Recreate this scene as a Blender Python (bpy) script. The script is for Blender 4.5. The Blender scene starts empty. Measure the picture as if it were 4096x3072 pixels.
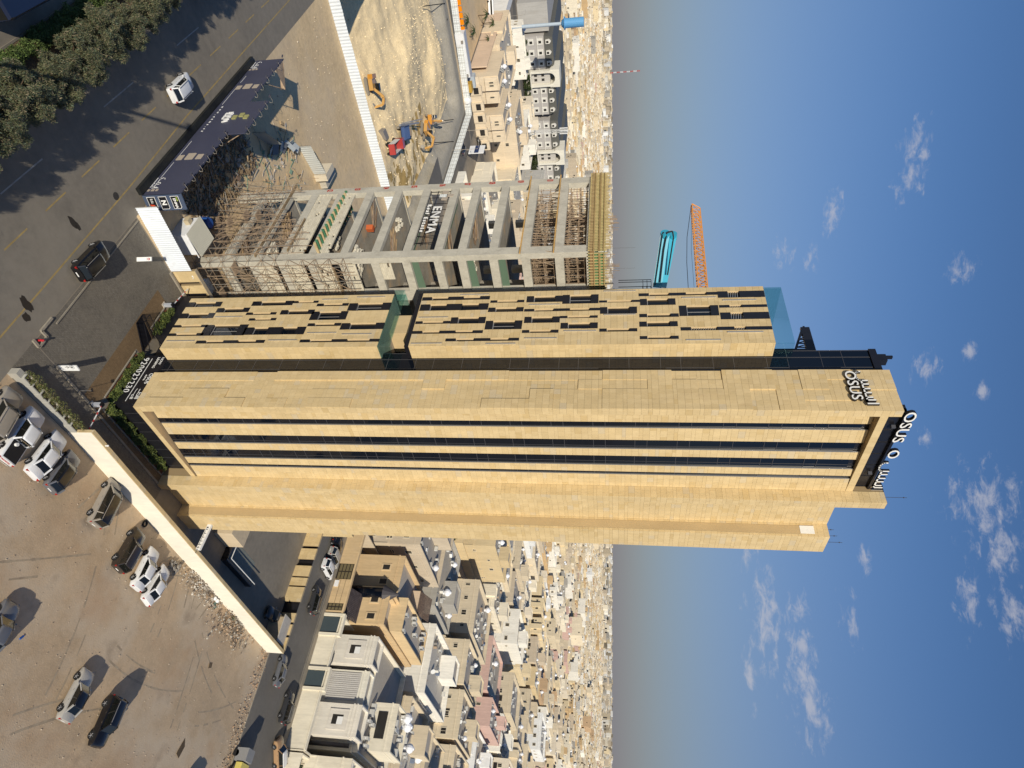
import bpy, math, random
import numpy as np
from mathutils import Vector, Matrix

S = bpy.context.scene
COL = S.collection
# ---------------------------------------------------------------- camera
# world axes follow the street grid: +X runs away to the right, +Y away to the left
TH = 0.7298; PITCH = 0.1533; FPX = 2642.6; CAMH = 52.0
fh = Vector((math.cos(TH), math.sin(TH), 0)); rt = Vector((math.sin(TH), -math.cos(TH), 0)); zz = Vector((0, 0, 1))
fwd = fh * math.cos(PITCH) - zz * math.sin(PITCH)
upv = fh * math.sin(PITCH) + zz * math.cos(PITCH)
CAMPOS = Vector((0, 0, CAMH))
cd = bpy.data.cameras.new('camera'); cam = bpy.data.objects.new('camera', cd); COL.objects.link(cam)
cam.matrix_world = Matrix(((upv.x, -rt.x, -fwd.x, 0), (upv.y, -rt.y, -fwd.y, 0), (upv.z, -rt.z, -fwd.z, CAMH), (0, 0, 0, 1)))
cd.sensor_fit = 'HORIZONTAL'; cd.sensor_width = 36; cd.lens = FPX / 4096 * 36
cd.clip_start = 0.5; cd.clip_end = 60000
S.camera = cam

def ray(X, Y):
    return (fwd * FPX + upv * (X - 2048) + rt * (Y - 1536)).normalized()
def G(X, Y, z=0.0):            # where a line of sight meets level z
    d = ray(X, Y); t = (z - CAMH) / d.z
    return CAMPOS + d * t
def onx(X, Y, x):
    d = ray(X, Y); return CAMPOS + d * (x / d.x)
def ony(X, Y, y):
    d = ray(X, Y); return CAMPOS + d * (y / d.y)

# ---------------------------------------------------------------- sun, sky, exposure
SUN_EL = math.radians(18.6); tr = Vector((0.602, 0.799, 0)).normalized()
sd = tr * math.cos(SUN_EL) - zz * math.sin(SUN_EL)
sl = bpy.data.lights.new('sun', 'SUN'); so = bpy.data.objects.new('sun', sl); COL.objects.link(so)
sl.energy = 4.8; sl.angle = math.radians(0.55); sl.color = (1.0, 0.915, 0.765)
so.rotation_euler = sd.to_track_quat('-Z', 'Y').to_euler(); so.location = (0, 0, 200)
W = bpy.data.worlds.new('World'); S.world = W; W.use_nodes = True
wn = W.node_tree; wn.nodes.clear(); L = wn.links.new
wo = wn.nodes.new('ShaderNodeOutputWorld'); bg = wn.nodes.new('ShaderNodeBackground'); L(bg.outputs[0], wo.inputs[0])
sky = wn.nodes.new('ShaderNodeTexSky'); sky.sky_type = 'NISHITA'; sky.sun_disc = False
sky.sun_elevation = SUN_EL
# Nishita: rotation 0 puts the sun at +Y, positive turns it towards +X
sky.sun_rotation = math.atan2(-tr.x, -tr.y)
sky.air_density = 1.0; sky.dust_density = 0.4; sky.ozone_density = 3.0; sky.altitude = 600
bg.inputs[1].default_value = 0.085
def wm(op, a, b=None, c=None):
    n = wn.nodes.new('ShaderNodeMath'); n.operation = op
    for i, v in enumerate((a, b, c)):
        if v is None: continue
        if isinstance(v, (int, float)): n.inputs[i].default_value = v
        else: L(v, n.inputs[i])
    return n.outputs[0]
tc = wn.nodes.new('ShaderNodeTexCoord'); sx = wn.nodes.new('ShaderNodeSeparateXYZ'); L(tc.outputs['Generated'], sx.inputs[0])
el = wm('ARCSINE', sx.outputs[2]); az = wm('ARCTAN2', sx.outputs[1], sx.outputs[0])
# dusty grey air low over the horizon, all round
hz = wm('POWER', wm('SUBTRACT', 1.0, wm('MINIMUM', 1.0, wm('DIVIDE', wm('MAXIMUM', el, 0.0), 0.46))), 1.75)
tn = wn.nodes.new('ShaderNodeVectorMath'); tn.operation = 'MULTIPLY'; L(sky.outputs[0], tn.inputs[0]); tn.inputs[1].default_value = (.82, 1.0, 1.20)
mixh = wn.nodes.new('ShaderNodeMix'); mixh.data_type = 'RGBA'
L(wm('MULTIPLY', hz, 0.9), mixh.inputs[0]); L(tn.outputs[0], mixh.inputs[6]); mixh.inputs[7].default_value = (2.62, 2.46, 2.74, 1)
# small scattered clouds: (X, Y, half length az, half height el) seen in the photograph
CL = [(3140,1010,.035,.018),(3240,1520-500,.03,.014),(3700,1475,.035,.02),(3660,610,.05,.02),(3850,1080,.03,.02),(3330,855,.04,.02),
      (3930,1560,.02,.01),(3700,1750,.02,.012),(3930,2020,.075,.05),(4000,2200,.06,.03),(4050,2450,.05,.03),(3200,2640,.12,.028),(3240,2800,.085,.03),
      (3060,2480,.1,.03),(3400,2480,.05,.014),(3870,2390,.06,.018),(2990,2230,.03,.018),(3460,2235,.03,.015),(3640,680,.06,.02),(2870,900,.0,.0),
      (3880,2000-600,.02,.012),(3000,2700,.07,.01)]
msk = None
for X, Y, ra, re in CL:
    if ra == 0: continue
    d = ray(X, Y); a0 = math.atan2(d.y, d.x); e0 = math.asin(d.z)
    dx = wm('DIVIDE', wm('SUBTRACT', az, a0), ra); dy = wm('DIVIDE', wm('SUBTRACT', el, e0), re)
    q = wm('SUBTRACT', 1.0, wm('SQRT', wm('ADD', wm('MULTIPLY', dx, dx), wm('MULTIPLY', dy, dy))))
    msk = q if msk is None else wm('MAXIMUM', msk, q)
cb = wn.nodes.new('ShaderNodeCombineXYZ'); L(wm('MULTIPLY', az, 15.0), cb.inputs[0]); L(wm('MULTIPLY', el, 34.0), cb.inputs[1])
nz = wn.nodes.new('ShaderNodeTexNoise'); nz.inputs['Scale'].default_value = 2.3; nz.inputs['Detail'].default_value = 11; nz.inputs['Roughness'].default_value = 0.68; nz.inputs['Distortion'].default_value = .35
L(cb.outputs[0], nz.inputs['Vector'])
den = wm('ADD', wm('MULTIPLY', wm('MAXIMUM', msk, -0.6), 0.26), wm('SUBTRACT', nz.outputs[0], 0.555))
cr = wn.nodes.new('ShaderNodeMapRange'); cr.inputs[1].default_value = 0.02; cr.inputs[2].default_value = 0.30; cr.interpolation_type = 'SMOOTHSTEP'
L(den, cr.inputs[0])
mixc = wn.nodes.new('ShaderNodeMix'); mixc.data_type = 'RGBA'
L(wm('MULTIPLY', cr.outputs[0], 0.58), mixc.inputs[0]); L(mixh.outputs[2], mixc.inputs[6]); mixc.inputs[7].default_value = (6.6, 6.5, 7.0, 1)
L(mixc.outputs[2], bg.inputs[0])
S.view_settings.view_transform = 'Standard'; S.view_settings.look = 'None'; S.view_settings.gamma = 1
S.view_settings.exposure = -0.05
S.view_settings.use_curve_mapping = False
S.render.engine = 'CYCLES'
S.cycles.max_bounces = 5; S.cycles.transparent_max_bounces = 8

# ---------------------------------------------------------------- mesh helpers
ORG = {}
WHITE = (.8, .8, .8)
class MB:
    def __init__(s): s.V = []; s.F = []; s.M = []; s.C = []
    def quad(s, a, b, c, d, m=0, col=WHITE):
        i = len(s.V); s.V += [tuple(a), tuple(b), tuple(c), tuple(d)]; s.F.append((i, i+1, i+2, i+3)); s.M.append(m); s.C.append(col); return s
    def poly(s, pts, m=0, col=WHITE):
        i = len(s.V); s.V += [tuple(p) for p in pts]; s.F.append(tuple(range(i, i+len(pts)))); s.M.append(m); s.C.append(col); return s
    def hexa(s, P, m=0, col=WHITE, skip=()):
        i = len(s.V); s.V += [tuple(p) for p in P]
        for k, f in enumerate(((0,3,2,1),(4,5,6,7),(0,1,5,4),(1,2,6,5),(2,3,7,6),(3,0,4,7))):
            if k in skip: continue
            s.F.append(tuple(i+j for j in f)); s.M.append(m); s.C.append(col)
        return s
    def box(s, x0, x1, y0, y1, z0, z1, m=0, col=WHITE, skip=()):
        if x0 > x1: x0, x1 = x1, x0
        if y0 > y1: y0, y1 = y1, y0
        if z0 > z1: z0, z1 = z1, z0
        return s.hexa([(x0,y0,z0),(x1,y0,z0),(x1,y1,z0),(x0,y1,z0),(x0,y0,z1),(x1,y0,z1),(x1,y1,z1),(x0,y1,z1)], m, col, skip)
    def rbox(s, c, sx_, sy_, sz_, rot=0, m=0, col=WHITE, tilt=None):
        R = Matrix.Rotation(rot, 3, 'Z')
        if tilt: R = R @ Matrix.Rotation(tilt[0], 3, 'X') @ Matrix.Rotation(tilt[1], 3, 'Y')
        c = Vector(c); P = []
        for z in (0, 1):
            for x, y in ((-1,-1),(1,-1),(1,1),(-1,1)):
                P.append(c + R @ Vector((x*sx_/2, y*sy_/2, z*sz_)))
        return s.hexa(P, m, col)
    def bar(s, p, q, w=.05, h=None, m=0, col=WHITE):
        p = Vector(p); q = Vector(q); d = (q-p)
        if d.length < 1e-6: return s
        d.normalize(); h = h or w
        a = d.cross(zz)
        if a.length < 1e-3: a = Vector((1,0,0))
        a.normalize(); b = d.cross(a)
        P = [p-a*w/2-b*h/2, p+a*w/2-b*h/2, p+a*w/2+b*h/2, p-a*w/2+b*h/2, q-a*w/2-b*h/2, q+a*w/2-b*h/2, q+a*w/2+b*h/2, q-a*w/2+b*h/2]
        return s.hexa(P, m, col)
    def cyl(s, p, q, r, r2=None, n=10, m=0, col=WHITE, cap=True):
        p = Vector(p); q = Vector(q); d = (q-p).normalized(); r2 = r if r2 is None else r2
        a = d.cross(Vector((0,0,1)) if abs(d.z) < .9 else Vector((1,0,0))).normalized(); b = d.cross(a)
        i = len(s.V)
        for k in range(n):
            t = 2*math.pi*k/n; e = a*math.cos(t)+b*math.sin(t)
            s.V.append(tuple(p+e*r)); s.V.append(tuple(q+e*r2))
        for k in range(n):
            k2 = (k+1) % n
            s.F.append((i+2*k, i+2*k2, i+2*k2+1, i+2*k+1)); s.M.append(m); s.C.append(col)
        if cap:
            s.F.append(tuple(i+2*k for k in range(n))[::-1]); s.M.append(m); s.C.append(col)
            s.F.append(tuple(i+2*k+1 for k in range(n))); s.M.append(m); s.C.append(col)
        return s
    def tube(s, pts, r, n=6, m=0, col=WHITE):
        for a, b in zip(pts, pts[1:]): s.cyl(a, b, r, n=n, m=m, col=col)
        return s
    def prism(s, pts, vec, m=0, col=WHITE):       # polygon pts (3d) swept along vec
        vec = Vector(vec); n = len(pts); i = len(s.V)
        s.V += [tuple(p) for p in pts] + [tuple(Vector(p)+vec) for p in pts]
        s.F.append(tuple(range(i, i+n))[::-1]); s.F.append(tuple(range(i+n, i+2*n))); s.M += [m, m]; s.C += [col, col]
        for k in range(n):
            k2 = (k+1) % n
            s.F.append((i+k, i+k2, i+n+k2, i+n+k)); s.M.append(m); s.C.append(col)
        return s
    def ball(s, c, rx, ry=None, rz=None, nu=10, nv=7, m=0, col=WHITE):
        ry = ry or rx; rz = rz or rx; i = len(s.V); c = Vector(c)
        for a in range(nv+1):
            ph = math.pi*a/nv
            for b in range(nu):
                t = 2*math.pi*b/nu
                s.V.append((c.x+rx*math.sin(ph)*math.cos(t), c.y+ry*math.sin(ph)*math.sin(t), c.z-rz*math.cos(ph)))
        for a in range(nv):
            for b in range(nu):
                b2 = (b+1) % nu
                s.F.append((i+a*nu+b, i+a*nu+b2, i+(a+1)*nu+b2, i+(a+1)*nu+b)); s.M.append(m); s.C.append(col)
        return s
    def mesh(s, name, mats, org=(0,0,0), smooth=False):
        me = bpy.data.meshes.new(name)
        o = Vector(org)
        V = np.array(s.V, dtype=float).reshape(-1, 3) - np.array(tuple(o))
        me.from_pydata(V.tolist(), [], s.F)
        for m in mats: me.materials.append(m)
        if len(s.F):
            me.polygons.foreach_set('material_index', s.M)
            at = me.attributes.new('col', 'FLOAT_COLOR', 'FACE')
            at.data.foreach_set('color', [x for c in s.C for x in (c[0], c[1], c[2], 1.0)])
            if smooth: me.polygons.foreach_set('use_smooth', [True]*len(s.F))
        me.update(); return me
    def build(s, name, mats, parent=None, smooth=False):
        if not isinstance(mats, (list, tuple)): mats = [mats]
        if parent is None:
            A = np.array(s.V); o = Vector(((A[:,0].min()+A[:,0].max())/2, (A[:,1].min()+A[:,1].max())/2, A[:,2].min()))
        else: o = ORG[parent]
        me = s.mesh(name, mats, o, smooth)
        ob = bpy.data.objects.new(name, me); COL.objects.link(ob)
        if parent is None: ob.location = o
        else: ob.parent = parent
        ORG[ob] = o
        return ob

def tag(o, label=None, cat=None, group=None, kind=None):
    if label: o['label'] = label
    if cat: o['category'] = cat
    if group: o['group'] = group
    if kind: o['kind'] = kind
    return o
def thing(name, label, cat, loc=(0,0,0), group=None):
    o = bpy.data.objects.new(name, None); COL.objects.link(o); o.location = loc; o.empty_display_size = .5
    ORG[o] = Vector(loc); return tag(o, label, cat, group)
def copy_tree(o, parent=None):
    c = o.copy(); COL.objects.link(c)
    if parent is not None: c.parent = parent
    ORG[c] = ORG.get(o, Vector())
    for ch in KIDS.get(o, ()): copy_tree(ch, c)
    return c
KIDS = {}
def kids_scan(root):          # record the children once, before copying
    st = [root]
    allc = {}
    for ob in COL.objects:
        if ob.parent is not None: allc.setdefault(ob.parent, []).append(ob)
    while st:
        o = st.pop(); KIDS[o] = allc.get(o, []); st += KIDS[o]

# ---------------------------------------------------------------- materials
def mat(name, col=None, rough=.85, metal=0., spec=.35, noise=(), bump=None, tint=None, mapz=1.0, streak=0., emis=None, alpha=None, trans=None, coat=0):
    """col None: colour comes from the faces' own paint attribute. noise: list of (scale, amount)."""
    m = bpy.data.materials.new(name); m.use_nodes = True; nt = m.node_tree; N = nt.nodes; K = nt.links.new
    b = N['Principled BSDF']; b.inputs['Roughness'].default_value = rough; b.inputs['Metallic'].default_value = metal
    b.inputs['Specular IOR Level'].default_value = spec
    if coat: b.inputs['Coat Weight'].default_value = coat; b.inputs['Coat Roughness'].default_value = .05
    if col is None:
        a = N.new('ShaderNodeAttribute'); a.attribute_name = 'col'; c = a.outputs['Color']
    else:
        r = N.new('ShaderNodeRGB'); r.outputs[0].default_value = (*col, 1); c = r.outputs[0]
    ge = N.new('ShaderNodeNewGeometry'); mp = N.new('ShaderNodeMapping'); mp.inputs['Scale'].default_value = (1, 1, mapz); K(ge.outputs['Position'], mp.inputs[0])
    for sc, am in noise:
        n = N.new('ShaderNodeTexNoise'); n.inputs['Scale'].default_value = sc; n.inputs['Detail'].default_value = 6; n.inputs['Roughness'].default_value = .6
        K(mp.outputs[0], n.inputs['Vector'])
        r = N.new('ShaderNodeMapRange'); r.inputs[1].default_value = .3; r.inputs[2].default_value = .7; r.inputs[3].default_value = 1-am; r.inputs[4].default_value = 1+am
        K(n.outputs[0], r.inputs[0])
        v = N.new('ShaderNodeVectorMath'); v.operation = 'SCALE'; K(c, v.inputs[0]); K(r.outputs[0], v.inputs['Scale']); c = v.outputs[0]
    if tint:            # (scale, colour, lo, hi, amount): patches of another colour (dust, dirt, damp)
        for sc, tcx, lo, hi, am in tint:
            n = N.new('ShaderNodeTexNoise'); n.inputs['Scale'].default_value = sc; n.inputs['Detail'].default_value = 7; n.inputs['Roughness'].default_value = .62
            K(mp.outputs[0], n.inputs['Vector'])
            r = N.new('ShaderNodeMapRange'); r.inputs[1].default_value = lo; r.inputs[2].default_value = hi; r.inputs[4].default_value = am; K(n.outputs[0], r.inputs[0])
            x = N.new('ShaderNodeMix'); x.data_type = 'RGBA'; K(r.outputs[0], x.inputs[0]); K(c, x.inputs[6]); x.inputs[7].default_value = (*tcx, 1); c = x.outputs[2]
    if streak:          # rain and dust runs: noise stretched down the wall
        mq = N.new('ShaderNodeMapping'); mq.inputs['Scale'].default_value = (1, 1, .035); K(ge.outputs['Position'], mq.inputs[0])
        n = N.new('ShaderNodeTexNoise'); n.inputs['Scale'].default_value = 2.6; n.inputs['Detail'].default_value = 5; K(mq.outputs[0], n.inputs['Vector'])
        r = N.new('ShaderNodeMapRange'); r.inputs[1].default_value = .35; r.inputs[2].default_value = .7; r.inputs[3].default_value = 1+streak*.4; r.inputs[4].default_value = 1-streak; K(n.outputs[0], r.inputs[0])
        v = N.new('ShaderNodeVectorMath'); v.operation = 'SCALE'; K(c, v.inputs[0]); K(r.outputs[0], v.inputs['Scale']); c = v.outputs[0]
    K(c, b.inputs['Base Color'])
    if bump:
        n = N.new('ShaderNodeTexNoise'); n.inputs['Scale'].default_value = bump[0]; n.inputs['Detail'].default_value = 8; K(mp.outputs[0], n.inputs['Vector'])
        u = N.new('ShaderNodeBump'); u.inputs['Strength'].default_value = bump[1]; u.inputs['Distance'].default_value = bump[2] if len(bump) > 2 else .1
        K(n.outputs[0], u.inputs['Height']); K(u.outputs[0], b.inputs['Normal'])
    if emis: b.inputs['Emission Color'].default_value = (*emis[:3], 1); b.inputs['Emission Strength'].default_value = emis[3]
    if trans: b.inputs['Transmission Weight'].default_value = trans; b.inputs['IOR'].default_value = 1.1
    if alpha is not None: b.inputs['Alpha'].default_value = alpha
    return m

M = {}
M['stone'] = mat('honed_limestone', None, .62, noise=[(.16, .05), (.9, .05), (7, .05)], mapz=.4, tint=[(.7, (.44, .31, .16), .56, .75, .28), (3.0, (.40, .27, .13), .58, .76, .2)], streak=.045, bump=(14, .12, .02))
M['joint'] = mat('joint_mortar', (.30, .22, .12), .9)
M['paint'] = mat('painted_render', None, .8, noise=[(.35, .07), (2.5, .06)], tint=[(.5, (.30, .25, .19), .55, .8, .35)], mapz=.35, streak=.08)
M['plain'] = mat('plain_paint', None, .55, noise=[(2, .05)])
M['black'] = mat('black_panel', (.012, .012, .016), .28, spec=.5, noise=[(1.5, .15)])
M['glass'] = mat('dark_reflective_glass', (.003, .005, .010), .03, spec=.55)
M['mullion'] = mat('mullion_aluminium', (.10, .10, .11), .4, metal=.5)
M['alu'] = mat('brushed_aluminium', (.55, .54, .52), .35, metal=.7)
M['concrete'] = mat('raw_concrete', (.47, .445, .375), .9, noise=[(.7, .13), (5, .10)], tint=[(.8, (.22, .20, .17), .54, .75, .55), (2.2, (.52, .50, .45), .58, .75, .4)], bump=(9, .25, .04), mapz=.6)
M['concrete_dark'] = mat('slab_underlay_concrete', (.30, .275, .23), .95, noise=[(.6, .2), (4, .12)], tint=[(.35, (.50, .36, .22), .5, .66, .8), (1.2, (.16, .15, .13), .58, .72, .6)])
M['white'] = mat('white_lettering', (.78, .78, .76), .5)
M['rubber'] = mat('tyre_rubber', (.014, .014, .015), .8)
M['rim'] = mat('alloy_rim', (.50, .50, .51), .35, metal=.25)
M['carglass'] = mat('car_window_glass', (.008, .009, .008), .05, spec=.9)
M['carpaint'] = mat('car_paint', None, .3, spec=.5, noise=[(3, .04)], coat=.6)
M['chrome'] = mat('chrome', (.6, .6, .6), .12, metal=1)
M['steel'] = mat('rusty_scaffold_tube', (.38, .28, .19), .7, metal=.2, noise=[(1.2, .35)])
M['steelgrey'] = mat('galvanised_tube', (.34, .31, .27), .6, metal=.4, noise=[(1.2, .3)])
M['timber'] = mat('weathered_timber', None, .85, noise=[(2, .2)])
M['leaf'] = mat('foliage', None, .65, noise=[(.6, .25)])
M['bark'] = mat('bark', (.12, .085, .055), .95, noise=[(5, .3)])
M['corr'] = mat('corrugated_sheet', None, .5, metal=.0, spec=.4, noise=[(.8, .05)], tint=[(1.1, (.34, .24, .15), .60, .8, .3)], mapz=.5)
M['poster'] = mat('hoarding_print', (.058, .062, .10), .45, spec=.3, noise=[(.3, .06)])
def glassmat(name, tintc, fac):
    m = bpy.data.materials.new(name); m.use_nodes = True; nt = m.node_tree; N = nt.nodes; K = nt.links.new; N.clear()
    o = N.new('ShaderNodeOutputMaterial'); mx = N.new('ShaderNodeMixShader'); t = N.new('ShaderNodeBsdfTransparent'); g = N.new('ShaderNodeBsdfGlossy')
    t.inputs[0].default_value = (*tintc, 1); g.inputs['Roughness'].default_value = .02; g.inputs[0].default_value = (.5, .75, .72, 1)
    f = N.new('ShaderNodeLayerWeight'); f.inputs[0].default_value = .25
    ad = N.new('ShaderNodeMath'); ad.operation = 'MULTIPLY'; ad.inputs[1].default_value = .35; K(f.outputs['Fresnel'], ad.inputs[0])
    K(ad.outputs[0], mx.inputs[0]); K(t.outputs[0], mx.inputs[1]); K(g.outputs[0], mx.inputs[2]); K(mx.outputs[0], o.inputs[0]); return m
M['clear'] = glassmat('green_balustrade_glass', (.80, .92, .91), .02)

# text as mesh.  face 'x': plane facing -X, reads towards -Y;  'y': plane facing -Y, reads towards +X
def text_mesh(s, size, ext, sp=1.0, bold=0.0):
    cu = bpy.data.curves.new('lettering', 'FONT'); cu.body = s; cu.size = size; cu.extrude = ext; cu.space_character = sp; cu.offset = bold
    cu.resolution_u = 3
    ob = bpy.data.objects.new('lettering', cu); COL.objects.link(ob)
    dg = bpy.context.evaluated_depsgraph_get(); dg.update()
    me = bpy.data.meshes.new_from_object(ob.evaluated_get(dg)); bpy.data.objects.remove(ob); return me
BAS = {'x': Matrix(((0,0,-1),(-1,0,0),(0,1,0))), 'y': Matrix(((1,0,0),(0,0,-1),(0,1,0)))}
def basis(face, slope=None):
    return BAS[face]
def text(s, size, at_, face, material, parent, name='lettering', ext=.02, sp=1.0, B=None, bold=0.0):
    me = text_mesh(s, size, ext, sp, bold); B = B or BAS[face]
    Mx = Matrix.Translation(Vector(at_) - ORG[parent]) @ B.to_4x4()
    me.transform(Mx); me.materials.clear(); me.materials.append(material)
    ob = bpy.data.objects.new(name, me); COL.objects.link(ob); ob.parent = parent; ORG[ob] = ORG[parent]; return ob
def strokes(lines, at_, face, w, depth, material, parent, name, B=None, front=None):
    """lines: polylines in letter space (right, up); swept square strokes, thickness depth"""
    B = B or BAS[face]; mb = MB(); o = Vector(at_)
    for ln in lines:
        for a, b in zip(ln, ln[1:]):
            a = Vector((a[0], a[1])); b = Vector((b[0], b[1])); d = (b-a).normalized(); n = Vector((-d.y, d.x))*w/2; e = d*w/2
            P = [a-e-n, b+e-n, b+e+n, a-e+n]
            mb.prism([o + B @ Vector((p.x, p.y, 0)) for p in P], B @ Vector((0, 0, depth)))
    return mb.build(name, material, parent)
# ---------------------------------------------------------------- the stone tower
rs = random.Random(5)
def stone_col(r):
    t = r.random(); k = r.uniform(.965, 1.035)
    if t < .05: c = (.575, .467, .295)
    elif t < .10: c = (.57, .425, .212)
    elif t < .5: c = (.595, .455, .243)
    else: c = (.625, .483, .265)
    return tuple(x*k for x in c)
def sub_rects(R, holes):
    out = [R]
    for h in holes:
        nxt = []
        for r in out:
            a0, a1, b0, b1 = r; c0, c1, d0, d1 = h
            if c0 >= a1 or c1 <= a0 or d0 >= b1 or d1 <= b0: nxt.append(r); continue
            if c0 > a0: nxt.append((a0, c0, b0, b1))
            if c1 < a1: nxt.append((c1, a1, b0, b1))
            m0, m1 = max(a0, c0), min(a1, c1)
            if d0 > b0: nxt.append((m0, m1, b0, d0))
            if d1 < b1: nxt.append((m0, m1, d1, b1))
        out = nxt
    return out
def tiles(P, eu, nrm, Wd, z0, z1, holes=(), wr=(.62, 1.25), rows=(.62, .62, .34), seed=1, steps=None, cols=None, z_phase=0):
    """list of tiles (origin, width vec, height, proud). P: base corner at height 0; eu: unit vector along the wall; nrm: outward"""
    r = random.Random(seed); out = []; z = z0; k = z_phase
    while z < z1 - .02:
        h = rows[k % len(rows)]; k += 1
        zt = min(z + h, z1)
        if z1 - zt < .12: zt = z1
        a = 0.0
        cuts = [0.0]
        if cols:
            cuts = [0.0]
            for c0, c1 in zip(cols, cols[1:]): cuts += [c0 + (c1-c0)*r.choice((.4, .5, .6)), c1]
        else:
            a = r.uniform(.3, 1.0)
            while a < Wd - .3: cuts.append(a); a += r.uniform(*wr)
            cuts.append(Wd)
        for a0, a1 in zip(cuts, cuts[1:]):
            for q in sub_rects((a0, a1, z, zt), holes):
                if q[1]-q[0] < .03 or q[3]-q[2] < .03: continue
                pr = steps(a0+.01, z+.01) if steps else 0.0
                out.append((q, pr, stone_col(r)))
        z = zt
    return out
G_ = .006
UNIT = {}
def tile_unit(ci):
    if ci not in UNIT:
        mb = MB(); mb.box(0, 1, 0, 1, 0, 1, col=stone_col(random.Random(ci*7+1))); UNIT[ci] = mb.mesh('stone_panel', [M['stone']])
    return UNIT[ci]
def put_tiles(TL, P, eu, nrm, parent, nobj=0, th=.05, name='stone_cladding'):
    P = Vector(P); eu = Vector(eu); nrm = Vector(nrm); mb = MB()
    TL = list(TL)
    if nobj:
        TL.sort(key=lambda t: abs(t[0][2]-30)); ob, TL = TL[:nobj], TL[nobj:]
        for q, pr, c in ob:
            o = bpy.data.objects.new('stone_panel', tile_unit(int(c[0]*1000) % 14)); COL.objects.link(o); o.parent = parent
            w = q[1]-q[0]-2*G_; h = q[3]-q[2]-2*G_
            base = P + eu*(q[0]+G_) + nrm*0 + zz*(q[2]+G_) - ORG[parent]
            R = Matrix((eu, -nrm, zz)).transposed()
            # local y runs inwards: shift so the face stands th+pr proud
            o.matrix_local = Matrix.Translation(base + nrm*(th+pr)) @ R.to_4x4() @ Matrix.Diagonal((w, th+pr+.01, h, 1))
    for q, pr, c in TL:
        a = P + eu*(q[0]+G_) + zz*(q[2]+G_) + nrm*(th+pr); w = eu*(q[1]-q[0]-2*G_); h = zz*(q[3]-q[2]-2*G_); d = -nrm*(th+pr+.01)
        mb.hexa([a, a+w, a+w+d, a+d, a+h, a+w+h, a+w+d+h, a+d+h], 0, c)
    if mb.F:
        ob = mb.build(name, M['stone'], parent); ob['kind'] = 'stuff'; return ob

AX, AY = 46.60, 38.60          # tower corner
UX, UY = Vector((1,0,0)), Vector((0,1,0))
tower = thing('office_tower', 'tall sand-coloured stone office tower with vertical dark window strips and OSUS letters', 'office tower', (56, 45, 0))
ZB, ZT = 3.67, 76.35
def wallpart(mb, name='wall', mats=None): return mb.build(name, mats or [M['joint']], tower)

# left-hand blade (OSUS face), 4.74 m wide
mb = MB(); mb.box(AX+.05, AX+.80, AY+.05, AY+4.74, ZB, ZT); mb.box(AX+.8, AX+12.4, AY+1.6, AY+7.6, ZB, ZT-1.2)
core = wallpart(mb, 'wall')
cols = [0, 1.15, 2.38, 3.55, 4.74]
rstep = random.Random(8); stepmap = {}
def stepA(a, z):
    c = max(i for i, x in enumerate(cols[:-1]) if a >= x-.02); zi = int(z/2.2)
    key = (c, zi)
    if key not in stepmap:
        stepmap[key] = stepmap.get((c, zi-1), 0) if rstep.random() < .45 else (stepmap.get((c-1, zi), 0) if rstep.random() < .5 and c else rstep.choice((0, .07, .14)))
    return stepmap[key]
TLA = tiles((AX, AY, 0), UY, -UX, 4.74, ZB, ZT, seed=3, steps=stepA, cols=cols, rows=(.63, .63, .63, .36))
put_tiles(TLA, (AX+.05, AY, 0), UY, -UX, core, nobj=300)
# right-hand frame: jamb, sill beam, head beam (faces -Y)
mb = MB(); mb.box(AX+.05, AX+.74, AY+.05, AY+1.6, ZB, 76.3)
mb.box(AX+.8, 59.05, AY+.05, AY+1.6, ZB+.02, 4.24); mb.box(AX+.8, 59.05, AY+.05, AY+1.2, 74.66, 75.3)
fr = wallpart(mb, 'window_frame')
put_tiles(tiles(0, UX, -UY, .78, ZB, ZT, seed=4, wr=(2, 2), rows=(.63, .63, .63, .36)), (AX, AY+.05, 0), UX, -UY, fr)
put_tiles(tiles(0, UX, -UY, 12.47-.78, ZB, 4.25, seed=5, rows=(.58,)), (AX+.78, AY+.05, 0), UX, -UY, fr)
put_tiles(tiles(0, UX, -UY, 12.47-.78, 74.65, 75.32, seed=6, rows=(.67,)), (AX+.78, AY+.05, 0), UX, -UY, fr)
mb = MB(); mb.quad((AX+.76, AY+.02, 4.255), (59.07, AY+.02, 4.255), (59.07, AY+1.6, 4.255), (AX+.76, AY+1.6, 4.255), 0, (.46, .33, .19))
mb.quad((AX+.76, AY+.02, 75.325), (59.07, AY+.02, 75.325), (59.07, AY+1.6, 75.325), (AX+.76, AY+1.6, 75.325), 0, (.40, .33, .24))
mb.quad((AX+.02, AY+.02, ZT+.004), (AX+.78, AY+.02, ZT+.004), (AX+.78, AY+4.74, ZT+.004), (AX+.02, AY+4.74, ZT+.004), 0, (.40, .33, .24))
mb.build('sill', M['stone'], fr)
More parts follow.
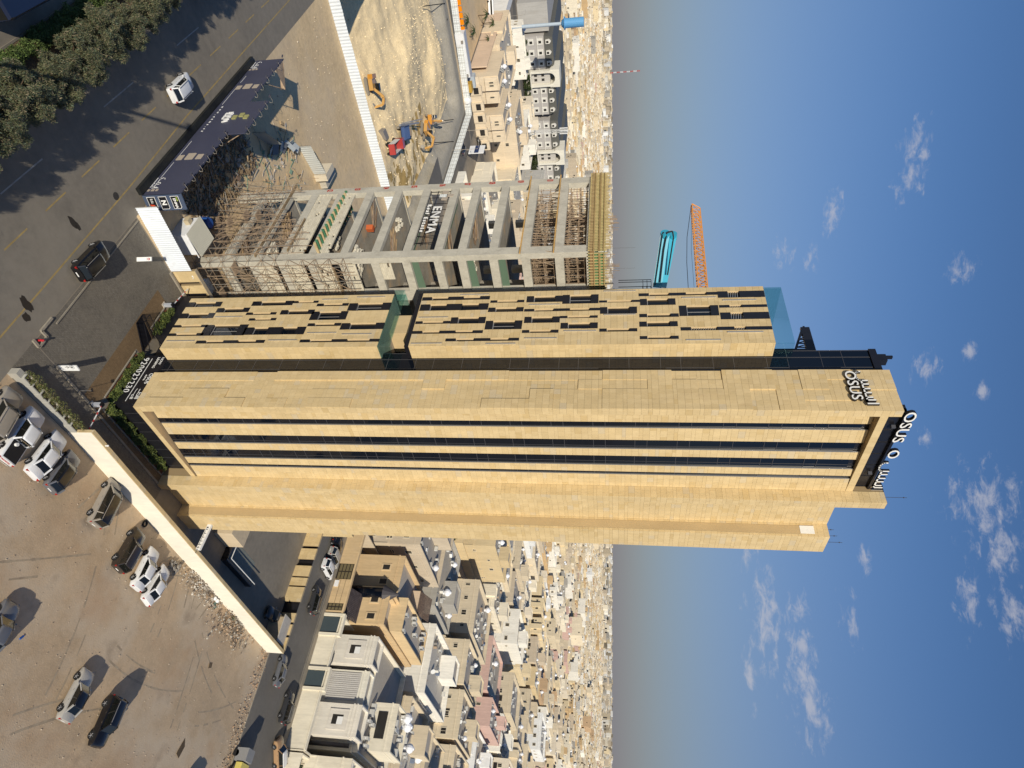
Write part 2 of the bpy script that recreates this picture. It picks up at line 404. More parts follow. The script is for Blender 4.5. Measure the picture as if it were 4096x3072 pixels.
# recessed plane of stone piers, turned slightly behind the frame
RP0 = Vector((47.40, 39.56, 0)); RP1 = Vector((59.10, 38.60, 0)); re_ = (RP1-RP0).normalized(); rn = Vector((re_.y, -re_.x, 0))
def rpt(x): return RP0 + (RP1-RP0)*((x-RP0.x)/(RP1.x-RP0.x))
gl = MB(); a = rpt(47.42)-rn*.13; b = rpt(59.05)-rn*.13
gl.quad(a-rn*.06+zz*4.26, b-rn*.06+zz*4.26, b-rn*.06+zz*74.64, a-rn*.06+zz*74.64)
gwall = gl.build('curtain_glazing', M['black'], tower)
rg_ = random.Random(19)
for xa_, xb_ in ((49.40, 50.22), (51.92, 52.88), (52.92, 53.25), (54.28, 55.18), (55.22, 55.72), (56.72, 57.18)):
    z = 4.3; k = 0
    while z < 74:
        z2 = min(74.6, z+(1.7, 1.15, 2.85, 1.15, 2.85)[k] if k < 1 else z+(1.15, 2.85)[(k+1) % 2]); k += 1
        p0_, p1_ = rpt(xa_-.03)-rn*.13, rpt(xb_+.03)-rn*.13; j = [rg_.uniform(-.012, .012) for _ in range(4)]
        pn = MB(); pn.quad(p0_+rn*j[0]+zz*z, p1_+rn*j[1]+zz*z, p1_+rn*j[2]+zz*z2, p0_+rn*(j[0]+j[2]-j[1])+zz*z2); pn.build('pane', M['glass'], gwall); z = z2
mu = MB()
z = 6.0; k = 0
while z < 74:
    mu.bar(a+rn*.02+zz*z, b+rn*.02+zz*z, .05, .05); z += (1.15, 2.85)[k % 2]; k += 1
for x in (52.9, 55.2): p = rpt(x)-rn*.12; mu.bar(p+zz*4.3, p+zz*74.6, .04)
mu.build('mullion', M['mullion'], gwall)
for x0, x1, seed in ((47.48, 49.40, 11), (50.22, 51.92, 12), (53.25, 54.28, 13), (55.72, 56.72, 14), (57.18, 59.07, 15)):
    p0, p1 = rpt(x0), rpt(x1); w = (p1-p0).length
    mb = MB(); q0, q1 = p0-rn*.125, p1-rn*.125; f0, f1 = p0-rn*.02, p1-rn*.02
    mb.hexa([f0+zz*4.5, f1+zz*4.5, q1+zz*4.5, q0+zz*4.5, f0+zz*74.64, f1+zz*74.64, q1+zz*74.64, q0+zz*74.64])
    pier = mb.build('pier', M['joint'], tower)
    put_tiles(tiles(0, re_, rn, w, 4.5, 74.63, seed=seed, wr=(.55, .95), rows=(.63, .63, .36)), p0-rn*.05, re_, rn, pier)
    e = MB(); g0, g1 = p0-re_*.06, p0-re_*.012
    e.hexa([g0+zz*4.5, g1+zz*4.5, g1-rn*.12+zz*4.5, g0-rn*.12+zz*4.5, g0+zz*74.6, g1+zz*74.6, g1-rn*.12+zz*74.6, g0-rn*.12+zz*74.6]); e.build('edge_trim', M['alu'], pier)
# projecting pier and stepped walls on the right
PX, PY = 59.07, 37.32
segs = [  # name, base point, along, out, width, z0, z1
    ('wall', (PX, PY, 0), UY, -UX, 1.28, 0, 78.2, 21),
    ('wall', (PX, PY, 0), UX, -UY, 1.01, 0, 78.2, 22),
    ('wall', (60.08, 38.0, 0), UX, -UY, 4.42, 0, 74.02, 23),
    ('wall', (64.5, 36.48, 0), UY, -UX, 1.52, 0, 74.02, 24),
    ('wall', (64.5, 36.48, 0), UX, -UY, 3.15, 0, 74.02, 25)]
mb = MB(); mb.box(PX+.05, PX+1.0, PY+.05, AY+1.5, 0, 78.15); mb.box(60.05, 64.6, 38.05, 50, 0, 73.98); mb.box(64.55, 67.6, 36.53, 50, 0, 73.98)

rw = wallpart(mb, 'stepped_wall')
for nm, P, e, n, w, z0, z1, sdd in segs:
    hol = ()
    if sdd == 24: hol = ((.28, 1.25, 1.2, 71.2),)
    put_tiles(tiles(P, e, n, w, z0, z1, holes=hol, seed=sdd, rows=(.63, .63, .36), wr=(.6, 1.1)), Vector(P)-Vector(n)*.05, e, n, rw)
mb = MB()
mb.quad((PX, PY, 78.21), (PX+1.0, PY, 78.21), (PX+1.0, AY+1.5, 78.21), (PX, AY+1.5, 78.21), 0, (.40, .33, .24))
mb.build('coping', M['stone'], rw)
mb = MB()
for i in range(8): mb.box(64.46, 64.5, 36.76+i*.12, 36.86+i*.12, 1.2, 71.2)
mb.box(64.478, 64.51, 36.76, 37.72, 1.2, 71.2)
mb.build('louvre_screen', mat('tan_louvre', (.50, .375, .205), .55, noise=[(.5, .06)]), rw)
mb = MB(); mb.box(64.42, 64.47, 36.8, 37.7, 71.2, 72.6); mb.build('white_panel', M['white'], rw)
# podium of black panels
mb = MB(); mb.box(47.35, 60, 39.63, 46.58, 0, 3.66); mb.box(48.8, 60, 46.58, 49.8, 0, 3.66); mb.box(47.35, 60, 49.8, 56.6, 0, 3.66)
pod = mb.build('podium_wall', M['black'], tower)
mb = MB()
for i in range(1, 8): mb.bar((47.35+i*1.6, 39.62, .3), (47.35+i*1.6, 39.62, 3.6), .03)
mb.bar((47.3, 39.615, 2.6), (59, 39.615, 2.6), .03)
mb.build('mullion', M['mullion'], pod)
text('920022230', 1.02, (47.33, 46.25, .6), 'x', M['white'], pod, ext=.012, sp=1.12)
mb = MB(); mb.box(47.31, 47.335, 39.95, 46.1, 1.62, 1.68); mb.box(47.31, 47.335, 39.8, 40.1, .15, .4); mb.build('rule_line', M['white'], pod)
text('NOW', .42, (47.33, 46.3, 2.75), 'x', M['white'], pod, ext=.012)
text('LEASING', .42, (47.33, 46.3, 2.25), 'x', M['white'], pod, ext=.012)
text('OSUS', .62, (47.33, 43.9, 2.5), 'x', M['white'], pod, ext=.012)
text('ALPHA', .27, (47.33, 43.7, 2.1), 'x', M['white'], pod, ext=.012)
strokes([[(0,.1),(.5,.1),(.5,.5)],[(.5,.1),(.9,.1),(.9,.35),(.6,.35)],[(1.0,.1),(1.0,.75)],[(1.15,.1),(1.15,.6)],[(1.3,.1),(1.3,.5)]], (47.335, 41.6, 2.4), 'x', .06, .02, M['white'], pod, 'arabic_lettering')
strokes([[(0,.25),(.7,.25)],[(0,.25),(-.05,.33)],[(.75,.1),(.95,.1),(.95,.3),(.75,.3),(.75,.1)],[(1.1,.1),(1.1,.4)],[(1.2,.1),(1.2,.4)],[(1.3,.1),(1.3,.4)]], (47.335, 41.6, 1.85), 'x', .045, .02, M['white'], pod, 'arabic_lettering')

# block B with the scattered slots, two storeys stacks with a terrace gap
BX, BY0, BY1 = 45.476, 45.80, 53.95
def bz(X, Y): p = onx(X, Y, BX); return p.y, p.z
SL = []     # (y_low, y_high, z0, z1, style)
rawslots = [(640,885.5,1209,1228.5),(867,997,1231,1249),(600,856.5,1253.5,1274),(600,830,1300,1310),(812,984,1298.5,1342),(590,812,1333,1344),(785,1058,1360.5,1373),
 (975,1220,1308,1338),(985,1105,1249,1259),(1123,1257,1239,1257),(996,1104,1272,1282),(1010,1172,1204,1222),(1172,1274,1203,1212),(1243,1388,1245,1279),
 (1231,1363,1292,1304),(1363,1536,1291,1317),(1200,1518,1356,1368),(1268,1394,1213,1224),(1394,1590,1211,1241),
 (1690,1959,1186,1200),(1681,1953,1215,1241),(1962,2097,1200,1210),(1953,2094,1229,1247),(1662,1800,1284,1295),(1803,1942,1268,1294),(1647,1931,1322,1334),
 (1941,2088,1282,1317),(1782,2076,1352,1364),(2107,2250,1183,1208),(2250,2394,1178,1214),(2097,2400,1233,1244),(2396,2560,1200,1209),(2560,2702,1194,1220),
 (2097,2239,1266,1291),(2240,2391,1262,1272),(2400,2548,1227,1254),(2242,2391,1290,1314),(2088,2233,1319,1331),(2397,2549,1313,1326),(2554,2869,1170,1182),
 (2870,3085,1163,1189),(2557,2715,1254,1268),(2716,2875,1221,1263),(2876,3085,1218,1229),(2881,3085,1248,1276),(2557,2711,1285,1306),(2722,3090,1306,1320),(2559,2715,1343,1356)]
BZ = {'low': (3.67, 29.2), 'high': (32.6, 66.85)}
p = bz(1507, 1387); BZ['low'] = (3.67, p[1])
p = bz(1632, 1387); BZ['high'] = (p[1], 66.85)
for X0, X1, Ya, Yb in rawslots:
    Xm = (X0+X1)/2
    y1 = bz(Xm, Ya)[0]; y0 = bz(Xm, Yb)[0]; z0 = bz(X0, (Ya+Yb)/2)[1]; z1 = bz(X1, (Ya+Yb)/2)[1]
    part_ = 'low' if X1 < 1600 else 'high'
    lo, hi = BZ[part_]
    if X0 < 700: z0 = lo
    if 1600 > X1 > 1515: z1 = hi
    if X1 > 3060: z1 = hi
    SL.append((max(y0, BY0+.3), min(y1, BY1-.3), max(z0, lo), min(z1, hi), part_, X1 > 3060))
blkB = {}
for part_ in ('low', 'high'):
    lo, hi = BZ[part_]; hs = [s for s in SL if s[4] == part_]
    mb = MB(); mb.box(BX+.62, 66, BY0+.62, BY1-.05, lo, hi)         # core behind the skin
    mb.box(BX+.05, BX+.6, BY1-.4, BY1-.03, lo, hi)
    b_ = wallpart(mb, 'wall'); blkB[part_] = b_
    holes = [(s[0]-BY0, s[1]-BY0, s[2], s[3]) for s in hs]
    put_tiles(tiles(0, UY, -UX, BY1-BY0, lo, hi, holes=holes, seed=31 if part_ == 'low' else 32, wr=(.7, 1.3), rows=(.63, .63, .36, .63)), (BX+.05, BY0, 0), UY, -UX, b_)
    put_tiles(tiles(0, UX, -UY, 1.75, lo, hi, seed=33, wr=(.5, .8), rows=(.63, .63, .36)), (BX, BY0+.05, 0), UX, -UY, b_)
    # skin backing with real openings
    mb = MB()
    for q in sub_rects((0.02, BY1-BY0, lo, hi), holes): mb.box(BX+.051, BX+.6, BY0+q[0], BY0+q[1], q[2], q[3])
    mb.box(BX+.056, BX+1.78, BY0+.056, BY0+.59, lo+.002, hi-.002)
    mb.build('skin_backing', mat('stone_reveal', (.58, .44, .26), .7, noise=[(2, .08)]), b_)
    for s in hs:
        y0, y1, z0, z1, _, top = s; e = min(1.05, (z1-z0)*.2)
        if top: e = 1.0
        mb = MB(); nseg = 2 if (z1-z0) > 7.0 else 1
        gz = []
        segs_ = [(z0, z1)] if nseg == 1 else [(z0, (z0+z1)/2), ((z0+z1)/2, z1)]
        spz = [(z0, z0+e), (z1-(e if not top else 2.4), z1)]
        if nseg == 2: spz.append(((z0+z1)/2-e*.8, (z0+z1)/2+e*.8))
        for za_, zb_ in spz: w = MB(); w.box(BX-.0, BX+.3, y0+.01, y1-.01, za_, zb_); w.build('spandrel_panel', M['black'], tower)
        g_ = MB(); g_.quad((BX+.24, y1, z0), (BX+.24, y0, z0), (BX+.24, y0, z1), (BX+.24, y1, z1))
        wi = g_.build('window', M['glass'], tower)
        f = MB(); f.box(BX+.2, BX+.24, y0, y1, z0+e, z0+e+.08); f.box(BX+.2, BX+.239, y0, y0+.04, z0+e, z1-e)
        if y1-y0 > 1.2: f.box(BX+.21, BX+.24, (y0+y1)/2-.03, (y0+y1)/2+.03, z0+e, z1-e)
        f.build('frame', M['alu'], wi)
        if top:
            f = MB(); zq = z0+e
            while zq < z1-2.4: f.bar((BX+.16, y0, zq), (BX+.16, y1, zq+.12), .05); zq += .22
            f.build('lattice', M['alu'], wi)
mb = MB(); lo, hi = BZ['low']
mb.box(BX+.1, 66, BY0+.1, BY1-.1, lo-.003, lo+.05)
mb.build('soffit', M['black'], tower)
# terrace between the two stacks
zl, zh = BZ['low'][1], BZ['high'][0]
mb = MB(); mb.box(BX, 66, BY0, BY1, zh-.45, zh-.01); mb.build('terrace_soffit', M['black'], tower)
mb = MB(); mb.box(BX+.1, 66, BY0+.1, BY1-.1, zl+.01, zl+.06, 0, (.35, .31, .25)); tf = mb.build('terrace_floor', M['paint'], tower)
mb = MB()
for i in range(7): mb.box(BX+.02, BX+.04, BY0+.05+i*1.15, BY0+1.18+i*1.15, zl, zl+1.35)
mb.box(BX+.05, BX+1.75, BY0+.02, BY0+.04, zl, zl+1.35); mb.box(BX+.05, BX+6, BY1-.04, BY1-.02, zl, zl+1.35)
mb.build('glass_balustrade', M['clear'], tower)
mb = MB(); mb.box(BX+1.6, BX+4.4, 49.4, 52.2, zl+.07, zh-.46, 0, (.58, .44, .25)); mb.build('terrace_core', M['stone'], tower)
mb = MB(); mb.box(BX+3, BX+3.5, 47.2, 47.5, zl+.07, zh-.46, 0, (.55, .42, .25)); mb.build('terrace_column', M['stone'], tower)
mb = MB(); mb.box(BX+8, BX+8.2, BY0, BY1, zl+.07, zh-.46); mb.build('terrace_glazing', M['glass'], tower)
# roof terrace glass
zt_ = BZ['high'][1]
mb = MB()
for i in range(7): mb.box(BX+.10, BX+.12, BY0+.05+i*1.15, BY0+1.18+i*1.15, zt_, zt_+1.75)
mb.box(BX+.12, BX+2.7, BY0+.10, BY0+.12, zt_, zt_+1.75); mb.box(BX+.1, BX+9, BY1-.30, BY1-.28, zt_, zt_+1.75)
mb.build('glass_balustrade', M['clear'], tower)
mb = MB(); mb.box(BX+.02, 66, BY0+.02, BY1-.02, zt_+.004, zt_+.02, 0, (.4, .35, .27)); mb.build('roof', M['paint'], tower)
mb = MB(); mb.box(BX+5, BX+9, 46.2, 48.2, zt_, zt_+2.6, 0, (.5, .4, .24)); mb.build('roof_room', M['stone'], tower)
# thin metal fins in the stone
fins = [(1290,1390,1199),(1428,1540,1190),(1228,1345,1332.5),(1367,1486,1337.5),(1074,1188,1362),(1675,1792,1271),(1644,1767,1375),(1943,2062,1376),(1842,1956,1180),
 (2116,2239,1220),(2255,2385,1325),(2097,2227,1354),(2415,2543,1166),(2415,2543,1260),(2727,2863,1192),(2890,3026,1202),(2909,3054,1329.5),(2744,2885,1361),(861,969,1269),(667,778,1365)]
mb = MB()
for X0, X1, Yc in fins:
    y, z0 = bz(X0, Yc); z1 = bz(X1, Yc)[1]; mb.box(BX-.09, BX+.02, y-.05, y+.05, z0, z1)
mb.build('metal_fin', M['alu'], tower)

# dark glass core between the two stone volumes
CX = 47.25
mb = MB(); mb.box(CX, 60, 43.3, 46.5, 3.6, 75.45)
cg = mb.build('glass_core', M['glass'], tower)
mb = MB(); z = 4.4; k = 0
while z < 75: mb.box(CX-.03, CX, 43.3, 46.5, z, z+.05); z += (3.0, 1.9)[k % 2]; k += 1
for y in (44.3, 45.6, 46.47): mb.box(CX-.035, CX, y, y+.05, 3.7, 75.4)
mb.build('mullion', M['mullion'], cg)
mb = MB(); mb.box(CX-.15, 60, 43.3, 46.55, 75.46, 76.1); mb.box(CX+.2, CX+.9, 45.4, 46.2, 76.1, 77.0); mb.box(CX+.3, CX+.6, 45.9, 46.1, 77, 77.6)
mb.build('roof_cap', M['black'], tower)
# dark lattice wedge on the roof behind
wq = [onx(3180, 1405, 52.0), onx(3245, 1405, 52.0), onx(3218, 1312, 52.0), onx(3210, 1312, 52.0)]
mb = MB(); mb.bar(wq[0], wq[3], .25); mb.bar(wq[1], wq[2], .3, .9); mb.bar(wq[2], wq[3], .3)
for i in range(7):
    t = i/6; mb.bar(wq[0].lerp(wq[3], t), wq[1].lerp(wq[2], t), .1); mb.bar(wq[0].lerp(wq[3], t), wq[1].lerp(wq[2], min(1, t+.15)), .08)
mb.bar(wq[0], wq[0]-zz*14, .4); mb.bar(wq[1], wq[1]-zz*15, .4)
mb.bar(wq[0]-zz*14, (52.0, 47, wq[0].z-14), .4)
mb.build('roof_truss', M['black'], tower)
# rooftop black screen and letters along the right-hand crown
mb = MB(); mb.box(47.4, 60.6, AY+.62, AY+1.0, 75.34, 77.0); mb.box(47.4, 60.9, AY+.3, AY+1.4, 76.75, 76.98)
mb.build('sign_rack', M['black'], tower)
mb = MB()
for i in range(7): mb.bar((48.2+i*1.8, AY+.58, 75.4), (48.2+i*1.8, AY+.58, 76.7), .05)
mb.build('screen_rib', M['black'], tower)
for x in (49.2, 56.4, 59.4): mb = MB(); mb.rbox((x, AY+.35, 76.1), .3, .3, .35, .4); mb.build('floodlight', M['mullion'], tower)
def sign3d(s, size, at_, face, xs=1.0, sp=1.0, depth=.16):
    a = Vector(at_); B0 = BAS[face].copy(); n = B0 @ Vector((0,0,1)); B = B0 @ Matrix.Diagonal((xs, 1, 1))
    text(s, size, a, face, M['black'], tower, 'letter_side', ext=depth, sp=sp, bold=.02, B=B)
    text(s, size, a + n*(depth+.012), face, M['white'], tower, 'letter_face', ext=.012, sp=sp, bold=.005, B=B)
def arab(at_, face, kx, ky, w, depth=.16):
    ln = []
    def arc(cx, cy, r, a0, a1, n=8): return [(cx+r*math.cos(a0+(a1-a0)*i/n), cy+r*math.sin(a0+(a1-a0)*i/n)) for i in range(n+1)]
    ln.append([(x*kx, y*ky) for x, y in arc(.55, .35, .55, math.radians(165), math.radians(360))] + [(1.1*kx, 1.1*ky)])
    for x0 in (1.1, 2.1):
        ln.append([(x0*kx, .32*ky), ((x0+1.0)*kx, .32*ky)])
        for j in (.42, .95): ln.append([((x0+j)*kx, .32*ky), ((x0+j)*kx, 1.1*ky)])
    ln.append([(3.05*kx, .32*ky), (3.35*kx, .32*ky), (3.35*kx, 1.35*ky)]); ln.append([(3.75*kx, .3*ky), (3.75*kx, 1.6*ky)])
    n = BAS[face] @ Vector((0,0,1)); a = Vector(at_)
    strokes(ln, a, face, w*1.35, depth, M['black'], tower, 'letter_side')
    strokes(ln, a+n*(depth+.005), face, w, .02, M['white'], tower, 'letter_face')
sign3d('OSUS', 1.3, (AX-.25, 42.95, 72.35), 'x', 1.06, 1.03, .13)
arab((AX-.13, 42.9, 73.35), 'x', 1.0, .62, .13, .2)
sign3d('OSUS', 1.35, (46.95, AY+.35, 76.72), 'y', 1.32, 1.0, .14)
sign3d('O', 1.35, (52.4, AY+.35, 76.95), 'y', 1.25, 1.0, .14)
arab((54.5, AY+.45, 76.95), 'y', 1.25, .75, .14, .2)
mb = MB()
for x, y, z, h in ((50.5, 41.5, 75.9, 3.2), (60.0, 38.6, 78.2, 3.0), (66, 37.5, 74, 1.6), (65.6, 38, 74, 1.2), (66.8, 37.2, 74, 2.4)):
    mb.bar((x, y, z-.5), (x, y, z+h*.8), .03); mb.ball((x, y, z+h*.8-.3), .07, nu=6, nv=4)
mb.build('antenna', M['mullion'], tower)
# ---------------------------------------------------------------- ground, roads, paving
def flat(name, rects, z, m, kind='structure', col=WHITE):
    mb = MB()
    for r in rects: mb.quad((r[0], r[2], z), (r[1], r[2], z), (r[1], r[3], z), (r[0], r[3], z), 0, col)
    o = mb.build(name, m); o['kind'] = kind; return o
dirt = mat('sandy_dirt', (.50, .375, .245), .97, noise=[(.08, .10), (.5, .10), (3.2, .08), (14, .10)],
   tint=[(.11, (.56, .46, .34), .46, .60, .75), (.07, (.44, .28, .16), .52, .66, .6), (.22, (.27, .20, .14), .58, .72, .55), (.9, (.30, .24, .18), .62, .74, .45), (6, (.60, .53, .42), .66, .71, .5)], bump=(7, .4, .05))
sitedirt = mat('packed_site_dirt', (.74, .55, .315), .97, noise=[(.15, .1), (1.1, .12), (9, .10)],
   tint=[(.07, (.70, .56, .38), .45, .65, .7), (.2, (.54, .41, .27), .52, .72, .6), (1.3, (.44, .34, .23), .55, .7, .4)], bump=(2.5, .4, .08))
cityg = mat('city_ground', (.36, .30, .22), .95, noise=[(.03, .12), (.3, .1)], tint=[(.02, (.20, .18, .155), .45, .6, .7)])
asph = mat('asphalt', (.235, .208, .168), .9, noise=[(.12, .10), (1.2, .10), (22, .12)], tint=[(.10, (.29, .255, .20), .5, .68, .6), (.25, (.15, .135, .112), .55, .72, .5), (.9, (.07, .065, .06), .66, .76, .4)], bump=(30, .25, .01))
asph2 = mat('side_street_asphalt', (.165, .152, .132), .9, noise=[(.2, .12), (2, .08)], tint=[(.15, (.16, .14, .115), .5, .7, .6)])
PIT = (40, 105.5, 130.6, 223.6)
big = []
for r in sub_rects((-400, 16000, -4000, 16000), [PIT]): big.append(r)
flat('ground', big, 0, cityg)
flat('parking_lot_dirt', [(-60, 97.6, -60, 33.95)], .004, dirt)
flat('site_dirt', [(35.1, 97, 57.5, 130.6), (20, 70, 130.6, 131)], .004, sitedirt)
flat('verge_dirt', [(40, 105.5, 223.6, 380), (20, 40, 131, 300)], .004, sitedirt)
# main road in long strips
flat('main_road', [(22.9, 36.6, -40, 220)], .008, asph)
flat('far_carriageway', [(2, 17.5, -40, 220)], .008, asph)
flat('side_street', [(97.4, 110.6, -60, 178), (105.8, 118, 178, 224), (60, 118, 226, 238.5), (98, 118, 238.5, 300), (95, 112, 300, 420)], .008, asph2)
flat('cross_street', [(182.5, 189.5, -40, 384), (262, 269, -40, 600), (340, 348, 0, 600), (112, 600, 371, 384), (112, 700, 236, 243)], .008, asph2)
yel = mat('worn_yellow_paint', (.42, .30, .11), .8, noise=[(1, .2)], tint=[(1.6, (.22, .18, .12), .5, .66, .6)])
wht = mat('worn_white_paint', (.42, .41, .38), .8, tint=[(1.6, (.2, .18, .15), .5, .66, .6)])
r_ = random.Random(2)
mb = MB()
mb.quad((33.45, 20, .012), (33.60, 20, .012), (33.60, 180, .012), (33.45, 180, .012)) if False else None
pts = [(34.1, 20), (34.02, 40), (33.93, 50), (33.85, 59), (33.35, 74), (33.28, 94), (33.2, 180)]
for (xa, ya), (xb, yb) in zip(pts, pts[1:]): mb.quad((xa-.08, ya, .012), (xa+.08, ya, .012), (xb+.08, yb, .012), (xb-.08, yb, .012))
y = 29.45
while y < 130:
    xa = 29.3 + (y-42)*.026; mb.quad((xa-.07, y, .012), (xa+.07, y, .012), (xa+.16, y+3.3, .012), (xa+.02, y+3.3, .012)); y += 6.12
o = mb.build('yellow_lane_marking', yel); o['kind'] = 'structure'
mb = MB()
for y in (28.4, 45.0, 61.9, 78.6, 95.4):
    xa = 25.87 + (y-45)*.028; mb.quad((xa-.06, y, .012), (xa+.06, y, .012), (xa+.23, y+6.1, .012), (xa+.11, y+6.1, .012))
for y in (44, 61): mb.quad((14.2, y, .012), (14.32, y, .012), (14.32, y+6, .012), (14.2, y+6, .012))
o = mb.build('white_lane_marking', wht); o['kind'] = 'structure'
# median with its kerbs
kerbm = mat('kerb_concrete', (.20, .18, .15), .9, noise=[(.8, .15), (6, .1)])
mb = MB(); mb.box(17.7, 22.7, -40, 220, 0, .11); o = mb.build('median', mat('median_soil', (.20, .145, .09), .97, noise=[(1, .2), (8, .2)], bump=(4, .6))); o['kind'] = 'structure'
mb = MB()
y = -40
while y < 160:
    for x in (17.5, 22.7): mb.box(x, x+.2, y+.02, y+1.98, 0, .14)
    y += 2
o = mb.build('median_kerb', kerbm); o['kind'] = 'structure'
# paved forecourt, walkway, kerbs
def brickmat(name, c1, c2, cm, sx_, sy_, tint=None, rough=.85):
    m = mat(name, c1, rough, noise=[(.25, .12), (2.5, .10)], tint=tint); nt = m.node_tree; N = nt.nodes; K = nt.links.new
    ge = N.new('ShaderNodeNewGeometry'); bt = N.new('ShaderNodeTexBrick'); bt.inputs['Scale'].default_value = 1
    bt.inputs['Brick Width'].default_value = sx_; bt.inputs['Row Height'].default_value = sy_; bt.inputs['Mortar Size'].default_value = .012
    bt.inputs['Color1'].default_value = (*c1, 1); bt.inputs['Color2'].default_value = (*c2, 1); bt.inputs['Mortar'].default_value = (*cm, 1)
    K(ge.outputs['Position'], bt.inputs['Vector'])
    rgb = [n for n in N if n.type == 'RGB'][0]
    for l in list(rgb.outputs[0].links): K(bt.outputs['Color'], l.to_socket)
    return m
pav = brickmat('block_paving', (.225, .20, .16), (.17, .152, .125), (.09, .08, .065), .24, .12, tint=[(.35, (.21, .185, .145), .5, .68, .6), (.3, (.10, .088, .075), .55, .75, .5)])
walk = brickmat('ochre_block_walk', (.25, .165, .085), (.20, .13, .068), (.10, .07, .04), .2, .1)
flat('forecourt_paving', [(36.7, 44.2, 37.95, 57.3), (44.2, 50, 54.1, 57.3)], .012, pav)
mb = MB(); qt = random.Random(5)
for k in range(16):
    x, y = qt.uniform(36, 92), qt.uniform(8, 30); a = qt.uniform(-.6, 2.2); cv = qt.uniform(-.05, .05)
    for off_ in (0, 1.55):
        px, py, aa = x-math.sin(a)*off_, y+math.cos(a)*off_, a
        for s_ in range(int(qt.uniform(6, 16))):
            nx2, ny2 = px+math.cos(aa)*1.0, py+math.sin(aa)*1.0
            if ny2 > 33.2 or nx2 > 96: break
            w_ = qt.uniform(.07, .13); sxx, syy = -math.sin(aa)*w_, math.cos(aa)*w_
            if qt.random() < .85: mb.quad((px-sxx, py-syy, .0065+k*1e-4), (nx2-sxx, ny2-syy, .0065+k*1e-4), (nx2+sxx, ny2+syy, .0065+k*1e-4), (px+sxx, py+syy, .0065+k*1e-4))
            px, py, aa = nx2, ny2, aa+cv
o = mb.build('tyre_tracks', mat('pressed_dirt', (.33, .26, .185), .95, noise=[(2, .12), (14, .1)], tint=[(1.2, (.42, .34, .24), .42, .58, .9)])); o['kind'] = 'stuff'
flat('side_lane', [(36.6, 60, 34.35, 37.85)], .012, pav)
flat('yard_asphalt', [(60, 96.2, 34.0, 56)], .012, asph)
flat('walkway', [(44.2, 46.25, 38.1, 54.1), (46.25, 60, 37.5, 38.45), (46.25, 47.35, 46.6, 49.8)], .016, walk)
flat('planting_soil', [(46.45, 47.3, 39.7, 46.2), (46.45, 47.3, 50.0, 53.5), (47.3, 58.9, 38.6, 39.55)], .020, mat('red_soil', (.17, .07, .035), .97, noise=[(5, .3)]))
lightk = mat('light_kerb', (.30, .265, .21), .9, noise=[(1, .15)])
mb = MB()
def kerb(x0, y0, x1, y1, w=.16, h=.12, seg=1.0, m=0):
    a = Vector((x0, y0, 0)); b = Vector((x1, y1, 0)); n = max(1, int((b-a).length/seg)); d = (b-a)/n; t = d.normalized(); s_ = Vector((-t.y, t.x, 0))*w/2
    for i in range(n):
        p = a+d*i+t*.012; q = a+d*(i+1)-t*.012
        mb.hexa([p-s_, p+s_, q+s_, q-s_, p-s_+zz*h, p+s_+zz*h, q+s_+zz*h, q-s_+zz*h])
kerb(39.8, 37.9, 60, 37.45, .22); kerb(36.4, 37.9, 37.3, 37.85, .25, .2); kerb(37.3, 37.85, 37.25, 39.2, .2, .2); kerb(36.45, 40.9, 36.45, 39.1, .22, .2); kerb(36.45, 39.15, 37.3, 39.2, .2, .2)
kerb(37.2, 40.9, 37.0, 57.3, .14, .10); kerb(46.35, 39.6, 46.35, 46.3, .12); kerb(46.35, 49.9, 46.35, 53.6, .12); kerb(47.3, 38.52, 58.9, 38.52, .12); kerb(44.2, 57.2, 49.4, 57.15, .3, .25)
kerb(97.3, -50, 97.3, 33, .2)
o = mb.build('kerbs', lightk); o['kind'] = 'structure'
mb = MB(); kerb(110.7, -50, 110.7, 178, .3, .14, 1.2); kerb(105.5, 178, 105.5, 224, .25, .14, 1.2); kerb(118.2, 178, 118.2, 226, .3, .14, 1.2); o = mb.build('street_kerb', kerbm); o['kind'] = 'structure'
flat('pavement', [(110.85, 112.2, -50, 178)], .13, mat('street_pavement', (.30, .26, .20), .9, noise=[(.5, .15)]))
mb = MB(); mb.cyl((33.4, 56.5, .009), (33.4, 56.5, .02), .42, n=20); tag(mb.build('manhole_cover', mat('cast_iron', (.05, .045, .04), .7, noise=[(9, .3)])), 'round iron manhole cover set in the near lane of the main road', 'manhole cover')
mb = MB(); dk = mat('oil_stain', (.035, .028, .022), .6)
for x, y, a, b in ((32.0, 49.7, .8, .3), (32.6, 49.9, .5, .25), (33.9, 39.9, .9, .4), (34.6, 39.0, .5, .4)):
    n = 14; q = random.Random(int(x*10)); mb.poly([(x+a*math.cos(2*math.pi*i/n)*q.uniform(.7, 1.2), y+b*math.sin(2*math.pi*i/n)*q.uniform(.7, 1.2), .0125+x*1e-5) for i in range(n)])
o = mb.build('road_stain', dk); o['kind'] = 'stuff'

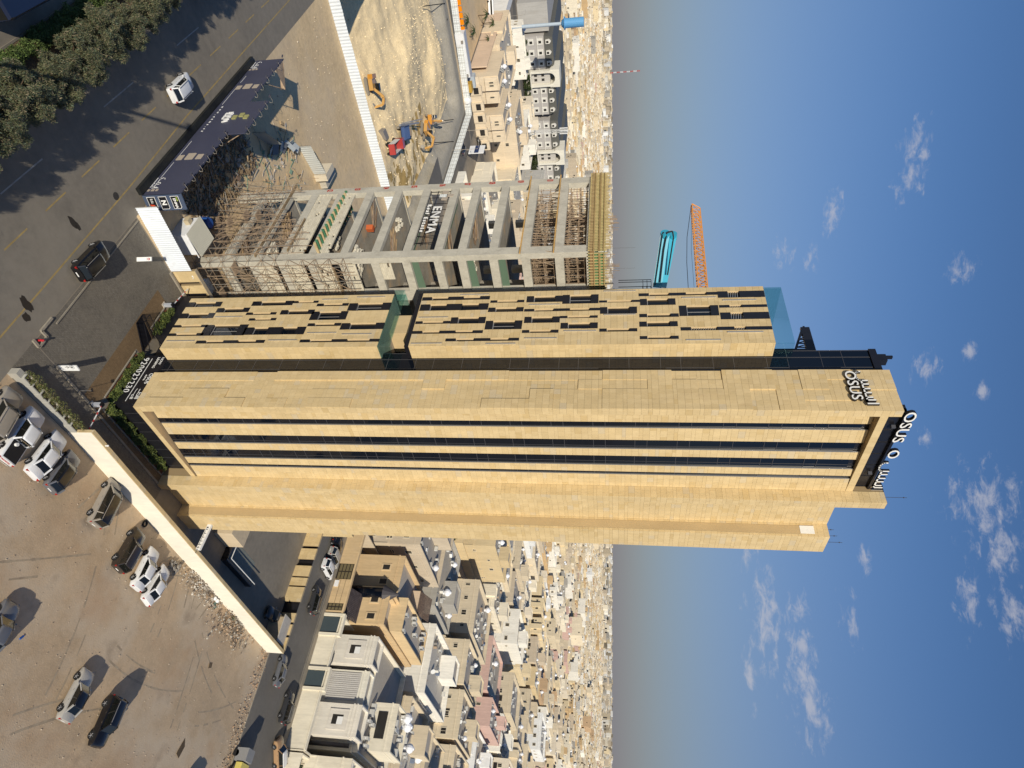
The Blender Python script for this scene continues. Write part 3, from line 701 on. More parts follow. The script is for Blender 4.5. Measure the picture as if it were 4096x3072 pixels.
# excavation
nx, ny = 90, 120; x0, x1, y0, y1 = PIT; V = []; rp = np.random.RandomState(4)
def sm(t): t = min(1, max(0, t)); return t*t*(3-2*t)
lum = rp.rand(40, 40)
def vn(x, y, s):
    x /= s; y /= s; i, j = int(math.floor(x)), int(math.floor(y)); fx, fy = sm(x-i), sm(y-j)
    g = lambda a, b: lum[a % 40, b % 40]
    return (g(i, j)*(1-fx)+g(i+1, j)*fx)*(1-fy) + (g(i, j+1)*(1-fx)+g(i+1, j+1)*fx)*fy
pit = MB(); H_ = {}
def pitz(x, y):
    d = 3.4 + 1.2*(vn(x, y, 16)-.5) + 4.5*sm((80-x)/26)*sm((185-y)/40)
    w = sm((103.3-x)/7.5) * sm((219.5-y)/6.0) * sm((y-130.8)/1.6)
    n = (vn(x, y, 3.1)-.5)*.5 + (vn(x, y, 1.3)-.5)*.25 + (vn(x, y, 7)-.5)*1.1
    # spoil heap against the far wall
    hp = 3.0*math.exp(-(((x-80)/11)**2+((y-205)/10)**2)) + 2.4*math.exp(-(((x-68)/9)**2+((y-182)/12)**2))
    return -d*w + (n+hp)*w
for j in range(ny+1):
    for i in range(nx+1):
        x = x0+(x1-x0)*i/nx; y = y0+(y1-y0)*j/ny
        e = 0 if i in (0, nx) or j in (0, ny) else 1
        pit.V.append((x, y, pitz(x, y)*e))
for j in range(ny):
    for i in range(nx):
        a = j*(nx+1)+i; pit.F.append((a, a+1, a+nx+2, a+nx+1)); pit.M.append(0)
        x = x0+(x1-x0)*(i+.5)/nx; y = y0+(y1-y0)*(j+.5)/ny
        w = min(sm((103.3-x)/7.5), sm((219.5-y)/6.0)); k = 1+.10*(vn(x, y, 2)-.5)
        if w < .93: c = (.36, .33, .27)
        elif vn(x+y*.3, y*2.5, 2.6) > .56 and x > 82 and y < 182: c = (.46, .31, .11)
        else: c = (.90, .71, .42)
        pit.C.append(tuple(q*k for q in c))
o = pit.build('excavation_pit', mat('dug_sandstone', None, .97, noise=[(.3, .08), (1.5, .12), (7, .12)], tint=[(1.0, (.66, .50, .26), .58, .72, .3)], bump=(2.2, .45, .15)), smooth=True); o['kind'] = 'structure'
# loose stones: pit, lots
def stones(name, n, reg, s0, s1, cols_, m, seed, zf=None, kind='stuff'):
    q = random.Random(seed); mb = MB()
    for _ in range(n):
        x, y = reg(q)
        z = zf(x, y) if zf else 0.004
        r = s0*(s1/s0)**(q.random()**2.2); kk = q.uniform(.85, 1.12); c = tuple(k*kk for k in q.choice(cols_))
        i = len(mb.V); a = q.random()*6.28
        pts_ = [(math.cos(a+t)*r*q.uniform(.7, 1.1), math.sin(a+t)*r*q.uniform(.7, 1.1)) for t in (0, 1.5, 3.1, 4.6)]
        for px, py in pts_: mb.V.append((x+px, y+py, z-.02))
        for px, py in pts_: mb.V.append((x+px*.55, y+py*.55, z+r*q.uniform(.5, .9)))
        for f in ((4,5,6,7),(0,1,5,4),(1,2,6,5),(2,3,7,6),(3,0,4,7)): mb.F.append(tuple(i+k for k in f)); mb.M.append(0); mb.C.append(c)
    o = mb.build(name, m); o['kind'] = kind; return o
M['rock'] = mat('loose_stone', None, .95, noise=[(3, .12)])
stones('loose_rubble', 3000, lambda q: (q.triangular(44, 101, 70), q.uniform(133, 216)), .05, .32, [(.76, .63, .41), (.82, .68, .45), (.70, .57, .36)], M['rock'], 3, lambda x, y: pitz(x, y))
stones('lot_gravel', 2600, lambda q: (q.uniform(34, 97), q.uniform(8, 33.5)), .02, .10, [(.42, .34, .25), (.32, .25, .18), (.5, .43, .34)], M['rock'], 5)
def heap(cx, cy, sx_, sy_): return lambda q: (q.gauss(cx, sx_), min(q.gauss(cy, sy_), 33.2))
stones('rubble_heap', 700, heap(74.5, 31.9, 2.6, .7), .03, .22, [(.42, .38, .32), (.5, .46, .4), (.25, .21, .17), (.35, .25, .16)], M['rock'], 6, lambda x, y: .05+.3*math.exp(-((x-74.5)/4)**2))
stones('rubble_heap', 800, heap(84.5, 30.6, 2.6, 1.0), .03, .26, [(.36, .33, .28), (.16, .13, .1), (.42, .3, .2)], M['rock'], 7, lambda x, y: .05+.4*math.exp(-((x-83.5)/4)**2))
stones('rubble_strip', 1300, lambda q: (96.0+q.gauss(0, .8), q.uniform(8, 32)), .03, .22, [(.40, .34, .27), (.26, .2, .15), (.36, .24, .15)], M['rock'], 8)
stones('site_rubble', 900, lambda q: (q.uniform(38, 62), q.uniform(60, 128)), .03, .18, [(.56, .46, .33), (.46, .37, .26), (.6, .52, .4)], M['rock'], 9)

# ---------------------------------------------------------------- boundary walls and site fences
wa, wb = Vector((45.05, 34.05, 0)), Vector((96.6, 31.85, 0)); wd = (wb-wa).normalized(); wnn = Vector((wd.y, -wd.x, 0)); Lw = (wb-wa).length
bw = thing('boundary_wall', 'long cream rendered wall with stone coping between the dirt lot and the tower lane', 'wall', wa)
mb = MB(); a, b = wa, wb; t = -wnn*.35
mb.hexa([a, b, b+t, a+t, a+zz*2.62, b+zz*2.7, b+t+zz*2.7, a+t+zz*2.62], 0, (.80, .75, .63))
mb.build('wall', mat('cream_render', None, .8, noise=[(.4, .06), (2, .05)], tint=[(.5, (.66, .56, .42), .56, .8, .3)], mapz=.4), bw)
mb = MB(); x = 0
while x < Lw-.2:
    w = min(1.1, Lw-x); p = wa+wd*(x+.01)+wnn*.04; q = wa+wd*(x+w-.01)+wnn*.04; tt = -wnn*.43
    mb.hexa([p+zz*2.63, q+zz*2.64, q+tt+zz*2.64, p+tt+zz*2.63, p+zz*2.74, q+zz*2.75, q+tt+zz*2.75, p+tt+zz*2.74], 0, stone_col(rs)); x += w
c_ = mb.build('coping', M['stone'], bw)
mb = MB()
for i in range(4):
    z = .02+i*.65
    mb.box(45.0, 45.048, 34.06, 34.37, z, z+.63, 0, stone_col(rs))
mb.build('end_stone', M['stone'], bw)
mb = MB(); mb.cyl((47.2, 34.1, 2.75), (47.2, 34.1, 2.95), .07, n=8); mb.ball((47.2, 34.1, 3.0), .1, nu=8, nv=5); mb.build('security_camera', M['white'], bw)
# stone gate wall with dark openings, corrugated white hoarding and small cabin
gw = thing('gate_wall', 'low honey-coloured stone wall with dark door gaps beside the white sheet fence', 'wall', (46.5, 57.55, 0))
mb = MB()
for x0_, x1_ in ((44.35, 45.93), (46.46, 47.7), (48.65, 52)): mb.box(x0_, x1_, 57.55, 57.95, .0, 3.0)
mb.box(44.4, 52, 57.6, 57.9, 2.72, 3.0)
w_ = mb.build('wall', M['joint'], gw)
TL = tiles(0, UX, -UY, 7.6, 0, 3.05, holes=((1.58, 2.11, 0, 3.0), (3.35, 4.3, 0, 3.0)), seed=61, wr=(.55, .9), rows=(.6,))
TL = [t for t in TL]
o_ = put_tiles(TL, (44.35, 57.54, 0), UX, -UY, w_)
mb = MB(); mb.box(44.3, 52, 57.48, 57.98, 3.05, 3.12, 0, (.40, .33, .23)); mb.build('coping', M['stone'], gw)
mb = MB(); mb.box(45.9, 48.8, 57.9, 57.95, 0, 2.9); mb.build('door', M['black'], gw)
mb = MB(); mb.box(45.25, 45.3, 57.3, 57.5, 2.4, 2.5); mb.box(44.95, 45.15, 57.45, 57.49, 2.35, 2.5); mb.build('security_camera', M['white'], gw)
def sheet_fence(name, label, a, b, h, th=.04, col=(.72, .77, .83), rib=.32, posts=None, group=None, rails=False, front=None, cat='fence', lean=0, prune=None):
    a = Vector(a); b = Vector(b); d = (b-a); n = int(d.length/rib); t = d.normalized(); s_ = Vector((-t.y, t.x, 0))
    f = thing(name, label, cat, a, group)
    q = random.Random(int(a.x*7+a.y*3)); npan = max(1, int(d.length/2.4))
    for k in range(npan):
        mb = MB(); i0 = int(n*k/npan); i1 = int(n*(k+1)/npan); dz = q.uniform(-.05, .05); kq = q.uniform(.93, 1.03); c = tuple(x*kq for x in col)
        for i in range(i0, i1):
            p0 = a+t*(i*rib); p1 = a+t*(i*rib+rib*.35); p2 = a+t*(i*rib+rib*.5); p3 = a+t*(i*rib+rib*.85); p4 = a+t*((i+1)*rib)
            o = s_*th
            for u_, v_ in ((p0, p1), (p1, p2+o), (p2+o, p3+o), (p3+o, p4)): mb.quad(u_+zz*.02, v_+zz*.02, v_+zz*(h+dz), u_+zz*(h+dz), 0, c)
        mb.build('sheet_panel', M['corr'], f)
    mb = MB(); x = 0
    while x < d.length:
        p = a+t*x+s_*.12; mb.bar(p, p+zz*(h-.1), .06)
        if rails: mb.bar(p+zz*.6, p+s_*.9, .05)
        x += 2.4
    for z in (.5, h*.5, h-.25): mb.bar(a+s_*.1+zz*z, b+s_*.1+zz*z, .05)
    mb.build('frame', M['steelgrey'], f)
    return f
sheet_fence('sheet_fence', 'bright white corrugated sheet fence standing at the edge of the paved forecourt', (35.85, 58.0, 0), (44.3, 57.5, 0), 2.65, rib=.28)
sheet_fence('sheet_fence', 'long pale corrugated fence along the near edge of the excavation', (34, 129.4, 0), (112, 127.4, 0), 2.15, rib=.6, th=.07, col=(.63, .68, .73))
sheet_fence('sheet_fence', 'pale sheet fence following the road along the right rim of the excavation', (106.5, 170, 0), (107.0, 224, 0), 2.2, rib=.6, th=.07, col=(.66, .69, .69))
sheet_fence('sheet_fence', 'pale sheet fence behind the far rim of the excavation', (107, 224.2, 0), (58, 232, 0), 2.2, rib=.6, th=.07, col=(.66, .69, .69))
sheet_fence('sheet_fence', 'grey sheet fence with black rails standing on the packed dirt behind the scaffold', (50.7, 98.4, 0), (57.0, 100.2, 0), 2.2, rib=.45, col=(.52, .54, .52), rails=True)
sheet_fence('sheet_fence', 'short dark grey sheet fence tucked behind the large billboard', (42.2, 86.6, 0), (45.6, 89.6, 0), 2.2, rib=.45, col=(.40, .42, .41), rails=True)
# collapsed sheets between the two
wreck = thing('collapsed_sheeting', 'crumpled heap of dark corrugated sheets lying beside the grey fence', 'scrap heap', (47.5, 92, 0))
q = random.Random(9)
for i in range(9):
    mb = MB(); mb.rbox((46.3+i*.42, 89.8+i*.85+q.uniform(-.5, .5), q.uniform(.1, .8)), q.uniform(1, 2.2), q.uniform(1.5, 2.8), .05, q.uniform(0, 3), 0, [(.30, .34, .36), (.10, .11, .13), (.42, .45, .46)][i % 3], (q.uniform(-.7, .7), q.uniform(-.6, .6)))
    mb.build('sheet_panel', M['corr'], wreck)
cab = thing('site_cabin', 'small white metal cabin with a ribbed sloping roof behind the white fence', 'cabin', (42.5, 61.5, 0))
mb = MB(); mb.box(41.2, 44.0, 60.3, 63.9, 0, 2.35, 0, (.76, .78, .80)); mb.build('wall', M['corr'], cab)
for i in range(17):
    y = 60.2+i*.225; mb = MB() if i == 0 else mb
    for (ya, yb, za, zb_) in ((y, y+.11, 0, .07), (y+.11, y+.225, .07, 0)):
        mb.quad((40.95, ya, 2.46+za), (44.3, ya, 2.72+za), (44.3, yb, 2.72+zb_), (40.95, yb, 2.46+zb_), 0, (.46, .45, .38))
mb.build('roof', M['corr'], cab)
mb = MB(); mb.box(40.9, 44.35, 60.12, 60.19, 2.38, 2.5); mb.build('fascia', M['timber'], cab)
mb = MB(); mb.rbox((40.8, 62.7, 1.3), .6, .8, .6, .1, 0, (.50, .42, .28)); mb.build('air_conditioner', M['plain'], cab)
cab2 = thing('corrugated_shelter', 'tiny ribbed metal shelter squeezed behind the stone gate wall', 'shelter', (48.5, 59.3, 0))
mb = MB(); mb.box(47.6, 49.3, 58.8, 60.2, 0, 1.9, 0, (.75, .77, .8)); mb.build('wall', M['corr'], cab2)
mb = MB()
for i in range(8): mb.quad((47.5+i*.24, 58.7, 1.95), (47.5+i*.24+.12, 58.7, 2.02), (47.5+i*.24+.12, 60.3, 2.02), (47.5+i*.24, 60.3, 1.95), 0, (.5, .5, .46)); mb.quad((47.62+i*.24, 58.7, 2.02), (47.5+i*.24+.24, 58.7, 1.95), (47.5+i*.24+.24, 60.3, 1.95), (47.62+i*.24, 60.3, 2.02), 0, (.5, .5, .46))
mb.build('roof', M['corr'], cab2)

# slatted stone screen along the street end of the yard
sw = thing('street_wall', 'stone-panelled wall with black gaps between the tower yard and the side street', 'wall', (96.4, 40, 0))
ys = []
prev = 56.0
for X, Y in ((1240, 2217), (1228, 2267), (1212, 2299), (1196, 2340), (1180, 2373), (1163, 2431), (1139, 2459), (1125, 2490), (1112, 2530), (1095, 2560)):
    pass
edges = [(56, 53.2), (52.3, 49.6), (49.1, 47.2), (46.0, 44.2), (43.9, 42.6), (42.3, 39.9), (38.0, 36.6), (36.2, 34.6), (34.2, 32.3)]
for y1_, y0_ in edges:
    mb = MB(); mb.box(96.4, 96.6, y0_, y1_, 0, 2.75); p_ = mb.build('panel_core', M['joint'], sw)
    put_tiles(tiles(0, UY, -UX, y1_-y0_, 0, 2.8, seed=int(y1_*3), wr=(.7, 1.1), rows=(.7,)), (96.4, y0_, 0), UY, -UX, p_)
    mb = MB(); mb.box(96.3, 96.66, y0_, y1_, 2.8, 2.85, 0, (.40, .32, .2)); mb.build('coping', M['stone'], p_)
mb = MB(); mb.box(96.9, 97.0, 32.3, 56, 0, 2.5); mb.build('black_infill', M['black'], sw)
# pier and ramp in the yard
rp_ = thing('parking_ramp', 'concrete ramp opening with black upstand and white rail in the tower yard', 'ramp', (82, 40, 0))
mb = MB(); mb.box(76.3, 76.8, 37.0, 44, 0, .9); mb.box(76.3, 84.4, 36.7, 37.1, 0, .9); mb.build('upstand', M['black'], rp_)
mb = MB(); mb.bar((76.8, 44, 1.15), (76.8, 37.2, 1.15), .08); mb.bar((76.8, 37.2, 1.15), (84.6, 37.2, 1.15), .08); mb.build('rail', M['white'], rp_)
mb = MB(); mb.quad((77, 37.3, .03), (84.5, 37.3, .03), (84.5, 40.4, .03), (77, 40.4, .03), 0, (.22, .23, .2)); mb.build('ramp_floor', M['paint'], rp_)
mb = MB(); mb.box(72.5, 76.2, 38.6, 42, 0, 2.6, 0, (.62, .5, .34)); tag(mb.build('ramp_house', M['paint']), 'plain cream ramp housing in the shade behind the tower', 'outbuilding')
mb = MB(); mb.box(94.2, 96.2, 33.0, 36.5, 0, 2.3, 0, (.45, .36, .24)); mb.box(93.9, 96.3, 32.8, 36.8, 2.3, 2.42, 0, (.5, .46, .4)); tag(mb.build('guard_hut', M['paint']), 'small beige guard hut in the far corner of the yard', 'hut')
# clearance beam with lettering
cb = thing('clearance_beam', 'white height beam with black lettering spanning from wall to tower', 'sign beam', (66.4, 35, 0))
A_, B_ = Vector((66.35, 36.46, 3.15)), Vector((66.45, 33.2, 3.0))
mb = MB(); d_ = (B_-A_).normalized(); n_ = Vector((-d_.y, d_.x, 0)); n_ = -n_ if n_.x > 0 else n_
mb.hexa([A_, B_, B_-n_*.35, A_-n_*.35, A_+zz*.5, B_+zz*.5, B_-n_*.35+zz*.5, A_-n_*.35+zz*.5]); mb.build('beam', M['white'], cb)
Bm = Matrix((d_, zz, n_)).transposed()
text('K', .32, A_+d_*.35+zz*.1+n_*.02, 'x', M['black'], cb, B=Bm, bold=.01); text('\u2193', .36, A_+d_*2.9+zz*.1+n_*.02, 'x', M['black'], cb, B=Bm)
strokes([[(x, .12), (x+.22, .12)] if i % 3 else [(x, .08), (x, .36)] for i, x in enumerate([.7+.17*j for j in range(11)])] + [[(2.7, .05), (2.7, .42)]] + [[(3.25+.2*j, .12), (3.4+.2*j, .28)] for j in range(3)], A_+n_*.005, 'x', .05, .02, M['black'], cb, 'lettering', B=Bm)
# stone pier where the tower foot meets the yard
fw = thing('side_wall', 'freestanding stone fin wall at the street side of the tower yard', 'wall', (94, 53, 0))
mb = MB(); mb.box(94.0, 99.2, 53.0, 53.4, 0, 7.2); w_ = mb.build('wall', M['joint'], fw)
put_tiles(tiles(0, UX, -UY, 5.2, 0, 7.2, seed=71, wr=(.6, 1), rows=(.6,)), (94.0, 53.02, 0), UX, -UY, w_)
put_tiles(tiles(0, UY, -UX, .45, 0, 7.2, seed=72, wr=(.6, 1), rows=(.6,)), (94.02, 52.97, 0), UY, -UX, w_)

# ---------------------------------------------------------------- billboard
bb = thing('billboard', 'long dark navy roadside hoarding with ENMA lettering and a raised middle panel', 'billboard', (35.3, 77, 0))
HX = 35.35
mb = MB(); y = 59.6
while y < 94.3: mb.box(34.45, HX-.1, y, min(y+4.9, 94.3), 0, .42); y += 4.93
mb.build('plinth', mat('black_plinth', (.016, .018, .018), .45, noise=[(.5, .3)]), bb)
pan = []
for (y0_, y1_, z0, z1) in ((59.6, 72.8, .25, 4.9), (72.8, 81.5, .25, 4.8), (81.5, 95.0, .25, 4.6), (72.85, 81.45, 4.81, 7.3)):
    mb = MB(); mb.box(HX, HX+.12, y0_+.01, y1_-.01, z0, z1); pan.append(mb.build('printed_panel', M['poster'], bb))
mb = MB(); mb.hexa([(HX+.0, 59.6, .3), (37.1, 59.25, .3), (37.12, 59.35, .3), (HX, 59.7, .3), (HX, 59.58, 5.05), (37.1, 59.25, 5.05), (37.12, 59.35, 5.05), (HX, 59.7, 5.05)])
sp_ = mb.build('side_panel', mat('hoarding_side_print', (.062, .085, .14), .45, noise=[(.4, .06)]), bb)
mb = MB()
for y in [60+i*2.9 for i in range(13)]: mb.bar((HX+.25, y, 0), (HX+.25, y, 4.3), .12); mb.bar((HX+.25, y, 4.0), (HX+2.0, y, 0), .10); mb.bar((HX+.3, y, 2.2), (HX+1.2, y, 2.0), .08)
for y in (73.5, 76, 78.5, 81): mb.bar((HX+.25, y, 4.3), (HX+.25, y, 7.1), .1); mb.bar((HX+.3, y, 6.6), (HX+3.2, y, 0), .1)
for z in (1.3, 3, 4.2): mb.bar((HX+.2, 59.8, z), (HX+.2, 94.4, z), .08)
mb.build('support_frame', M['steel'], bb)
mb = MB(); mb.hexa([(HX+.14, 94.8, 3.9), (HX+.24, 94.8, 3.9), (38.6, 92.4, 3.9), (38.6, 92.2, 3.9), (HX+.14, 94.8, 4.55), (HX+.24, 94.8, 4.55), (38.6, 92.4, 4.55), (38.6, 92.2, 4.55)])
mb.poly([(HX+.15, 94.5, 4.55), (38.6, 92.3, 4.55), (HX+.15, 91.5, 4.55)]); mb.bar((38.6, 92.3, 4.4), (35.8, 88, 3.9), .12)
mb.build('return_panel', M['steel'], bb)
# lettering, read left to right = towards -Y
def bp(Y, Z): return Vector((HX-.012, Y, Z))
text('w w w . e n m a . s a', .5, bp(80.6, 1.0), 'x', M['white'], bb, sp=1.5)
text('ENMA', .95, bp(78.6, 2.95), 'x', M['white'], bb, ext=.12, bold=.04)
text('Real Estate', .38, bp(78.6, 2.5), 'x', M['white'], bb, ext=.05, bold=.01)
tanm = mat('tan_print', (.42, .36, .29), .5); gold = mat('gold_blocks', (.34, .33, .14), .4)
def rrect(y, z, w, h, m, par, name='printed_block', dep=.01):
    mb = MB(); c = .12*h; mb.prism([(HX-.012, y, z), (HX-.012, y-w+c, z), (HX-.012, y-w, z+c), (HX-.012, y-w, z+h), (HX-.012, y-c, z+h), (HX-.012, y, z+h-c)], (-dep, 0, 0)); mb.build(name, m, par)
for Y0 in (86.7, 68.2):
    rrect(Y0, .75, 1.15, .8, tanm, bb); rrect(Y0+.35, 1.85, 1.5, 1.1, tanm, bb); rrect(Y0, 3.25, 1.15, .8, tanm, bb)
for y, z in ((77.6, 3.95), (78.1, 4.75), (77.5, 5.55)): rrect(y, z, .95, .62, gold, bb, 'gold_block', .12)
mb = MB()
for y0_, y1_ in ((89.8, 87.6), (86, 81.2), (71.6, 67.6), (66.6, 63.2)): mb.box(HX-.014, HX-.004, y1_, y0_, .78, .83)
mb.build('rule_line', M['white'], bb)
for Y0 in (94.4, 63.2):
    strokes([[(0, .75), (.25, .45), (1.5, .45)], [(1.0, .45), (1.0, .9), (1.35, .9), (1.35, .45)], [(1.6, .45), (1.95, .45), (1.95, .85)], [(2.1, .3), (2.1, 1.05)], [(0, .05), (1.9, .05)], [(1.2, .05), (1.2, .22)], [(1.7, .05), (1.7, .25)], [(.1, .95), (.3, 1.05)]], bp(Y0, .45), 'x', .09, .015, M['white'], bb, 'arabic_lettering')
    for k, (z, s_) in enumerate(((.45, .3), (.9, .42), (1.45, .32))): rrect(Y0-2.35, z, .42, s_, tanm, bb)
# side logos
dS = Vector((1.75, -.35, 0)).normalized(); nS = Vector((dS.y, -dS.x, 0)); BS = Matrix((dS, zz, nS)).transposed()
SP = Vector((HX+.12, 59.56, 0))+nS*.015
for z, s_ in ((.75, 'logo'), (2.15, 'N'), (3.6, 'ENMA')):
    mb = MB(); mb.prism([SP+dS*x+zz*(z+y_) for x, y_ in ((.05, 0), (1.5, 0), (1.5, .85), (1.35, .98), (.05, .98))], nS*.01); mb.build('logo_border', M['white'], bb)
    mb = MB(); mb.prism([SP+dS*x+zz*(z+y_)+nS*.012 for x, y_ in ((.1, .05), (1.45, .05), (1.45, .83), (1.32, .93), (.1, .93))], nS*.01); mb.build('logo_field', M['black'], bb)
    if s_ == 'logo':
        mb = MB(); mb.prism([SP+dS*x+zz*(z+y_)+nS*.024 for x, y_ in ((.9, .12), (1.3, .3), (1.1, .5), (1.25, .85), (.95, .6))], nS*.01); mb.build('logo_mark', mat('red_print', (.55, .06, .02), .5), bb)
        strokes([[(.25, .4), (.8, .4)], [(.25, .55), (.75, .55)], [(.3, .4), (.3, .7)], [(.6, .4), (.6, .65)]], SP+zz*z+nS*.024, 'x', .04, .01, M['white'], bb, 'lettering', B=BS)
    elif s_ == 'N': text('N', .75, SP+dS*.45+zz*(z+.25)+nS*.03, 'x', M['white'], bb, B=BS, bold=.03); text('- - - - -', .2, SP+dS*.3+zz*(z+.08)+nS*.03, 'x', M['white'], bb, B=BS)
    else:
        text('ENMA', .42, SP+dS*.28+zz*(z+.3)+nS*.03, 'x', M['white'], bb, B=BS, bold=.01)
        mb = MB()
        for k in range(3): mb.rbox(SP+dS*(.25+.16*k)+zz*(z+.68)+nS*.03, .1, .02, .14, 0)
        mb.build('logo_mark', mat('lime_print', (.45, .6, .1), .5), bb)
# flood lamps on curved arms along its top: one prototype, copied
def lamp_arm():
    t = thing('billboard_lamp', 'x', 'flood lamp', (0, 0, 0), 'flood lamps on curved arms along the billboard top')
    mb = MB(); pts = [(.1, 0, 0), (.35, 0, .25), (.3, 0, .6), (-.1, 0, .78), (-.6, 0, .70), (-1.0, 0, .62)]; mb.tube([(a*.62, b, c_*.62) for a, b, c_ in pts], .024, 6, 0); mb.build('arm', M['steelgrey'], t)
    mb = MB(); mb.rbox((-.72, .0, .28), .34, .28, .14, 0, 0, (.06, .06, .08), (0, .5)); mb.build('lamp_head', M['plain'], t); return t
lp = lamp_arm(); kids_scan(lp)
ly = [60.6, 62.6, 64.6, 66.7, 68.6, 70.5, 72.2]; spots = [(y, 4.9, 'low right part') for y in ly] + [(73.0, 7.4, 'raised panel'), (75.2, 7.4, 'raised panel'), (77.4, 7.4, 'raised panel'), (79.5, 7.4, 'raised panel'), (81.3, 7.4, 'raised panel')] + [(y, 4.6, 'left part') for y in (83.2, 85.4, 87.6, 89.8, 92.2, 94.2)]
cnt = {}; ordn = ['first', 'second', 'third', 'fourth', 'fifth', 'sixth', 'seventh']
for i, (y, z, w) in enumerate(spots):
    o = lp if i == 0 else copy_tree(lp); o.location = (HX+.05, y, z); cnt[w] = cnt.get(w, 0)+1
    o['label'] = f"curved lamp over the billboard's {w}, {ordn[cnt[w]-1]} from its right end"

t = thing('lighting_mast', 'tall lighting mast on the far side of the main road', 'lamp post', (8, 38, 0)); mb = MB(); mb.cyl((8, 38, 0), (8, 38, 15), .3, .2, 10); mb.build('pole', M['steelgrey'], t); mb = MB(); mb.box(7.4, 8.6, 37.7, 38.3, 14.9, 15.2); mb.build('lamp_head', M['alu'], t)
def cmul(c, k): return tuple(x*k for x in c)
# ---------------------------------------------------------------- concrete frame building
cf = thing('concrete_frame', 'unfinished grey concrete frame building with red floor numbers and an ENMA sign', 'building', (53, 69, 0))
FX, FY0, FY1, FD = 46.2, 61.5, 77.3, 15.5
FL = [4.0, 7.8, 11.6, 15.4, 19.5, 23.5, 27.4, 31.3, 34.2, 38.0, 41.8, 45.7, 49.3]
q = random.Random(3)
cg_ = (.40, .385, .34)
# columns, each floor-high lift its own part
for k, (z0, z1) in enumerate(zip([0]+FL[:-1], FL)):
    for (x, y, w, d) in ((FX, FY0, .8, 1.3), (FX, FY1-1.3, .8, 1.3), (FX+5.2, FY0, 1.5, .7), (FX+11.0, FY0, 1.4, .7), (FX+FD-.8, FY0, .8, .8), (FX+FD-.8, FY1-.8, .8, .8), (FX+6, FY1-.8, .9, .7), (FX+8, FY0+7.5, .8, .8)):
        mb = MB(); mb.box(x+.02, x+w, y+.02, y+d, z0+.55 if k else 0, z1-.46, 0, cg_)
        mb.build('column', M['concrete'], cf)
# slabs with edge beams
hole = [(FX+.1+0, 0, 0, 0)]
for k, z in enumerate(FL):
    mb = MB(); mb.box(FX, FX+.6, FY0, FY1, z-.46, z+.55); mb.box(FX+.6, FX+FD, FY0, FY0+.5, z-.46, z+.55)
    mb.box(FX+.6, FX+FD, FY1-.5, FY1, z-.46, z+.12); mb.box(FX+FD-.5, FX+FD, FY0+.5, FY1-.5, z-.46, z+.12)
    eb = mb.build('edge_beam', M['concrete'], cf)
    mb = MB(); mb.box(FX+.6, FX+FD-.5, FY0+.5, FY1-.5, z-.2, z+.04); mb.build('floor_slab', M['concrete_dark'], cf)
# rear core and patchy block walls
for k, z in enumerate(FL[:-1]):
    zt2 = FL[k+1]-.5
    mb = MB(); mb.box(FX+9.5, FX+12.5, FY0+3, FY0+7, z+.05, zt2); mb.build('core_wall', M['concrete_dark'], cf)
    if k in (2, 3, 4, 5): # creamy block infill
        h = zt2-z; nb = 0
        mbk = MB()
        zz0 = z+.43; rowz = 0
        lim = {2: 2.0, 3: 1.5, 4: .9, 5: .5}[k]
        while zz0 < z+.43+lim:
            y = FY0+1.15+(rowz % 2)*.3
            while y < FY1-1.5:
                if q.random() < .93: mbk.box(FX+.15, FX+.35, y, y+.57, zz0, zz0+.24, 0, cmul((.64, .59, .47), q.uniform(.88, 1.05)))
                y += .6
            zz0 += .26; rowz += 1
        if k < 4: o = mbk.build('block_wall', M['plain'], cf); o['kind'] = 'stuff'
    mbk = MB()
    if k in (1, 2, 3, 4, 5):
        zz0 = z+.43; rowz = 0; n_ = {1: 9, 2: 9, 3: 8, 4: 4, 5: 6}[k]
        while rowz < n_:
            x = FX+1.0
            while x < FX+(5.2 if k < 5 else 3.4):
                if q.random() < .95: mbk.box(x, x+.57, FY0+.1, FY0+.3, zz0, zz0+.24, 0, cmul((.64, .59, .47), q.uniform(.88, 1.05)))
                x += .6
            zz0 += .26; rowz += 1
        o = mbk.build('block_wall', M['plain'], cf); o['kind'] = 'stuff'
# red floor numbers sprayed on the left column
red = mat('red_spray_paint', (.42, .03, .02), .7)
for k, s_ in ((3, '02'), (4, '03'), (5, '04'), (6, '05'), (7, '06'), (8, '07'), (9, '08'), (10, '09'), (11, '10')):
    z = (FL[k-1]+FL[k])/2+.1; text(s_, 1.15, (FX-.004, FY1-.12, z-.45), 'x', red, cf, name='floor_number', ext=.004, sp=.8, B=Matrix(((0,0,-1),(-.55,0,0),(0,1,0))), bold=.02)
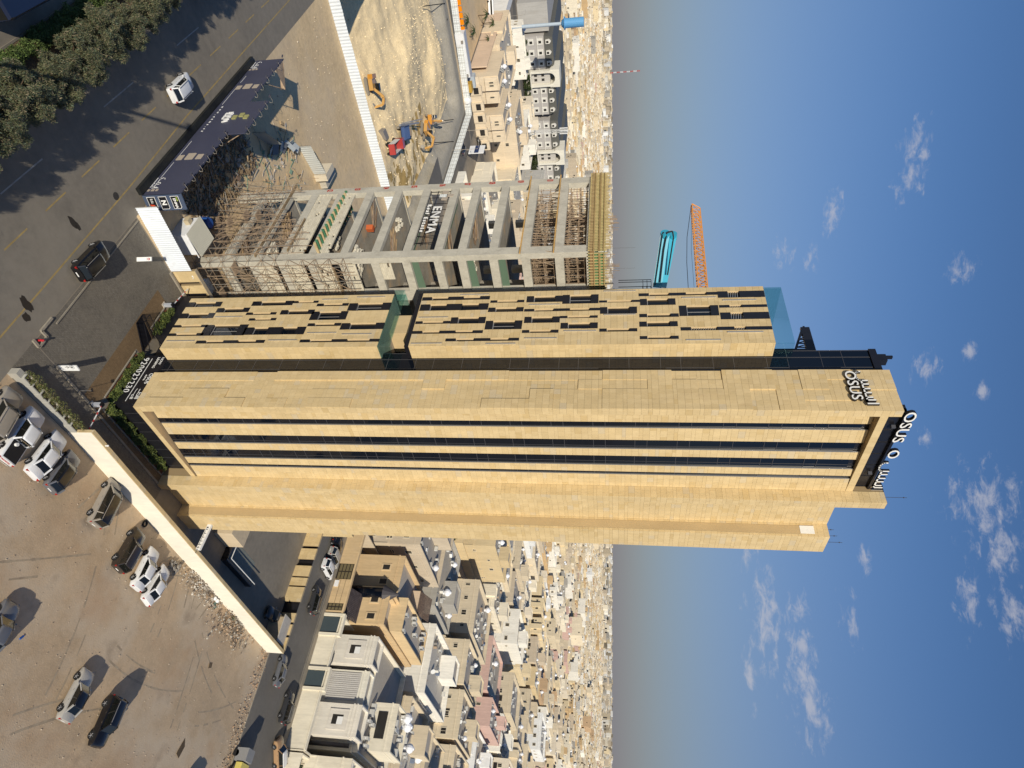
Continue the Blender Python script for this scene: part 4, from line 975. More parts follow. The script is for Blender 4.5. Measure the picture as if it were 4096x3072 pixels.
# shoring in the two top floors, formwork deck on top
for k in (10, 11):
    z0, z1 = FL[k]+.42, FL[k+1]-.4
    if k == 11: z1 = FL[12]-.5
    z0 = FL[k]-3.4; z0, z1 = FL[k-0]+.1, (FL[k+1]-.45 if k < 12 else 0)
    mb = MB()
    for i in range(14):
        for j in range(15):
            x = FX+.7+i*1.1; y = FY0+.7+j*1.03; xx = x+q.uniform(-.1, .1); mb.bar((xx, y, z0), (xx+q.uniform(-.06, .06), y, z1), .05, col=(.2, .11, .06))
    for j in range(15):
        for zz_ in (z0+.7, z0+1.9, z1-.3): mb.bar((FX+.6, FY0+.7+j*1.03, zz_), (FX+FD-.6, FY0+.7+j*1.03, zz_), .045)
    for i in range(14):
        for zz_ in (z0+.8, z0+2.0): mb.bar((FX+.7+i*1.1, FY0+.5, zz_), (FX+.7+i*1.1, FY1-.5, zz_), .045)
    for i in range(26): a_ = (FX+q.uniform(.5, 3), FY0+q.uniform(1, 15), z0); mb.bar(a_, (a_[0]+q.uniform(-1, 1), a_[1]+q.uniform(-2, 2), z1), .06)
    o = mb.build('shoring_props', M['steel'], cf); o['kind'] = 'stuff'
zt3 = FL[12]+.45
mb = MB(); mb.box(FX-.3, FX+FD, FY0-.3, FY1+.3, zt3-.5, zt3+.03, 0, (.24, .15, .07)); mb.build('deck', M['timber'], cf)
mb = MB()
y = FY0-.2
while y < FY1+.2: mb.box(FX-.32, FX-.22, y, y+.10, zt3-.7, zt3+1.55+q.uniform(-.1, .35), 0, (.46, .36, .17)); y += .30
mb.box(FX-.2, FX-.14, FY0-.2, FY1+.2, zt3-.6, zt3+1.3, 0, (.10, .17, .07))
x = FX
while x < FX+FD: mb.box(x, x+.1, FY0-.34, FY0-.24, zt3-.7, zt3+1.4+q.uniform(-.1, .3), 0, (.46, .36, .17)); x += .42
mb.box(FX, FX+FD, FY0-.22, FY0-.16, zt3-.6, zt3+1.2, 0, (.10, .19, .08))
for zz_ in (zt3-.1, zt3+.5, zt3+.62, zt3+1.05): mb.box(FX-.42, FX-.33, FY0-.4, FY1+.3, zz_, zz_+.09, 0, (.40, .28, .12)); mb.box(FX, FX+FD, FY0-.44, FY0-.36, zz_, zz_+.09, 0, (.40, .28, .12))
o = mb.build('edge_formwork', M['timber'], cf); o['kind'] = 'stuff'
mb = MB()
for i in range(70): x, y = FX+q.uniform(.2, FD), FY0+q.uniform(0, 15.6); mb.bar((x, y, zt3), (x, y, zt3+q.uniform(1.2, 2.4)), .035)
for cx, cy in ((FX+6, FY0+5), (FX+4, FY0+12), (FX+1.2, FY0+7)):
    for i in range(10): x, y = cx+q.uniform(-.6, .6), cy+q.uniform(-.6, .6); mb.bar((x, y, zt3), (x+q.uniform(-.1, .1), y, zt3+q.uniform(1.8, 3.0)), .04)
o = mb.build('starter_bars', M['steel'], cf); o['kind'] = 'stuff'
mb = MB()
for z in (FL[10]-.5, FL[11]-.5): mb.box(FX-.2, FX-.05, FY0-.1, FY1+.5, z-.12, z+.03, 0, (.50, .31, .11))
mb.build('fascia_board', M['timber'], cf)
# green safety netting inside some bays
net = mat('green_netting', (.10, .16, .11), .9)
mb = MB()
for k in (6, 7, 8, 9, 10): mb.quad((FX+1.0, FY0+1.2, FL[k-1]+.05), (FX+1.9, FY0+1.2, FL[k-1]+.06), (FX+2.1, FY1-2, FL[k-1]+.06), (FX+1.4, FY1-2, FL[k-1]+.05)) if k > 6 else None
for k in (7, 9, 10): mb.quad((FX+.9, FY0+.62, FL[k-1]+.45), (FX+6, FY0+.62, FL[k-1]+.45), (FX+6, FY0+.62, FL[k-1]+1.5), (FX+.9, FY0+.62, FL[k-1]+1.3))
mb.build('netting', net, cf)
# floor clutter: block stacks, timber bundles, green formwork panels
def pile(name, x, y, z, kind, n=18, sd_=1):
    r = random.Random(sd_); mb = MB()
    for i in range(n):
        if kind == 'blocks': mb.rbox((x+r.uniform(-.9, .9), y+r.uniform(-1.1, 1.1), z+r.choice((0, .25, .5))), .25, .55, .24, r.choice((0, 0, .1)), 0, (.66, .62, .52))
        elif kind == 'timber': a_ = r.uniform(-.35, .35); mb.rbox((x+r.uniform(-.7, .7), y+r.uniform(-1, 1), z+r.uniform(0, .4)), .12, r.uniform(2, 3.6), .07, .9+a_, 0, r.choice(((.2, .13, .08), (.38, .27, .15), (.26, .2, .15))))
        else: mb.rbox((x+i*.05, y+i*.62, z+.1), 3.0, .16, .3, 0, 0, (.05, .17, .09) if i % 2 else (.46, .36, .2))
    o = mb.build(name, M['timber'] if kind != 'blocks' else M['plain'], cf); o['kind'] = 'stuff'
pile('block_stack', FX+2.2, 65.3, FL[4]+.05, 'blocks', 46, 1); pile('block_stack', FX+3.5, 63.8, FL[4]+.05, 'blocks', 26, 2); pile('timber_pile', FX+2.6, 66.5, FL[2]+.05, 'timber', 26, 3); pile('timber_pile', FX+2.0, 70.5, FL[2]+.05, 'timber', 20, 4)
pile('formwork_panels', FX+.2, 63.2, FL[3]+.4, 'panels', 22, 5); pile('block_stack', FX+2.6, 72, FL[5]+.05, 'blocks', 10, 7); pile('timber_pile', FX+3, 71, FL[6]+.05, 'timber', 9, 8); pile('block_stack', FX+4, 64, FL[8]+.05, 'blocks', 60, 9)
pile('timber_pile', FX+3, 68, FL[5]+.05, 'timber', 18, 18); pile('block_stack', FX+2.4, 69, FL[3]+.05, 'blocks', 24, 19); pile('timber_pile', FX+2.4, 67, FL[7]+.05, 'timber', 16, 20); pile('timber_pile', FX+2.2, 74, FL[4]+.05, 'timber', 14, 21); pile('timber_pile', FX+2.2, 70, FL[8]+.05, 'timber', 20, 22); pile('block_stack', FX+2.0, 66, FL[1]+.05, 'blocks', 40, 23); pile('timber_pile', FX+2.0, 72, FL[1]+.05, 'timber', 30, 24); pile('timber_pile', FX+2.0, 66, FL[0]+.05, 'timber', 30, 25)
mb = MB(); mb.rbox((FX+2.5, 71.3, FL[4]+.05), .7, .7, .9, .4, 0, (.5, .12, .04)); tag(mb.build('site_mixer', M['plain']), 'small orange site machine on an open floor of the concrete frame', 'mixer')
# ENMA sign hung in the frame
sg = thing('enma_sign', 'large white ENMA Real Estate letters on black framing in the concrete frame', 'sign', (FX-.1, 69, 28.5))
def sgp(Y, Z): return Vector((FX+.05, Y, Z))
text('ENMA', 1.62, sgp(72.1, 29.1), 'x', M['white'], sg, ext=.04, sp=1.2, bold=.02, B=BAS['x'] @ Matrix.Diagonal((1.18, 1, 1)))
text('Real Estate', .72, sgp(72.5, 28.25), 'x', M['white'], sg, ext=.05, sp=1.75, bold=.015)
mb = MB()
for z in (28.0, 29.0, 31.1): mb.bar((FX+.3, 76, z), (FX+.3, 64.2, z), .08)
for i in range(9): mb.bar((FX+.3, 64.6+i*1.4, 27.9), (FX+.3, 64.6+i*1.4, 31.6), .06)
mb.build('frame', M['black'], sg)
for dz, dy in ((.2, .0), (.9, .75), (.1, 1.5)):
    mb = MB(); c = sgp(73.4+dy, 29.6+dz); mb.prism([c, c+Vector((0, -.1, .75)), c+Vector((0, .45, .85)), c+Vector((0, .55, .1))], (-.12, 0, 0)); mb.build('logo_block', tanm, sg)
# tube scaffold on the lower storeys
sc = thing('scaffold', 'tangle of rusty tube scaffolding wrapped round the lower storeys of the frame', 'scaffold', (FX-1.5, 69, 0))
def scaf(p0, along, L_, hts, off):
    p0 = Vector(p0); along = Vector(along); off = Vector(off); n = int(L_/1.3)
    lf = MB()
    for i in range(n+1):
        h = hts(i/n)
        for s_ in (0, 1):
            b_ = p0+along*(i*L_/n)+off*s_; mb = MB(); mb.bar(b_, b_+zz*(h+q.uniform(-.5, 1.2)), .05, col=WHITE); mb.build('standard', M['steel'] if q.random() < .75 else M['steelgrey'], sc)
        if i < n:
            z = .8; k = 0
            while z < h:
                for s_ in (0, 1):
                    a_ = p0+along*(i*L_/n)+off*s_+zz*z; c_ = p0+along*((i+1)*L_/n)+off*s_+zz*z
                    if q.random() < .85: lf.bar(a_, c_, .042)
                    if q.random() < .4 and z+1.7 < h: lf.bar(a_, c_+zz*1.7, .035)
                    if q.random() < .3 and z+1.7 < h: lf.bar(c_, a_+zz*1.7, .035)
                lf.bar(p0+along*(i*L_/n)+zz*z, p0+along*(i*L_/n)+off+zz*z, .042)
                if q.random() < .025: m_ = p0+along*(i*L_/n)+zz*(z+.05); lf.hexa([m_, m_+off, m_+off+along*L_/n, m_+along*L_/n, m_+zz*.04, m_+off+zz*.04, m_+off+along*L_/n+zz*.04, m_+along*L_/n+zz*.04])
                z += 1.75
    o = lf.build('ledgers_and_braces', M['steel'], sc); o['kind'] = 'stuff'
scaf((FX-1.6, FY0-.5, 0), UY, 16.5, lambda t: 12.6+2.5*math.sin(t*7)-3*t, UX*1.1)
scaf((FX-.5, FY0-1.6, 0), UX, 13, lambda t: 21.5-3*t, UY*1.1)
mb = MB(); mb.bar((FX-.3, 62.2, 8.2), (FX-.3, 78.5, 8.3), .35, .12); mb.bar((FX-.2, 63.2, 12.1), (FX-.2, 70, 12.2), .3, .1); mb.bar((FX+1.0, FY0-.4, 18.3), (FX+10, FY0-.4, 18.5), .35, .12); mb.build('plank', mat('scaffold_plank', (.26, .19, .11), .9, noise=[(3, .2)]), sc)
# debris on the ground around it
def scatter(name, n, reg, m, sd_, cols_, label=None, tall=.25):
    r = random.Random(sd_); mb = MB()
    for i in range(n):
        x, y = reg(r)
        if r.random() < .6: mb.rbox((x, y, r.uniform(0, tall)), r.uniform(.06, .15), r.uniform(1, 3.2), .06, r.uniform(0, 3.1), 0, r.choice(cols_), (r.uniform(-.15, .15), 0))
        else: mb.rbox((x, y, r.uniform(0, tall)), r.uniform(.15, .6), r.uniform(.2, .8), r.uniform(.04, .2), r.uniform(0, 3.1), 0, r.choice(cols_), (r.uniform(-.3, .3), r.uniform(-.3, .3)))
    o = mb.build(name, m); o['kind'] = 'stuff'
scatter('building_debris', 700, lambda r: (r.uniform(37.5, 45.5), r.uniform(65, 84)), M['timber'], 11, [(.3, .22, .13), (.22, .2, .17), (.12, .15, .13), (.30, .28, .25), (.16, .11, .08), (.24, .17, .1)], tall=.6)
scatter('building_debris', 160, lambda r: (r.uniform(44, 56), r.uniform(78, 97)), M['timber'], 12, [(.4, .3, .18), (.5, .45, .38), (.2, .3, .22), (.35, .33, .3)], tall=.15)
mb = MB(); mb.box(57.0, 58.2, 100, 104, 0, 2.2, 0, (.62, .55, .42)); mb.box(59, 60.2, 101, 106, 0, 1.2, 0, (.5, .46, .38)); tag(mb.build('block_hut', M['paint']), 'roofless hut of pale blocks at the end of the sheet fence', 'hut')
mb = MB(); mb.cyl((FX-2.5, 66.5, 0), (FX-2.5, 66.5, 1.4), .9, .7, 12, 0, (.02, .08, .30)); tag(mb.build('water_tank', M['plain']), 'blue plastic water tank among the scaffold tubes at ground level', 'water tank')

# ---------------------------------------------------------------- cranes above the frame
pb = thing('placing_boom', 'folded turquoise concrete placing boom rising above the frame building', 'crane boom', (56, 66, 0))
def at(X, Y, d): return CAMPOS + ray(X, Y)*d
bc = (.03, .36, .52)
D1 = 84
for (xa, ya, xb, yb, w) in ((2628, 1150, 2660, 940, 1.05), (2648, 1150, 2690, 945, 1.0)):
    a_, b_ = at(xa, ya, D1), at(xb, yb, D1+ (1.2 if w == 1.0 else 0)); mb = MB(); mb.bar(a_, b_, .55, w, 0, bc); mb.cyl(b_-Vector((.4,0,0)), b_+Vector((.4,0,0)), .55, n=12, col=bc); mb.build('boom_section', M['carpaint'], pb)
mb = MB(); mb.tube([at(2640, 1130, D1-.6), at(2655, 1000, D1-.6), at(2668, 930, D1-.5), at(2690, 925, D1-.5), at(2694, 950, D1-.5), at(2670, 1100, D1-.6)], .09, 6); mb.tube([at(2620, 1140, D1-.5), at(2650, 935, D1-.5), at(2656, 928, D1-.5)], .07, 6); mb.build('hose', M['rubber'], pb)
b0_ = at(2630, 1168, D1+.5); mb = MB(); mb.cyl((b0_.x, b0_.y, FL[12]), b0_, .5, .45, 12, 0, bc); mb.build('mast', M['carpaint'], pb)
mb = MB(); c_ = at(2572, 1140, D1)
for z in (0, .5, 1.0): mb.bar(c_+Vector((0, -1.2, z)), c_+Vector((0, 1.0, z)), .06); mb.bar(c_+Vector((1, -1.2, z)), c_+Vector((1, 1.0, z)), .06)
for y in (-1.2, -.3, .6, 1): mb.bar(c_+Vector((0, y, -3.0)), c_+Vector((0, y, 1)), .06)
mb.build('work_platform', M['black'], pb)
jb = thing('lattice_jib', 'orange lattice crane jib leaning out against the sky above the frame', 'crane', (75, 80, 0))
D2 = 92; oc = (.62, .24, .02)
A0, A1 = at(2795, 1160, D2), at(2768, 815, D2+9); B0, B1 = at(2832, 1160, D2), at(2800, 832, D2+9)
off = Vector((1.1, .9, 0))
mb = MB()
for a_, b_ in ((A0, A1), (B0, B1), (A0+off, A1+off), (B0+off, B1+off)): mb.bar(a_, b_, .13, col=oc)
mb.build('chord', M['carpaint'], jb)
mb = MB()
n = 16
for i in range(n):
    t0, t1 = i/n, (i+1)/n; a_, a2 = A0.lerp(A1, t0), A0.lerp(A1, t1); b_, b2 = B0.lerp(B1, t0), B0.lerp(B1, t1)
    mb.bar(a_, b_, .07, col=oc); mb.bar(a_, b2, .07, col=oc); mb.bar(b_, a2, .07, col=oc); mb.bar(a_+off, b_+off, .07, col=oc); mb.bar(a_+off, b2+off, .07, col=oc); mb.bar(a_, a_+off, .07, col=oc); mb.bar(b_, b2+off, .07, col=oc)
mb.bar(A1, B1, .12, col=oc); mb.build('lacing', M['carpaint'], jb)
mb = MB(); mb.tube([at(2765, 820, D2+9), at(2748, 950, D2+6), at(2747, 1050, D2+3), at(2754, 1170, D2)], .04, 5); mb.tube([at(2766, 822, D2+9), at(2765, 1000, D2+5), at(2778, 1170, D2)], .02, 5); mb.build('cable', M['rubber'], jb)
mb = MB(); pz = B0.lerp(A0, .5)
cX, cY = pz.x+1.5, pz.y-2
for dx, dy in ((0, 0), (1.6, 0), (1.6, 1.6), (0, 1.6)): mb.bar((cX+dx, cY+dy, 0), (cX+dx, cY+dy, pz.z-1), .18, col=oc)
for i in range(20): mb.bar((cX, cY, i*3.2), (cX+1.6, cY, i*3.2+3.2), .09, col=oc)
mb.build('mast', M['carpaint'], jb)
# ---------------------------------------------------------------- vehicles
def loft(mb, rings, m=0, col=WHITE, cap=True):
    i = len(mb.V); n = len(rings[0])
    for r in rings: mb.V += [tuple(p) for p in r]
    for a in range(len(rings)-1):
        for b in range(n):
            b2 = (b+1) % n; mb.F.append((i+a*n+b, i+a*n+b2, i+(a+1)*n+b2, i+(a+1)*n+b)); mb.M.append(m); mb.C.append(col)
    if cap:
        mb.F.append(tuple(i+b for b in range(n))[::-1]); mb.F.append(tuple(i+(len(rings)-1)*n+b for b in range(n))); mb.M += [m, m]; mb.C += [col, col]
SPEC = {  # L, W, H, wheelbase, r, belt, cabin (x rear base, rear top, front top, front base), profile [(x, top)]
 'sedan': (4.75, 1.84, 1.46, 2.78, .34, .93, (-1.75, -1.05, .25, 1.05), [(-2.37, .70), (-2.30, .95), (-1.9, 1.02), (-1.2, .97), (0, .93), (1.0, .94), (1.7, .89), (2.12, .81), (2.31, .68), (2.37, .50)]),
 'coupe': (4.6, 1.82, 1.42, 2.7, .34, .90, (-1.7, -.95, .2, 1.0), [(-2.30, .68), (-2.22, .93), (-1.85, 1.0), (-1.2, .95), (0, .90), (1.0, .91), (1.65, .86), (2.05, .78), (2.24, .65), (2.30, .48)]),
 'hatch': (4.2, 1.76, 1.48, 2.6, .32, .93, (-2.0, -1.55, .3, 1.05), [(-2.10, .75), (-2.05, .98), (-1.6, .98), (-1.2, .96), (0, .94), (1.0, .95), (1.6, .90), (1.9, .82), (2.05, .68), (2.10, .50)]),
 'suv': (4.75, 1.92, 1.74, 2.85, .38, 1.08, (-2.25, -1.95, .35, 1.05), [(-2.37, .80), (-2.34, 1.10), (-1.9, 1.12), (-1.2, 1.10), (0, 1.08), (1.0, 1.09), (1.8, 1.06), (2.15, .98), (2.32, .8), (2.37, .6)]),
 'pickup': (5.3, 1.88, 1.80, 3.1, .39, 1.06, (-.75, -.6, .75, 1.35), [(-2.65, .75), (-2.62, 1.08), (-1.9, 1.08), (-.9, 1.08), (0, 1.06), (1.3, 1.07), (2.1, 1.04), (2.45, .96), (2.61, .8), (2.65, .6)]),
 'minivan': (4.95, 1.95, 1.76, 3.0, .35, 1.0, (-2.35, -2.1, .75, 1.75), [(-2.47, .75), (-2.44, 1.02), (-1.9, 1.04), (-1.2, 1.03), (0, 1.0), (1.7, .99), (2.05, .92), (2.3, .80), (2.44, .66), (2.47, .52)]),
}
def make_car(kind, name, label, col, cat='car', group=None, roof=None, extra=None):
    L_, W_, H_c, wb_, r, belt, cab_, prof = SPEC[kind]; w = W_/2
    c = thing(name, label, cat, (0, 0, 0), group); ORG[c] = Vector()
    P = [M['carpaint']]
    rings = []
    for x, zt in prof:
        e = abs(x)/(L_/2); ww = w*(1-.10*max(0, (e-.70)/.30)**2.5); zb = .24+.10*max(0, (e-.8)/.2)
        zm = zb+(zt-zb)*.55
        rings.append([(x, -ww*.90, zb), (x, -ww*.99, zb+.10), (x, -ww, zm), (x, -ww*.965, zt-.07), (x, -ww*.86, zt), (x, 0, zt+.035), (x, ww*.86, zt), (x, ww*.965, zt-.07), (x, ww, zm), (x, ww*.99, zb+.10), (x, ww*.90, zb)])
    mb = MB(); loft(mb, rings, 0, col); body = mb.build('body', P, c, smooth=True)
    me = body.data
    try: me.set_sharp_from_angle(angle=math.radians(38))
    except Exception: pass
    # glasshouse
    xr, xrt, xft, xf = cab_; wb2 = w*.90; wt2 = w*.74
    zb, zr = belt-.03, H_c
    B0 = [(xr, wb2*.93, zb+ (.05 if kind != 'pickup' else 0)), (xf, wb2*.95, zb)]; T0 = [(xrt, wt2, zr-.05), (xft, wt2, zr-.03)]
    R_ = lambda x, y, z: (x, -y, z)
    g = [MB() for _ in range(4)]
    g[0].quad(B0[0], B0[1], T0[1], T0[0]); g[1].quad(R_(*B0[1]), R_(*B0[0]), R_(*T0[0]), R_(*T0[1]))
    g[2].quad(B0[1], R_(*B0[1]), R_(*T0[1]), T0[1]); g[3].quad(R_(*B0[0]), B0[0], T0[0], R_(*T0[0]))
    for k, nm in enumerate(('side_window', 'side_window', 'windscreen', 'rear_window')): g[k].build(nm, M['carglass'], c)
    rc = roof or col
    mb = MB(); xm = (xrt+xft)/2
    rr = [[(x, -wt2*k1, z), (x, -wt2*.6*k1, z+.05), (x, 0, z+.065), (x, wt2*.6*k1, z+.05), (x, wt2*k1, z), (x, 0, z-.02)] for x, k1, z in ((xrt-.08, .93, zr-.075), (xrt+.1, 1.02, zr-.045), (xm, 1.04, zr-.03), (xft-.1, 1.02, zr-.035), (xft+.08, .94, zr-.06))]
    loft(mb, rr, 0, rc); mb.build('roof', P, c, smooth=True)
    mb = MB()
    for s_ in (1, -1):
        a_ = lambda p: Vector((p[0], p[1]*s_, p[2]))
        mb.bar(a_(B0[1]), a_(T0[1]), .07, .09, 0, col); mb.bar(a_(B0[0]), a_(T0[0]), .12, .16, 0, col)
        mx = Vector(B0[0]).lerp(Vector(B0[1]), .5); tx = Vector(T0[0]).lerp(Vector(T0[1]), .45)
        mb.bar(a_(mx)+Vector((0, .005*s_, 0)), a_(tx)+Vector((0, .005*s_, 0)), .05, .07, 0, (.02, .02, .02))
        if kind in ('suv', 'minivan'):
            mx = Vector(B0[0]).lerp(Vector(B0[1]), .24); tx = Vector(T0[0]).lerp(Vector(T0[1]), .22); mb.bar(a_(mx), a_(tx), .07, .10, 0, col)
    mb.build('pillars', P, c)
    for sx_ in (1, -1):
        for sy_ in (1, -1):
            x, y = sx_*wb_/2-(.05 if sx_ < 0 else -.05), sy_*(w-.12)
            mb = MB(); mb.cyl((x, y-.12, r), (x, y+.12, r), r, n=18); wh = mb.build('wheel', M['rubber'], c)
            mb = MB(); yo = y+sy_*.125; mb.cyl((x, yo-.004, r), (x, yo+.004, r), r*.66, n=16, m=1); 
            for k in range(5):
                t = 2*math.pi*k/5; mb.bar((x, yo+sy_*.012, r), (x+math.cos(t)*r*.62, yo+sy_*.012, r+math.sin(t)*r*.62), .07, .02)
            mb.cyl((x, yo, r), (x, yo+sy_*.02, r), r*.14, n=8); mb.build('rim', [M['rim'], M['rubber']], wh)
            mb = MB(); yy = sy_*(w*.985)
            pts = [(x+math.cos(t)*(r+.07), yy, r+math.sin(t)*(r+.07)) for t in [math.pi*i/12 for i in range(13)]]; mb.prism(pts, (0, sy_*.012, 0)); mb.build('wheel_arch', M['rubber'], c)
    xe = L_/2
    for s_ in (1, -1):
        mb = MB(); mb.rbox((xe-.16, s_*w*.64, prof[-2][1]-.20), .22, .42, .14, -s_*.35); mb.build('headlight', M['chrome'], c)
        mb = MB(); mb.rbox((-xe+.07, s_*w*.72, prof[1][1]-.28), .12, .34, .20, s_*.25); mb.build('taillight', mat_red, c)
        mb = MB(); mb.rbox((cab_[3]-.25, s_*(w+.07), belt-.02), .12, .2, .13, 0, 0, col); mb.build('mirror', P, c)
    mb = MB(); mb.box(-xe-.005, -xe+.03, -.26, .26, .55, .67); mb.build('number_plate', M['white'], c)
    mb = MB(); mb.box(xe-.05, xe+.01, -w*.45, w*.45, .38, .56); mb.build('grille', M['rubber'], c)
    mb = MB()
    for s_ in (1, -1):
        for x in (.25, -.65):
            mb.box(x-.09, x+.09, s_*(w+.002), s_*(w-.03), belt-.17, belt-.14)
    mb.build('door_handle', M['chrome'], c)
    if kind == 'pickup':
        mb = MB(); mb.box(-2.52, -.85, -.74, .74, 1.085, 1.13); mb.build('cargo_bed', mat('bed_liner', (.010, .010, .012), .7), c)
        mb = MB()
        for k in range(6): mb.bar((-.85, -.7+.28*k, 1.15), (-.78, -.6+.24*k, 1.72), .03)
        mb.bar((-.82, -.7, 1.65), (-.82, .7, 1.65), .05); mb.box(-2.66, -2.5, -.9, .9, .42, .56); mb.build('headboard', M['chrome'], c)
        Bt = Matrix(((0, 0, -1), (-1, 0, 0), (0, 1, 0))); text('TOYOTA', .26, (-2.665, .62, .78), 'x', M['red'], c, ext=.004, B=Bt, bold=.008)
        mb = MB(); mb.cyl((-1.15, .35, 1.14), (-1.15, .35, 1.34), .16, n=12); mb.build('bucket', M['white'], c)
    if kind in ('suv', 'minivan'):
        mb = MB()
        for s_ in (1, -1): mb.bar((xrt+.1, s_*wt2*.9, zr+.05), (xft-.2, s_*wt2*.9, zr+.05), .04)
        mb.build('roof_rail', M['alu'], c)
    return c
mat_red = mat('tail_lamp_red', (.35, .01, .008), .2, spec=.6); M['red'] = mat('red_lettering', (.5, .02, .015), .5)
CN = {'white': (.74, .75, .76), 'silver': (.40, .385, .355), 'grey': (.13, .135, .15), 'black': (.006, .006, .008), 'darkbrown': (.028, .022, .018), 'beige': (.40, .37, .31), 'champagne': (.30, .27, .23), 'navy': (.014, .02, .04), 'red': (.42, .015, .02), 'charcoal': (.035, .036, .04), 'tan': (.34, .21, .11)}
def place(c, pf, pr, side, W_=1.85, z=0):
    """pf, pr: ground points of the front and rear wheel on the camera's side; side=+1 if that is the car's left"""
    d = Vector((pf.x-pr.x, pf.y-pr.y, 0)).normalized(); n = Vector((-d.y, d.x, 0)); m = (pf+pr)/2 - n*side*(W_/2-.08)
    c.location = (m.x, m.y, z+.02); c.rotation_euler = (0, 0, math.atan2(d.y, d.x)); return c
s5 = .6172
c1 = lambda x, y: (x*s5, y*s5); c2 = lambda x, y: (1024+x*s5, y*s5); c3 = lambda x, y: (x*s5, 1024+y*s5); c5 = lambda x, y: (x*s5, 2048+y*s5); c6 = lambda x, y: (1024+x*s5, 2048+y*s5); cA = lambda x, y: (1700+x/2.074, y/2.074)
def car(kind, name, label, color, f, r, side, cat='car', group=None, roof=None):
    c = make_car(kind, name, label, CN[color], cat, group, CN[roof] if roof else None); pf, pr = G(*f), G(*r)
    return place(c, pf, pr, side, SPEC[kind][1])
PK = 'cars parked on the dirt lot'; ST = 'cars parked along the side street'
car('sedan', 'parked_car', 'silver sedan with a black roof parked alone on the open dirt lot', 'silver', c5(475, 1070), c5(374, 1260), 1, group=PK, roof='black')
car('suv', 'parked_car', 'glossy black car facing away from the others beside the silver sedan', 'black', c5(572, 1442), c5(660, 1242), -1, group=PK)
car('pickup', 'pickup_truck', 'white double-cab pickup with an open black cargo bed and lettered tailgate', 'white', c3(108, 1040), c3(-14, 1218), 1, 'pickup truck', PK)
car('sedan', 'parked_car', 'white sedan parked between the white pickup and the grey car', 'white', c3(280, 1180), c3(172, 1318), 1, group=PK)
car('hatch', 'parked_car', 'grey car with a dark glass roof parked beside the white sedan', 'grey', c3(388, 1292), c3(282, 1434), 1, group=PK, roof='black')
car('minivan', 'parked_car', 'champagne minivan parked alone close to the cream boundary wall', 'champagne', c3(648, 1500), c3(572, 1645), 1, group=PK, roof='black')
car('suv', 'parked_car', 'dark brown SUV, first of the three cars parked side by side near the wall', 'darkbrown', c5(820, 138), c5(726, 292), 1, group=PK)
car('sedan', 'parked_car', 'dusty white sedan with sunroof between the dark SUV and the other white car', 'white', c5(925, 262), c5(842, 424), 1, group=PK)
car('coupe', 'parked_car', 'clean white car parked last in the row of three near the wall', 'white', c5(1005, 372), c5(915, 512), 1, group=PK)
car('suv', 'parked_car', 'beige-grey car cut off by the photo edge above the white pickup', 'champagne', c3(-40, 900), c3(-150, 1080), 1, group=PK)
car('sedan', 'parked_car', 'dark car cut off by the photo edge in the middle of the dirt lot', 'grey', c5(-45, 640), c5(-160, 840), 1, group=PK)
car('suv', 'parked_car', 'car standing at the bottom edge of the lot that throws a long shadow', 'charcoal', c5(1190, 1720), c5(1090, 1900), 1, group=PK)
car('suv', 'moving_car', 'white crossover driving on the empty main road past the billboard', 'white', c1(1150, 487), c1(1078, 556), 1)
car('suv', 'stopped_car', 'glossy black SUV stopped at the kerb of the paved forecourt', 'black', c1(580, 1585), c3(462, 42), 1)
car('sedan', 'moving_car', 'dark grey sedan driving past the end of the cream boundary wall', 'grey', c6(140, 955), c6(104, 1076), 1, group=ST)
car('suv', 'parked_car', 'dark grey SUV parked outside the white villa', 'charcoal', c6(182, 1182), c6(138, 1325), 1, group=ST)
car('suv', 'parked_car', 'tan and brown boxy off-roader parked by the white garden wall', 'tan', c6(102, 1530), c6(104, 1635), 1, group=ST, roof='white')
car('suv', 'parked_car', 'black SUV parked at an angle by the tan gate', 'charcoal', (1256, 2390), (1246, 2425), -1, group=ST) 
car('suv', 'parked_car', 'white SUV with a dark rear window parked by the tan garden wall', 'white', (1300, 2308), (1283, 2278), -1, group=ST)
car('suv', 'parked_car', 'pale silver SUV squeezed between the white SUV and the black one', 'silver', (1324, 2264), (1308, 2228), -1, group=ST)
car('sedan', 'parked_car', 'black car at the far end of the row by the tan garage door', 'black', (1336, 2214), (1320, 2170), -1, group=ST)
car('sedan', 'parked_car', 'dark sedan standing in the shadow of the tower yard', 'charcoal', (1062, 2420), (1112, 2462), -1)
car('sedan', 'parked_car', 'dark blue sedan on the road bend beside the excavation fence', 'navy', cA(305, 1200), cA(305, 1262), -1)
car('sedan', 'parked_car', 'black sedan parked against the tan villa wall', 'charcoal', cA(432, 1150), cA(440, 1208), -1)
car('sedan', 'parked_car', 'bright red car at the roadside near the water tower', 'red', cA(650, 55), cA(652, 130), -1)
car('hatch', 'parked_car', 'small white car in front of the red one by the water tower', 'white', cA(680, 150), cA(686, 200), -1)
